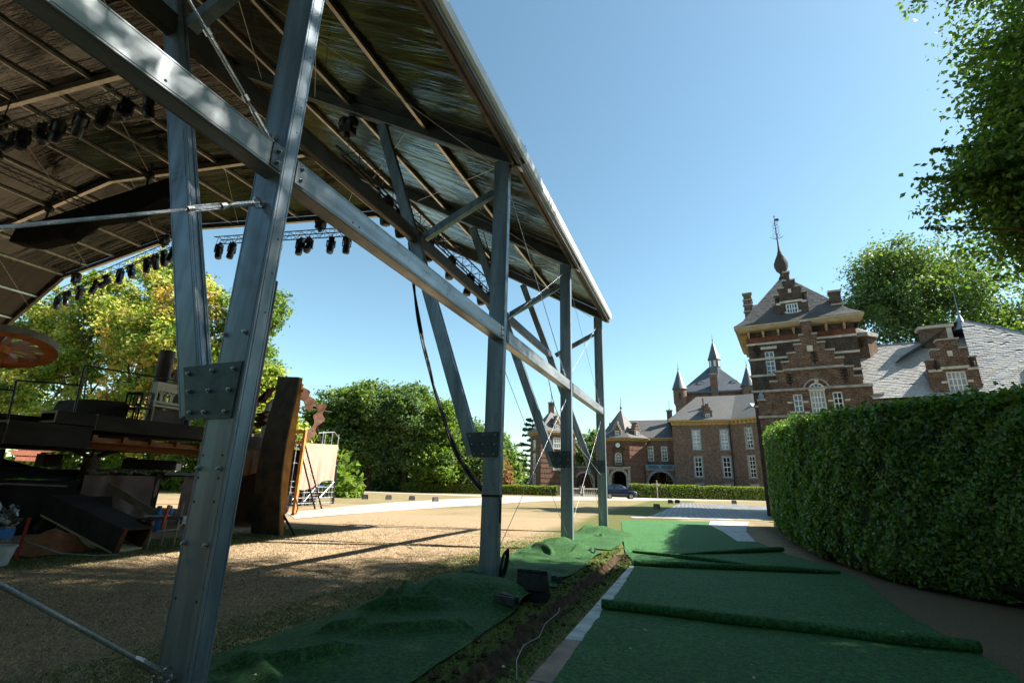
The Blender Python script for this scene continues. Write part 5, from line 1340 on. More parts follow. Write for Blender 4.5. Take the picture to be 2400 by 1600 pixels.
# ------------------------------------------------------------------ trees
# lime tree close on the right, its branches hang over the hedge
def twig_sprays(pts, seed, leaf=.055, mat=None):
    def f(t, g):
        P, N = [], []; b = MB()
        for (p, q, n) in pts:
            p, q = V(p), V(q); b.tube([p+(p-q)*.4, p, p.lerp(q, .5)+V(0,0,.05), q], [.03,.022,.014,.006], 5)
            for i in range(n):
                s = g.random(); c = p.lerp(q, s)+V(*(g.normal(0, .06, 3)*(1.05-.75*s))); P.append(tuple(c)); N.append((0,0,1))
        b.build('twigs', M_bark, t, kind='stuff'); fast('crown', leaf_quads(np.array(P), np.array(N, float), leaf, g), 4, mat or M_leafN, t)
        E = [(7.5,12.9,8.2,1.9,1.9,1.5),(8.0,12.6,10.0,1.4,1.9,1.4),(8.8,12.3,12.1,1.3,1.8,1.5),(9.6,13.2,8.8,2.2,2.2,2.2),(8.4,13.0,9.3,1.7,2.0,1.9),(9.8,12.6,11.2,1.9,2.0,2.2),(8.3,13.2,7.4,1.6,1.8,1.1)]
        P, N, C = crown_points(g, lumps(E, 5, 5, .42), 1150, 52, .20, .25); fast('crown', leaf_quads(P, N, .066, g), 4, mat or M_leafN, t)
    return f
tree('lime_tree', 'large lime tree overhanging the hedge at the right edge', (10.6,12.6,0),
     [(8.5,13.3,8.6,2.3,2.4,2.0),(10.2,14.2,8.6,3.0,2.8,2.6),(8.9,12.6,10.6,2.3,2.4,2.0),(10.2,12.4,11.2,3.2,3.3,2.8),(11.0,13,15.2,3.2,3.6,3.4),(12.6,16.5,8.5,3.4,3.2,3.2),(12.5,9.0,12,4.0,3.0,4.0),(10.5,11,18.0,3.6,3.4,2.6),(8.0,10.6,17.0,3.6,3.6,2.4),(6.8,8.4,16.5,3.0,3.0,2.2)],
     M_leafN, 3000, 50, .075, .36, 71, .42, 'shade trees on the right', inner=.25, limbs=26,
     extra=twig_sprays([((6.6,12.3,8.3),(5.05,12.1,8.5),110),((6.9,12.2,9.0),(5.5,12.0,9.1),90),((7.4,12.1,10.4),(6.4,12.1,10.1),60),((7.9,12.0,11.6),(6.7,11.8,11.3),90),((8.0,11.6,12.6),(5.9,11.2,12.55),110),((6.7,12.8,7.3),(5.1,12.4,7.4),120)], 1))
# trees outside the picture that throw the foreground into shade
tree('lime_tree', 'lime tree standing right of the camera behind the hedge', (12.5,3.0,0), [(11.6,3.4,9.5,4.4,4.2,3.6),(7.6,3.4,14.6,3.4,3.2,2.4),(12.2,2.6,14.5,4.4,4.6,3.8),(12.5,3.0,18.5,3.2,3.4,2.6)], M_leafN, 800, 40, .10, .45, 72, .45, 'shade trees on the right', inner=.25)
tree('lime_tree', 'lime tree standing behind the camera on the right', (9.5,-6.5,0), [(9.0,-6.0,9,4.4,4.0,3.4),(9.5,-6.6,14,4.6,4.4,3.8),(9.8,-7,18,3.2,3.2,2.6)], M_leafN, 700, 38, .11, .48, 73, .45, 'shade trees on the right', inner=.25)
tree('lime_tree', 'lime tree rising between the hedge and the shaded turf', (17.5,9.5,0), [(16.5,9.5,12,4.2,4.2,3.6),(17.5,9.5,17,4.4,4.4,3.8),(17.5,9.5,21.5,3.2,3.2,2.6)], M_leafN, 700, 38, .11, .48, 74, .45, 'shade trees on the right', inner=.25)
# unseen wood, added behind the camera to cut the sky fill
for i, (x, y, h) in enumerate([(2,-15,12),(-7,-19,13),(-16,-22,12.5),(-27,-20,13),(14,-14,16),(-38,-16,13),(22,-4,19)]):
    tree('sky_block_tree', 'tree of the unseen wood added behind the camera to block sky, %s from its left end' % ['fifth','fourth','third','second','sixth','first','seventh'][i], (x,y,0), [(x,y,h*.55,5.2,4.6,h*.36),(x+1,y,h*.85,4.2,4,h*.22),(x-1,y+1,h*.28,5.4,4.4,h*.26)], M_leafN, 420, 36, .26, .8, 120+i, .5, 'wood behind the camera', inner=.4, limbs=4)
# behind the right wing
tree('plane_tree', 'broad green tree rising behind the slate roofed wing', (17.5,48,0), [(15.2,47,14.5,4.2,4,4.2),(14.9,46.5,16.8,3.0,3.2,3.0),(17.2,47,20.0,3.2,3.4,2.6),(18.0,48,18.0,4.6,4.5,4.0),(21.5,48,14.5,5,4.5,4.6),(17.0,47,10,5,4,4),(25,48,12,4.5,4,4.5)], [(M_leafG,.15),(M_leafC,.85)], 1000, 60, .13, .55, 75, .5, inner=.6, lump=6)
tree('plane_tree', 'darker tree behind the pavilion roof at the right edge', (26,42,0), [(26,44,10,4,4,4.5),(31,44,11,5,5,4.5),(22.5,46,11,4,4,4)], [(M_leafG,.45),(M_leafC,.55)], 700, 56, .13, .55, 76, .55, inner=.6, lump=6)
# centre wood beyond the lawn
cw = [((-50.5,60,0), [(-50,60,9,5.5,5,6),(-53,61,7,4.5,4.5,5),(-48,59.5,5,4.5,4,4.5)], 'rounded dark green tree at the left end of the centre wood', [(M_leafC,.7),(M_leafG,.3)]),
      ((-45,61,0), [(-45,61,11,5,5,5.5),(-46,60.5,6,5,4.5,5)], 'tallest dark green tree in the centre wood', [(M_leafC,.75),(M_leafG,.25)]),
      ((-39.5,62,0), [(-39.5,62,10.3,4.8,4.8,5),(-40.5,61.5,5.5,5,4.5,4.8)], 'full dark green tree in the middle of the centre wood', [(M_leafC,.85),(M_leafG,.15)]),
      ((-34.6,63,0), [(-34.6,63,9.0,3.8,4,4.4),(-35,62.5,4.6,4.6,4,4.3)], 'brighter green tree right of the wood centre', [(M_leafG,.85),(M_leafC,.15)]),
      ((-30.8,65,0), [(-31,65,6.8,3.2,3.5,3.6),(-30.5,64.5,3.6,3.6,3.5,3.4)], 'lower green tree closing the centre wood on the right', [(M_leafG,.45),(M_leafC,.55)])]
for i, (bs, el, lab, mt) in enumerate(cw):
    tree('oak_tree', lab, bs, el, mt, 680, 60, .22, .55, 80+i, .45, 'trees of the centre wood', inner=.72, limbs=6, lump=8)
tree('copper_bush', 'copper brown bush beside the second column', (-27.9,68.5,0), [(-27.9,68.5,3.4,1.3,1.5,2.6),(-27.7,68.5,1.6,1.6,1.6,1.6)], M_leafB, 150, 40, .22, .4, 86, .12, None, 'bush', inner=.3)
tree('oak_tree', 'pale green small tree left of the corner tower', (-30.4,76,0), [(-30.6,76,5.2,2.4,2.6,3.0),(-29.2,76,3.0,1.7,2.0,2.8),(-32.4,77,7.0,2.4,2.6,2.6)], [(M_leafG,.6),(M_leafC,.4)], 300, 42, .28, .6, 87, .25, None, inner=.4)
def cedar():
    g = np.random.default_rng(9); t = thing('cedar_tree', 'dark blue green cedar with flat boughs beside the corner tower', 'tree', (-34.5,104,0)); b = MB().tube([(-34.5,104,0),(-34.3,104,15)], [.5,.08], 8); b.build('trunk', M_bark, t)
    P = []
    for z in np.arange(4, 15.2, 1.1):
        for a in g.random(6)*6.28:
            L = (16.2-z)*.42+.8; n = 110; s = g.random(n)**.7; w = g.normal(0, .35, n)
            P.append(np.stack([-34.4+np.cos(a)*s*L-np.sin(a)*w*s, 104+np.sin(a)*s*L+np.cos(a)*w*s, z+.25*s+g.normal(0, .10, n)], 1))
    P = np.concatenate(P); fast('crown', leaf_quads(P, np.tile([0,0,1.0], (len(P), 1)), .24, g), 4, leaf_mat('leaf_cedar', [(.02,.04,.03),(.035,.06,.045),(.06,.09,.06)], .15), t)
cedar()
tree('oak_tree', 'green tree seen through the castle yard left of the gate tower', (-21,104,0), [(-21,104,7.5,3.6,3.5,4.4),(-19,104,4.5,3,3,3)], [(M_leafC,.6),(M_leafG,.4)], 260, 40, .34, .7, 88, .3, None, inner=.4)
# yellowing trees behind the stage
lt_ = [((-80,33,0), [(-80,33,17,8,6,8),(-78,32,8,7,6,6),(-88,34,12,7,6,8)], 'large green tree behind the stage at the left edge', [(M_leafG,.45),(M_leafY,.45),(M_leafC,.10)]),
       ((-68,35,0), [(-68,35,20,5.5,5,6.5),(-70,34,12,6.5,5,6.5),(-67,34,5,6,5,5)], 'tall yellow green tree behind the wagon wheel', [(M_leafY,.60),(M_leafG,.40)]),
       ((-60,37,0), [(-60.5,37,24.5,4.2,4,5.5),(-60,36,16,5.2,4.6,6),(-60,36,8,5.5,4.5,5.5)], 'tallest yellow tree behind the stage railings', [(M_leafY,.45),(M_leafO,.12),(M_leafG,.43)]),
       ((-52.5,36,0), [(-53.5,36,20.5,3.4,3.6,4.6),(-52.5,36,13,5,4.5,5.5),(-52,35,6,5,4.5,5)], 'orange tinged tree left of the nearest column', [(M_leafO,.28),(M_leafY,.32),(M_leafG,.40)]),
       ((-46.5,39,0), [(-47,39,18.5,3.4,3.6,5),(-46.5,39,11,4.4,4.4,6),(-46,38,4.5,4.5,4,4.5)], 'green tree behind the nearest column', [(M_leafG,.55),(M_leafC,.45)]),
       ((-39.5,36,0), [(-40.5,36,9.5,2.6,3,3.4),(-40,36,5,4.2,3.6,4.2)], 'small yellow green tree behind the curved plank', [(M_leafY,.6),(M_leafG,.4)])]
for i, (bs, el, lab, mt) in enumerate(lt_):
    tree('yellowing_tree', lab, bs, el, mt, 560, 56, .21, .55, 90+i, .5, 'trees behind the stage', inner=.6, limbs=22, lump=6)
# undergrowth that closes the view under the crowns
def undergrowth(label, pts, h, seed, mat, leaf=.26):
    g = np.random.default_rng(seed); P = []
    for (x, y, rx, ry) in pts:
        n = 1500; a = g.random(n)*6.28; r = g.random(n)**.5; P.append(np.stack([x+np.cos(a)*r*rx, y+np.sin(a)*r*ry, h*g.random(n)**1.2*(.6+.4*np.sin(x*3+a*2))], 1))
    P = np.concatenate(P); return fast('undergrowth', leaf_quads(P, np.tile([0,-.6,.6], (len(P), 1)), leaf, g), 4, mat, kind='stuff', label=label, cat='undergrowth')
undergrowth('shady undergrowth at the foot of the centre wood', [(-55+3.1*i, 61+.5*i, 3, 2) for i in range(9)], 3.0, 3, M_leafC)
undergrowth('leafy undergrowth beneath the trees behind the stage', [(-92+5*i, 37, 4, 2) for i in range(13)], 4.5, 4, M_leafG, .32)
undergrowth('distant green belt of trees beyond the wood', [(-120+9*i, 118, 7, 3) for i in range(12)], 9, 6, M_leafC, .5)

# ================================================================== the opera set under the tent
M_timD = simple('dark_stained_timber', (.026,.018,.013), .75, 0, .5, 2.5, .3, 30, .25, None, (1,.25,1))
M_timO = simple('orange_lit_timber', (.26,.095,.030), .65, 0, .45, 2.0, .3, 25, .3, None, (1,.3,1))  # orange of the platform underside: grass bounce light put into the colour
M_ply = simple('bare_plywood', (.46,.34,.19), .75, 0, .25, 4.0, .2, 40)
M_rust = simple('rusty_plate', (.085,.036,.018), .75, .1, .5, 3.0, .5, 20, .3)
M_panel = simple('smoked_brown_panel', (.105,.066,.034), .6, .1, .5, 1.6, .25, 14, .3, (.012,.009,.007))
M_panelO = simple('orange_sunlit_edge', (.52,.22,.045), .7, 0, .4, 3.0, .4, 22)  # sunlight on the plank's right edge is put into this orange
M_pink = simple('dusty_pink_cloth', (.43,.265,.205), .9, 0, .12, 1.2, .15, 14, .1)
M_mauve = simple('mauve_brown_cloth', (.24,.175,.165), .9, 0, .25, 2.0, .3, 10, .1)
M_skirt = simple('black_stage_skirt', (.022,.020,.020), .9, 0, .3, 2.0, .2, 10, .1)
M_deck = simple('blue_grey_stage_cover', (.10,.105,.125), .55, 0, .4, 1.5, .4, 6, .3, None, (1,.2,1))
M_cream2 = simple('cream_painted_wood', (.55,.50,.40), .6, 0, .2, 3.0)
M_brownmetal = simple('brown_steel', (.075,.045,.035), .5, .3, .4, 3.0)
M_scaf = simple('scaffold_tube', (.48,.50,.52), .4, .7, .25, 6)
M_bluep = simple('blue_plastic', (.02,.14,.42), .4, 0, .2, 6)
M_redp = simple('red_paint', (.30,.035,.02), .5, 0, .3, 6)
M_net = simple('grey_mesh_sheet', (.20,.22,.24), .8, 0, .2, 3)
M_wheelO = simple('orange_red_wood', (.62,.21,.07), .6, 0, .35, 3.0, .2, 20)
M_spoke = simple('pink_worn_wood', (.72,.44,.34), .7, 0, .2, 4.0)
M_wheelG = simple('grey_worn_wood', (.26,.21,.17), .8, 0, .35, 4.0, .3, 20)
M_shut = simple('red_brown_boards', (.36,.13,.085), .7, 0, .25, 4.0)

# raised platform of heavy timber boxes
pf = thing('raised_platform', 'raised dark timber platform with orange lit underside carried on a pedestal', 'platform', (-17.5,10,0))
MB().prism([(-15.9,5.2,2.86),(-15.9,13.6,2.95),(-19,14.5,2.95),(-24,13,2.9),(-25.5,9,2.86),(-24,5.5,2.86),(-20,4.2,2.86)], (0,0,.10)).build('deck', M_timD, pf)
MB().prism([(-15.9,5.2,2.40),(-15.9,13.6,2.46),(-19,14.5,2.46),(-24,13,2.42),(-25.5,9,2.40),(-24,5.5,2.40),(-20,4.2,2.40)], (0,0,.05)).build('soffit', M_timO, pf)
def hollow(parent, x0, x1, y0, y1, z0, z1, t=.06, name='rim_box'):
    """open ended timber box, its hollow end towards the camera side (low y)"""
    b = MB(); b.box(x0,x1,y0,y1,z1-t,z1); b.box(x0,x1,y0,y1,z0,z0+t); b.box(x0,x0+t,y0+.002,y1,z0+t,z1-t); b.box(x1-t,x1,y0+.002,y1,z0+t,z1-t)
    o = b.build(name, M_timD, parent); MB().box(x0+t,x1-t,y0+.45,y0+.48,z0+t,z1-t).build('end_board', M_ply, o)
    e = MB(); e.box(x0,x0+t,y0-.004,y0,z0,z1); e.box(x1-t,x1,y0-.004,y0,z0,z1); e.box(x0+t,x1-t,y0-.004,y0,z1-t,z1); e.box(x0+t,x1-t,y0-.004,y0,z0,z0+t); e.build('cut_edge', M_ply, o)
    return o
hollow(pf, -16.0, -15.32, 5.0, 6.62, 2.15, 2.70); hollow(pf, -16.0, -15.30, 6.63, 8.40, 2.24, 2.80); hollow(pf, -15.98, -15.28, 7.50, 8.42, 2.83, 3.14); hollow(pf, -16.0, -15.28, 8.43, 13.1, 2.74, 3.16); hollow(pf, -15.9, -15.2, 13.25, 13.85, 2.55, 3.02)
for i in range(7): MB().box(-20.5,-15.4,8.5+i*.78,8.62+i*.78,2.46,2.62).build('joist', M_timO, pf)
MB().box(-15.75,-15.5,8.45,13.2,2.42,2.56).build('edge_board', M_timO, pf); MB().box(-16.6,-16.4,5.2,13.2,2.28,2.44).build('edge_board', M_timO, pf)
pd = MB().lathe([(.20,.95),(.20,2.15)], (-17.5,9.76,0), 14).build('pedestal', M_brownmetal, pf, smooth=True)
b = MB().lathe([(.30,1.80),(.30,1.86)], (-17.5,9.76,0), 18)
for i in range(18): a = i*.349; b.sphere((-17.5+.28*math.cos(a), 9.76+.28*math.sin(a), 1.86), .025, 5, 4)
b.build('bolted_flange', M_brownmetal, pd)
b = MB()
for i in range(8):
    a = i*.785+.3; b.beam((-17.5+.15*math.cos(a), 9.76+.15*math.sin(a), 2.1), (-17.5+.85*math.cos(a), 9.76+.85*math.sin(a), 2.42), .06, .09)
each(b, 'spread_arm', M_brownmetal, pd)
b = MB()
for a in (.2, 1.9, 3.6, 5.2): b.beam((-17.5+.2*math.cos(a), 9.76+.2*math.sin(a), 1.25), (-17.5+1.5*math.cos(a), 9.76+1.5*math.sin(a), .1), .05, .16)
b.box(-18.3,-16.7,8.9,10.6,0,.95); each(b, 'pedestal_brace', M_timD, pd)
MB().beam((-16.9,9.95,1.30), (-15.2,10.6,.45), .04, .20).build('raking_board', M_wheelG, pf)
# main stage floor and skirts behind the platform
sg = thing('stage_floor', 'wide low stage under blue grey covers with black cloth skirt', 'stage', (-24,12,0))
MB().box(-44,-18.2,4.0,18.5,1.55,1.70).build('deck', M_skirt, sg)
P = [[(x, y, 1.40+.125*(-16.9-x)*min(1, 6/max(.1, -16.9-x))+.05*abs(noise.noise(V(x*.7, y*1.6, 4)))+.06*max(0, noise.noise(V(x*.25, y*3, 1)))) for y in np.linspace(3.4,9.5,60)] for x in np.linspace(-26,-16.9,50)]
MB().grid(P).build('stage_cover', M_deck, sg, smooth='all')
def cloth(x, y0, y1, z0, z1, seed, amp=.07, fr=2.6, X2=None):
    n = int(abs(y1-y0)*14)+2; P = []
    for i in range(n+1):
        y = y0+(y1-y0)*i/n; row = []
        for j in range(9):
            t = j/8; w = amp*math.sin(y*fr*2.2+2*noise.noise(V(y*1.3, seed, t)))*(1-.5*t)+.05*noise.noise(V(y*2, t*2, seed)); row.append(((x if X2 is None else x+(X2-x)*i/n)+w, y, z0+(z1-z0)*t))
        P.append(row)
    return MB().grid(P)
cloth(-16.95, 3.4, 9.3, 0, 1.40, 1).build('skirt', M_skirt, sg, smooth='all'); cloth(-16.9, 9.4, 11.25, .12, 1.56, 2, .08, 4.2, -16.45).build('skirt', M_mauve, sg, smooth='all')
MB().box(-16.55,-16.4,11.12,11.30,.1,1.64).build('skirt_post', M_timD, sg)
MB().box(-22,-16.3,11.3,13.6,1.60,1.70).build('side_deck', M_deck, sg); MB().box(-21.8,-20.5,11.3,13.4,0,1.6).build('dark_understage', M_skirt, sg)
cloth(-16.5, 12.15, 13.3, .15, 1.6, 7, .05, 3.0).build('skirt', M_mauve, sg, smooth='all')
MB().tube([(-16.9,4.2,1.30),(-16.85,6,1.22),(-16.85,7.6,1.30),(-16.9,9,1.24)], .03, 6).build('cloth_hem', M_mauve, sg)
b = MB()
for i in range(26):
    y = 9.5+i*.065; b.sphere((-17.1+.2*rnd.random(), y, 1.62+.09*rnd.random()), .09+.05*rnd.random(), 6, 5, (1.2,1,.6))
b.build('bunched_sheet', simple('crumpled_plastic', (.20,.18,.15), .4), sg, smooth=True)
for i, (x, y0, y1, h, m) in enumerate([(-19.5,12.2,13.9,.36,M_timD),(-21,13.6,15.2,.3,M_black),(-21.8,10.7,11.25,.45,M_mauve),(-22.5,9.4,9.9,.55,M_black)]):
    MB().box(x-.5,x,y0,y1,1.78,1.78+h).box(x-.52,x+.02,y0+.1,y0+.18,1.79+h,1.84+h).build('equipment_case', m, label='dark equipment case on the stage floor, %s from the near end' % ('third','fourth','second','first')[i], cat='case')
# shutters leaning in the sun at the back of the stage
sh = thing('board_stack', 'red brown boards leaning in sunlight behind the platform', 'boards', (-40,18.6,1.8))
for i in range(5): MB().obox((-39.6-.12*i, 19.0-.25*(i % 2), 2.35+i*.34), (.55,.75,0), (.0,0,.15), (.02,-.02,.0)).build('board', M_shut, sh)
# railing
rl = thing('pipe_railing', 'black pipe railing standing on the platform edge', 'railing', (-15.4,8,3))
X_ = -15.4
for p, q in (((6.57,3.74),(6.66,2.5)),((7.86,4.41),(7.92,3.1)),((10.81,4.51),(10.9,3.15))): MB().tube([(X_,*p),(X_,*q)], .026, 6).build('post', M_black, rl)
for p, q in (((6.57,3.74),(7.87,3.87)),((7.86,4.41),(10.81,4.51)),((5.0,3.42),(6.59,3.49))): MB().tube([(X_,*p),(X_,*q)], .024, 6).build('rail', M_black, rl)
# furniture on the platform
b = MB(); c0 = V(-17.4,9.35,3.0)
b.prism([(-17.9,8.5,3.02),(-16.8,8.5,3.02),(-16.8,10.05,3.02),(-17.9,10.05,3.02)], (0,0,.02))
P = [(8.52,3.04),(8.68,3.66),(9.0,3.72),(9.4,3.76),(9.9,3.78),(10.05,3.72),(10.05,3.04)]
b.prism([(-16.8,*p) for p in P], (-1.0,0,0)); b.build('dark_chest', M_timD, label='dark domed chest standing on the platform', cat='chest')
dr = thing('dresser', 'cream dresser with arched openings standing on the platform', 'dresser', (-16.7,11.3,3.2))
MB().box(-16.75,-16.5,10.58,11.95,4.27,4.56).build('drawer_front', M_cream2, dr)
b = MB(); b.box(-16.75,-16.5,10.58,10.64,3.2,4.27); b.box(-16.75,-16.5,11.88,11.95,3.2,4.27); b.box(-16.76,-16.48,10.55,12.0,3.86,3.94); b.box(-16.76,-16.46,10.55,12.0,3.74,3.82); each(b, 'carcass_board', M_cream2, dr)
for i in range(4):
    y = 10.78+i*.34; b = MB().box(-16.56,-16.50,y-.045,y+.045,3.94,4.16)
    for s in (-1,0,1): b.beam((-16.53,y,4.12), (-16.53,y+s*.12,4.27), .04, .035)
    b.build('arch_post', M_cream2, dr)
MB().sphere((-16.47,11.25,4.44), .035, 8, 6).build('knob', M_ply, dr)
MB().box(-16.9,-16.85,10.7,11.9,3.2,3.72).build('striped_back', M_mauve, dr)
def chair(label, x, y, z, rz, m):
    t = thing('chair', label, 'chair', (x,y,z)); ma = Matrix.Translation((x,y,z)) @ Matrix.Rotation(rz, 4, 'Z')
    def bx(nm, *a):
        b = MB().box(*a); b.v = [tuple(ma @ V(v)) for v in b.v]; b.build(nm, m, t)
    bx('seat', -.22,.22,-.22,.22,.42,.46)
    for sx in (-.2,.2):
        bx('leg', sx-.02,sx+.02,-.21,-.17,0,.42); bx('leg', sx-.02,sx+.02,.17,.21,0,.98)
    bx('top_rail', -.2,.2,.17,.21,.9,.98); bx('lower_rail', -.18,.18,.175,.205,.55,.6)
    for s in (-.09,0,.09): bx('spindle', s-.015,s+.015,.18,.20,.6,.9)
chair('pale arch backed chair on the platform beside the dresser', -16.5, 10.3, 3.2, R(70), M_wheelG)
chair('small dark chair beside the chest on the platform', -16.6, 9.95, 3.14, R(40), M_timD)
b = MB().lathe([(.26,3.1),(.25,6.0),(.25,6.02)], (-18.2,11.75,0), 16); b.build('pillar', M_brownmetal, smooth=True, label='short dark round pillar standing behind the dresser', cat='pillar')
dp = thing('draped_stand', 'striped brown cloth draped over a round stand behind the dresser', 'drape', (-17.4,12.0,3))
P = []
for i in range(33):
    a = 2*math.pi*i/32; P.append([(-17.4+(r+.03*math.sin(a*9))*math.cos(a), 12.05+(r+.03*math.sin(a*9))*math.sin(a), z) for r, z in ((.36,3.1),(.34,4.2),(.33,5.1),(.30,5.45),(.28,5.5))])
MB().grid(P).build('cloth', M_mauve, dp, smooth='all'); MB().lathe([(.31,5.22),(.31,5.30)], (-17.4,12.05,0), 20).lathe([(.32,5.48),(.32,5.55)], (-17.4,12.05,0), 20).build('hoop', M_timD, dp)
MB().lathe([(.03,3.15),(.09,3.2),(.10,3.4),(.05,3.5),(.08,3.56)], (-15.95,11.4,0), 12).build('jug', M_black, smooth=True, label='small black jug on the platform edge', cat='jug')
MB().tube([(-15.55,13.55,2.5),(-15.5,13.5,9.2)], .13, 14).build('tall_pole', M_brownmetal, smooth=True, label='tall brown steel pole rising beside the nearest column', cat='pole')
# wagon wheel on a raking axle, half outside the picture
wl = thing('wagon_wheel', 'large orange wooden wagon wheel lying almost flat at the left edge', 'wheel', (-15.0,5.94,4.38))
wc = V(-15.0,5.94,4.38); ax = V(-.24,.05,.88).normalized(); wx = ax.cross(V(0,0,1)).normalized(); wy = ax.cross(wx)
def wr(r, a, h): return wc+wx*(r*math.cos(a))+wy*(r*math.sin(a))+ax*h
for i in range(10):
    b = MB(); a0, a1 = i*.6283+.01, (i+1)*.6283-.01; pr = [(.74,-.08),(.995,-.08),(.995,.08),(.74,.08)]
    ang = np.linspace(a0, a1, 6); vs_ = [wr(r, a, h) for a in ang for r, h in pr]
    b.add(vs_, [(k*4+j, k*4+(j+1)%4, (k+1)*4+(j+1)%4, (k+1)*4+j) for k in range(5) for j in range(4)]+[(0,1,2,3),(20,21,22,23)]); b.build('felloe', M_wheelO, wl)
    b = MB().beam(wr(.14, (i+.5)*.6283, 0), wr(.76, (i+.5)*.6283, 0), .09, .10, ax); b.build('spoke', M_spoke, wl)
b = MB(); P = [[wr(1.0, a, h) for h in (-.09,.09)] for a in np.linspace(0, 6.2832, 49)]; b.grid(P); b.build('tyre', M_wheelG, wl)
MB().lathe([(.17,-.2),(.2,0),(.17,.2)], wc, 14, ax).build('hub', M_wheelO, wl); MB().tube([wc, wc+ax*.5, (-17.2,4.6,4.6), (-17.6,4.4,2.9)], .07, 8).build('axle', M_brownmetal, wl)
# hollow wedge box on the grass
bx_ = thing('ramp_box', 'long dark brown hollow box sloping down to the grass', 'box', (-12.3,7.7,0))
A = [(-11.72,7.36,.0),(-11.76,8.02,.02),(-11.62,8.08,.50),(-11.66,7.42,.50)]; Bk = [(-14.7,7.45,.62),(-14.7,8.1,.62),(-14.5,8.15,1.10),(-14.5,7.45,1.10)]
b = MB(); A_, B_ = [V(p) for p in A], [V(p) for p in Bk]
def slab(p0, p1, q1, q0, n, th):
    b = MB(); n = V(n).normalized()*th; b.prism([p0,p1,q1,q0], n); return b
slab(A_[3],A_[2],B_[2],B_[3],(0,0,-1),.05).build('lid', M_timD, bx_); slab(A_[0],A_[3],B_[3],B_[0],(0,1,0),.05).build('side', M_timD, bx_); slab(A_[1],A_[2],B_[2],B_[1],(0,-1,0),.05).build('side', M_panel, bx_); slab(A_[0],A_[1],B_[1],B_[0],(0,0,1),.04).build('floor_board', M_ply, bx_)
b = MB(); b.beam(A_[0]+V(.006,.06,0), A_[3]+V(.006,.06,0), .09, .10, (1,0,0)); b.build('end_post', M_rust, bx_)
MB().prism([(-11.70,7.45,.04),(-11.73,7.98,.05),(-12.3,7.98,.12),(-12.3,7.45,.11)], (0,0,.015)).build('pale_floor', simple('pale_board', (.62,.55,.48), .8), bx_)
# tall curved plank standing by the stage
cp_ = thing('curved_plank', 'tall curved dark brown plank with orange lit edge standing on the grass', 'set piece', (-12.1,11.8,0))
def plank(t):
    z = 4.78*t; x0 = -12.70-.20*math.sin(math.pi*min(1, t*1.15))+.03*t; w = 1.07-.22*t; y = 11.75+.04*t
    return V(x0, y, z), V(x0+w, y+.02, z-.06*t)
ns = 24; f0 = [plank(i/ns) for i in range(ns+1)]
cuts = [0, 8, 20, 24]
for k in range(3):
    i0, i1 = cuts[k], cuts[k+1]; b = MB(); gp = .0
    P = [[a, c] for a, c in f0[i0:i1+1]]; b.grid(P); P2 = [[a+V(0,.05,0), c+V(0,.05,0)] for a, c in f0[i0:i1+1]]; b.grid(P2)
    for s in (0, 1): b.grid([[f0[i][s], f0[i][s]+V(0,.05,0)] for i in range(i0, i1+1)])
    b.build('front_panel', M_panel, cp_)
for s, m in ((1, M_panelO), (0, M_panel)):  # sun-facing side coloured as lit, the other left dark
    b = MB()
    for i in range(ns):
        dep = .10+.16*math.sin(math.pi*min(1, (i/ns)*1.1)); a, c = f0[i][s], f0[i+1][s]
        b.add([a+V(-.03*s,.06,0), c+V(-.03*s,.06,0), c+V(.05*s-.03,.06+dep,0), a+V(.05*s-.03,.06+dep,0)], [(0,1,2,3)])
    b.build('side_panel', m, cp_)
b = MB()
for i in range(1, ns, 3): a, c = f0[i]; b.beam(a+V(.05,.3,0), c+V(-.05,.3,0), .05, .09)
each(b, 'inner_rib', M_timO, cp_)
MB().beam((-11.75,11.95,.55), (-11.25,12.0,.0), .04, .05).build('prop_stake', M_timD, cp_)
# curled rusty strips
def strip(label, pts, w, seed, amp=.09):
    P = []; n = 40
    def cr(t):
        s = t*(len(pts)-1); i = min(int(s), len(pts)-2); return V(pts[i]).lerp(V(pts[i+1]), s-i)
    for i in range(n+1):
        t = i/n; p = cr(t); row = []
        for j in range(7):
            u = j/6-.5; q = amp*math.sin(t*17+u*1.3)+.05*noise.noise(V(t*6, u*3, seed)); row.append(p+V(u*w[0]+q*.6, q+u*w[1], u*w[2]+.04*noise.noise(V(t*5, j, seed))))
        P.append(row)
    return MB().grid(P).build('rusty_strip', M_rust, smooth='all', label=label, cat='set piece')
strip('curled rusty metal strip jutting right of the curved plank', [(-22,22.0,6.7),(-22,22.6,6.45),(-22,23.1,6.05),(-22,23.45,5.6)], (.15,.22,.62), 3, .10)
strip('wavy rusty metal strip standing above the pink cloth', [(-22,24.0,6.05),(-22,24.2,5.6),(-22,24.1,5.1),(-22,23.8,4.5),(-22,23.4,4.0),(-22,23.1,3.62)], (.2,.55,.12), 5, .10)
strip('curled rusty metal strip left of the curved plank', [(-15.7,14,4.7),(-15.45,14,4.6),(-15.3,14,4.75)], (.1,.3,.55), 7)
strip('hanging rusty metal strip below the tall pole', [(-15.5,14,4.0),(-15.6,14,3.7),(-15.5,14,3.4)], (.35,.2,.15), 9)
def bar(label, pts): MB().tube(pts, .025, 6).build('support_bar', M_brownmetal, label=label, cat='support')
bar('thin dark bar carrying the rusty strip left of the plank', [(-15.9,14.1,4.05),(-15.3,14.1,4.05),(-15.3,14.1,0)])
bar('slanting prop under the wavy rusty strip', [(-22,24.1,4.6),(-21.9,24.6,3.5)])
bar('upright prop under the wavy rusty strip', [(-22,23.7,4.4),(-22,23.7,3.5)])
bar('long bar behind the rusty strips above the scaffold', [(-22.1,21.6,5.6),(-22.1,25.3,5.75)])
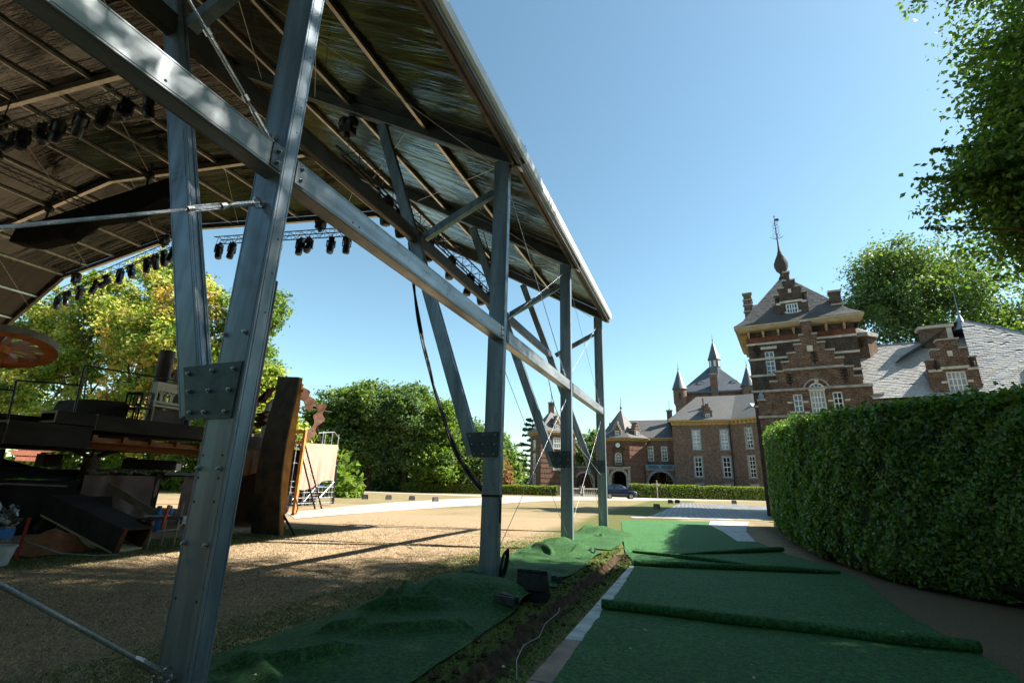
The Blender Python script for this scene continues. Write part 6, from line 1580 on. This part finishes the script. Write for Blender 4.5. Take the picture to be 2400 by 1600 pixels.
# brown curved flat and pink drapes beside the plank
b = MB(); pts = [V(-15.9,13.9,.0)]+[V(-15.9+2.6*math.sin(a)*.55, 13.9, 1.95*math.sin(a*1.0)**.5 if a > 0 else 0) for a in np.linspace(.02, 1.57, 10)]+[V(-13.9,13.9,0)]
pts = [V(-16.8,13.9,0), V(-16.8,13.9,1.15), V(-16.3,13.9,1.45), V(-15.8,13.9,1.63), V(-15.2,13.9,1.76), V(-14.5,13.9,1.80), V(-13.8,13.9,1.80), V(-13.8,13.9,0)]
b.prism(pts, (0,.08,0)); b.build('curved_flat', simple('rust_brown_flat', (.12,.055,.032), .75, 0, .4, 1.5), label='rust brown curved flat standing behind the tall plank', cat='set piece')
P = [[(x, 16.0+.10*math.sin(x*9)+.05*noise.noise(V(x*3, z, 1)), z) for z in (.6,1.6,2.6,3.4)] for x in np.linspace(-18.4,-15.6,30)]
MB().grid(P).build('pink_drape', M_pink, smooth='all', label='pink cloth hanging behind the end of the platform', cat='drape')
MB().tube([(-15.75,14.6,2.0),(-15.7,14.5,4.4),(-15.55,14.5,4.6)], [.28,.2,.05], 8).build('plastic_wrap', simple('clear_sheet', (.5,.47,.47), .3), smooth=True, label='pale plastic sheet wrapped round the foot of the tall pole', cat='sheet')
# scaffold with pink cloth and ladder: its long side faces the sun
sc = thing('scaffold_tower', 'aluminium scaffold behind the curved plank with a net on its side', 'scaffold', (-22,24,0))
xs4, ys4 = (-21.4,-23.2), (22.0,23.1,24.2,25.4)
for x in xs4:
    for y in ys4: MB().tube([(x,y,0),(x,y,4.3 if y > 23.5 and x > -22 else 3.5)], .026, 6).build('standard', M_scaf, sc)
for x in xs4:
    for z in (.2,.5,.8,1.1,1.4,2.4,3.4): MB().tube([(x+.03,21.9,z),(x+.03,25.5,z)], .018, 5).build('ledger', M_scaf, sc)
for i in range(3):
    MB().tube([(-21.34,ys4[i],.2+.1*i),(-21.34,ys4[i+1],1.4)], .016, 5).build('brace', M_scaf, sc); MB().tube([(-23.1,ys4[i],1.6),(-23.1,ys4[i+1],3.3)], .016, 5).build('brace', M_scaf, sc)
for i in range(12): MB().tube([(-21.3,22.0+i*.3,.08),(-21.3,22.0+i*.3,1.1)], .011, 4).build('grid_bar', M_scaf, sc)
MB().tube([(-21.3,23.5,4.22),(-21.3,24.85,4.40),(-21.3,25.4,4.05)], .02, 5).build('guard_rail', M_scaf, sc)
for y in (23.9,24.7): MB().tube([(-21.3,y,3.5),(-21.3,y,4.36)], .016, 5).build('guard_post', M_scaf, sc)
MB().box(-23.2,-21.4,21.9,25.5,3.44,3.50).build('deck', M_ply, sc)
MB().box(-23.1,-22.4,22.1,25.2,.05,3.2).build('dark_contents', M_skirt, sc)
P = [[(-21.3-.5*t+.05*math.sin(z*5+t*7), 25.55+.25*t, z) for z in np.linspace(.1,2.6,12)] for t in np.linspace(0,1,10)]; MB().grid(P).build('side_net', M_net, sc, smooth='all')
P = []
for i in range(49):
    t = i/48; y = 22.22+3.0*t; row = []
    for j in range(13):
        s_ = j/12; zb = 1.0+.42*t-.16*math.sin(t*6.2); z = 3.52+.12*t+(zb-3.52-.12*t)*s_; row.append((-21.2+.05*math.sin(t*34+s_)*s_+.06*math.sin(t*11+s_*1.5)*s_, y+.05*s_*math.sin(t*9), z))
    P.append(row)
MB().grid(P).build('pink_drape', M_pink, smooth='all', label='large dusty pink cloth hanging on the scaffold', cat='drape')
MB().box(-21.7,-21.6,24.3,25.0,1.1,1.22).build('blue_board', M_bluep, label='small blue board inside the scaffold', cat='board')
ld = thing('ladder', 'wooden ladder leaning against the pink cloth', 'ladder', (-19.7,22.4,0))
r0, r1 = (V(-19.55,22.05,0), V(-21.1,21.75,3.62)), (V(-19.50,22.5,0), V(-21.1,22.2,3.60))
for r_ in (r0, r1): MB().beam(r_[0], r_[1], .04, .08).build('stile', M_timD, ld)
for i in range(13): t = .05+.9*i/12; MB().tube([r0[0].lerp(r0[1], t), r1[0].lerp(r1[1], t)], .018, 5).build('rung', M_wheelG, ld)
of = MB(); of.box(-17.9,-17.75,17.9,18.0,0,3.75); of.box(-17.15,-17.0,17.9,18.0,0,3.75); of.box(-17.75,-17.15,17.9,18.0,3.6,3.75); of.box(-17.75,-17.15,17.9,18.0,3.1,3.25)
of.build('orange_frame', M_panelO, label='tall orange wooden frame beside the curved plank', cat='frame')
# odds and ends on the grass
t = thing('wheeled_machine', 'small black wheeled machine with hose beside the curved plank', 'machine', (-17.1,17.6,0))
MB().lathe([(.24,-.06),(.29,-.03),(.29,.03),(.24,.06)], (-17.35,17.5,.29), 18, (.5,-1,0)).build('wheel', M_rubber, t); MB().box(-17.9,-17.3,17.5,18.0,.4,.85).build('housing', M_black, t)
MB().tube([(-17.1,17.6,.9),(-16.85,17.7,.75),(-16.75,17.8,.35),(-16.8,17.8,.1),(-17.0,17.7,.06)], .03, 6).build('hose', M_rubber, t)
tt = thing('work_trestle', 'small trestle table holding tools beside the ramp box', 'trestle', (-11.9,8.3,0))
MB().box(-12.2,-11.65,8.05,8.75,.62,.65).build('table_top', M_timD, tt)
for x, y in ((-11.72,8.1),(-11.72,8.7),(-12.15,8.7)): MB().tube([(x,y,.62),(x-.02,y,0)], .022, 6).build('leg', M_wheelG, tt)
MB().tube([(-11.55,8.1,.40),(-11.45,8.5,.42),(-11.6,8.8,.6)], .012, 5).build('wire_hoop', M_scaf, tt)
MB().beam((-11.68,8.3,.45), (-11.60,8.3,.95), .05, .05).build('red_bar', M_redp, label='red bar leaning on the trestle table', cat='bar')
b = MB().beam((-12.2,8.2,.69), (-11.8,8.5,.70), .12, .03); b.build('hand_saw', M_scaf, label='pale hand saw lying on the trestle table', cat='saw')
def bottle(label, x, y, z, s=1.0):
    MB().lathe([(.06*s,0),(.065*s,.02),(.065*s,.22*s),(.03*s,.30*s),(.03*s,.36*s)], (x,y,z), 12).build('blue_bottle', M_bluep, smooth=True, label=label, cat='bottle')
bottle('blue bottle standing on the trestle table', -11.95, 8.62, .66, .7)
bottle('larger blue canister at the stage opening', -15.2, 10.6, .0, 2.0)
bottle('smaller blue canister beside the larger one', -15.25, 10.85, .0, 1.4)
b = MB().box(-15.1,-14.8,11.1,11.5,.2,.42); b.tube([(-14.95,11.15,0),(-14.95,11.15,.8)], .015, 5); b.tube([(-14.95,11.4,0),(-14.95,11.4,.85)], .015, 5); b.build('small_machine', M_scaf, label='small grey machine with two upright rods by the stage opening', cat='machine')
MB().beam((-16.2,10.0,.33), (-14.9,12.0,.30), .05, .05).build('long_batten', M_timD, label='long dark batten lying along the stage skirt', cat='batten')
P = [[(-13.3+.9*u+.05*noise.noise(V(u*4, v*4, 1)), 6.3+1.1*v, .02+.42*math.sin(math.pi*u)**.7*math.sin(math.pi*v)**.6*(1+.4*noise.noise(V(u*5, v*5, 3)))) for v in np.linspace(0,1,16)] for u in np.linspace(0,1,16)]
MB().grid(P).build('rust_tarpaulin', simple('rust_tarp', (.26,.10,.04), .8, 0, .4, 3, .5, 12), smooth='all', label='crumpled rust brown tarpaulin heaped on the grass', cat='tarpaulin')
bk = thing('bucket', 'grey plastic tub at the left edge of the grass', 'bucket', (-11.95,5.6,0))
MB().lathe([(.20,0),(.26,.30),(.28,.31),(.28,.33),(.25,.32),(.19,.03)], (-11.95,5.55,0), 18).build('tub', simple('grey_plastic', (.45,.48,.50), .5), bk, smooth=True)
MB().lathe([(.10,-.06),(.10,.06)], (-12.05,5.62,.52), 14, (1,.3,0)).box(-12.15,-11.95,5.5,5.74,.45,.6).build('blue_motor', M_bluep, bk)
MB().beam((-12.0,5.9,.05), (-12.35,6.1,.75), .05, .06).build('red_tool', M_redp, label='red tool leaning by the grey tub', cat='tool')
b = MB()
for i in range(60): p = V(-12.45+rnd.uniform(-.16,.16), 5.75+rnd.uniform(-.16,.16), .75+rnd.uniform(-.12,.25)); b.obox(p, V(rnd.uniform(-1,1),rnd.uniform(-1,1),rnd.uniform(-1,1))*.05, V(rnd.uniform(-1,1),rnd.uniform(-1,1),rnd.uniform(-1,1))*.05, V(rnd.uniform(-1,1),rnd.uniform(-1,1),rnd.uniform(-1,1))*.012)
b.box(-12.6,-12.3,5.6,5.9,.0,.62); b.build('scrap_bin', simple('crumpled_foil', (.22,.23,.22), .3, .5), label='bin of crumpled foil and scrap beside the tub', cat='bin')
MB().tube([(-12.4,6.2,.3),(-12.0,6.6,.08),(-11.6,7.0,.02),(-11.4,7.3,.02)], .014, 6).build('grey_hose', M_scaf, smooth=True, label='pale hose trailing across the grass by the tarpaulin', cat='hose')
# black rubbish box, brackets and little parts by the second column
rb = thing('cable_ramp', 'upended black plastic cable ramp beside the trench', 'cable ramp', (-2.45,7.55,0))
MB().prism([(-2.68,7.40,0),(-2.68,7.74,0),(-2.68,7.70,.10),(-2.68,7.56,.36),(-2.68,7.48,.36),(-2.68,7.42,.12)], (.44,0,0)).build('body', M_plastic, rb)
MB().tube([(-2.69,7.52,.375),(-2.23,7.52,.375)], .032, 12).build('top_roll', M_plastic, rb, smooth=True); MB().tube([(-2.68,7.40,.15),(-2.24,7.40,.15)], .022, 10).build('lower_roll', M_plastic, rb, smooth=True)
def angle(label, x, y, z, L, rz, tilt=0):
    u = V(math.cos(rz), math.sin(rz), tilt); b = MB(); v = V(-math.sin(rz), math.cos(rz), 0); c = V(x,y,z)
    b.obox(c, u*(L/2), v*.05, (0,0,.006)); b.obox(c+v*.05+V(0,0,.05), u*(L/2), v*.006, (0,0,.05)); b.obox(c-v*.05+V(0,0,.05), u*(L/2), v*.006, (0,0,.05)); b.build('ballast_bracket', M_plate, label=label, cat='bracket')
angle('grey steel bracket poking from under the nearest crumpled turf', -2.56, 6.72, .09, .34, R(-15), .0)
angle('small blue grey bracket behind the black cable ramp', -2.62, 7.95, .10, .22, R(40))
angle('short bracket end right of the cable ramp', -2.33, 8.4, .10, .16, R(70))
angle('bracket end at the corner of the middle crumpled turf', -2.5, 12.2, .12, .16, R(90))
b = MB().sphere((-2.66,6.85,.16), .06, 8, 6, (1.3,1,.8)); b.build('brick_lump', simple('lump_brick', (.20,.10,.07), .9), label='small reddish lump on the grey steel bracket', cat='brick')

# ------------------------------------------------------------------ lawn floodlights, car, cross, bridge parapet
def flood_template():
    t = thing('floodlight', 'x', 'floodlight')
    MB().prism([(-.36,-.22,.10),(-.36,.22,.10),(-.36,.16,.62),(-.36,-.05,.62)], (.72,0,0)).build('housing', M_plastic, t); MB().box(-.31,.31,-.20,-.19,.16,.20).build('lip', M_black, t)
    b = MB().prism([(-.31,-.205,.16),(.31,-.205,.16),(.31,-.075,.56),(-.31,-.075,.56)], (0,-.012,0)); b.build('glass', M_lens, t)
    b = MB(); b.box(-.40,-.37,-.06,.06,0,.4); b.box(.37,.40,-.06,.06,0,.4); b.box(-.40,.40,-.12,.12,0,.03); b.build('stand', M_black, t); return t
fT = flood_template(); first = True
fl = [(-25.9,34.8,20,'black floodlight on the lawn, leftmost of the row of four'),(-24.28,35.76,35,'black floodlight on the lawn, second of the row of four'),(-22.19,35.99,30,'black floodlight on the lawn, third of the row of four'),(-19.75,35.52,50,'black floodlight on the lawn, rightmost of the row of four'),
      (-3.15,38.77,150,'black floodlight at the near corner of the cobbles'),(-2.91,52.0,160,'smaller black floodlight left of a pair beside the cobbles'),(-2.3,52.9,165,'black floodlight right of a pair beside the cobbles'),(3.1,58.0,10,'black floodlight on the grass strip beyond the cobbles')]
for x, y, a, lab in fl:
    o = fT if first else copy_tree(fT); first = False
    o.location = (x, y, 0); o.rotation_euler = (0,0,R(a)); o.scale = (.62,.62,.62); tag(o, lab, 'floodlight', 'floodlights on the lawn')

def car():
    L, W, Hh = 4.35, 1.80, 1.66; loc = V(-9.75,64.6,0); ang = math.atan2(.30,.955); M = Matrix.Translation(loc) @ Matrix.Rotation(ang, 4, 'Z')
    t = thing('parked_car', 'dark blue compact off-road car parked before the castle gate', 'car', loc.to_tuple())
    paint = NT('dark_blue_paint'); paint.done((.004,.010,.034), .3, .2, None, .5); paint.b.inputs['Coat Weight'].default_value = .35; pm = paint.m
    tyre = simple('tyre', (.012,.012,.012), .85); rim = simple('alloy_rim', (.40,.41,.42), .3, .85); trim = simple('black_trim', (.012,.012,.013), .6); gl = glass_mat('car_glass', (.02,.03,.04))
    def bld(b, nm, m, par, **k):
        b.v = [tuple(M @ V(v)) for v in b.v]; return b.build(nm, m, par, **k)
    # x forward; stations give outline heights of the lower body and of the cabin
    sx = [-2.17,-2.12,-1.9,-1.45,-.9,-.3,.4,.85,1.25,1.75,2.05,2.16]
    top = [.72,.98,1.04,1.06,1.05,1.04,1.03,1.02,1.0,.93,.82,.62]; hw = [.68,.80,.86,.89,.90,.90,.90,.89,.88,.84,.74,.60]; bot = [.42,.34,.32,.30,.28,.28,.28,.28,.30,.32,.34,.42]
    P = []
    for x, tp, w, bo in zip(sx, top, hw, bot):
        P.append([(x,-w*.86,bo),(x,-w,bo+.16),(x,-w*1.0,(bo+tp)/2),(x,-w*.97,tp-.10),(x,-w*.90,tp),(x,0,tp+.03),(x,w*.90,tp),(x,w*.97,tp-.10),(x,w*1.0,(bo+tp)/2),(x,w,bo+.16),(x,w*.86,bo)])
    b = MB().grid(P); b.add(P[0], [tuple(range(11))]); b.add(P[-1], [tuple(range(11))]); body = bld(b, 'body', pm, t, smooth=True)
    cx = [-2.02,-1.62,-.9,-.2,.35,.62,1.12]; ct = [1.06,1.52,1.64,1.66,1.61,1.50,1.04]; P = []
    for x, z in zip(cx, ct):
        r = .62 if z > 1.3 else .80; P.append([(x,-.84,1.02),(x,-r-.02,max(1.03, z-.10)),(x,-r+.08,z),(x,0,z+.03),(x,r-.08,z),(x,r+.02,max(1.03, z-.10)),(x,.84,1.02)])
    bld(MB().grid(P), 'cabin', pm, t, smooth=True)
    b = MB()
    for s in (-1, 1):
        for q in ([(-1.55,1.10),(-1.42,1.47),(-.72,1.53),(-.72,1.09)], [(-.64,1.09),(-.64,1.53),(.10,1.54),(.30,1.46),(.62,1.09)]):
            pts = [V(x, s*(.85-.2*max(0,(z-1.02))/.5*.9), z) for x, z in q]; b.prism(pts, (0,s*.012,0))
    b.v = [tuple(M @ V(v)) for v in b.v]; each(b, 'side_window', gl, t)
    b = MB().add([(.66,-.55,1.50),(.66,.55,1.50),(1.10,.70,1.09),(1.10,-.70,1.09)], [(0,1,2,3)]); b.v = [(x+.02, y, z+.015) for x, y, z in b.v]; bld(b, 'windscreen', gl, t)
    for s in (-1, 1): bld(MB().sphere((2.0, s*.62, .78), .13, 10, 6, (.7,1.1,.55)), 'headlight', simple('lamp_glass', (.55,.57,.6), .1), t, smooth=True); bld(MB().box(.62,.82,s*.93-.09,s*.93+.09,1.05,1.2), 'mirror', pm, t); bld(MB().box(-2.14,-2.0,s*.66-.1,s*.66+.1,.82,1.0), 'tail_light', M_redp, t)
    for x in (-1.32, 1.32):
        for s in (-1, 1):
            w = bld(MB().lathe([(.26,-.11),(.345,-.09),(.345,.09),(.26,.11)], (x, s*.82, .345), 20, (0,s,0)), 'wheel', tyre, t, smooth=True)
            bld(MB().lathe([(.23,.10),(.22,.125),(.06,.135)], (x, s*.82, .345), 20, (0,s,0)), 'rim', rim, w)
            b = MB()
            for i in range(14): a0 = math.pi*i/13; b.obox((x+.40*math.cos(a0), s*.885, .36+.40*math.sin(a0)), (.035,0,0), (0,.03,0), (0,0,.035))
            bld(b, 'wheel_arch', trim, t, kind='stuff')
    bld(MB().box(-1.0,1.0,-.9,-.86,.27,.40).box(-1.0,1.0,.86,.9,.27,.40).box(2.08,2.18,-.5,.5,.36,.52), 'sill_trim', trim, t)
    bld(MB().box(2.14,2.19,-.38,.38,.58,.72), 'grille', trim, t); bld(MB().tube([(-1.4,-.55,1.68),(.2,-.55,1.70)], .02, 5).tube([(-1.4,.55,1.68),(.2,.55,1.70)], .02, 5), 'roof_rails', trim, t)
    bld(MB().box(-1.9,1.9,-.7,.7,.2,.34), 'underbody', trim, t)
car()
cr = thing('wayside_cross', 'slim wooden wayside crucifix in front of the far hedge', 'crucifix', (-6.3,69.5,0))
cx_ = at(1541,1163,Y=69.5); b = MB().box(cx_.x-.06,cx_.x+.06,69.44,69.56,0,2.35).box(cx_.x-.50,cx_.x+.50,69.45,69.55,1.85,1.97); b.build('cross', M_ply, cr)
b = MB().sphere((cx_.x,69.38,1.98), .075, 8, 6); b.tube([(cx_.x,69.4,1.9),(cx_.x,69.38,1.5),(cx_.x+.02,69.39,1.1)], [.11,.09,.05], 7); b.tube([(cx_.x-.42,69.42,1.95),(cx_.x,69.39,1.82),(cx_.x+.42,69.42,1.95)], [.03,.05,.03], 6); b.build('carved_figure', M_bstone, cr, smooth=True)
bp = thing('bridge_parapet', 'pale stone balustrade of the castle bridge behind the third column', 'balustrade', (-16,72,0))
p0, p1 = V(-19.2,70.5,0), V(-13.6,74.5,0); dd = (p1-p0).normalized()
MB().beam(p0+V(0,0,.12), p1+V(0,0,.12), .4, .24).build('plinth', M_bstone, bp); MB().beam(p0+V(0,0,1.0), p1+V(0,0,1.0), .36, .18).build('handrail', M_bstone, bp)
for i in range(22): c = p0+dd*(.35+i*.29); MB().lathe([(.07,.24),(.10,.45),(.05,.72),(.08,.91)], c, 8).build('baluster', M_bstone, bp, smooth=True)
for f in (0, .52, 1): c = p0.lerp(p1, f); MB().box(c.x-.28,c.x+.28,c.y-.28,c.y+.28,0,1.25).box(c.x-.34,c.x+.34,c.y-.34,c.y+.34,1.25,1.37).build('pier', M_bstone, bp)
MB().box(9.7,10.3,80.3,80.9,0,1.0).sphere((10,80.6,1.15), .28, 8, 6).build('stone_bollard', M_bstone, label='stone bollard at the end of the far hedge', cat='bollard')
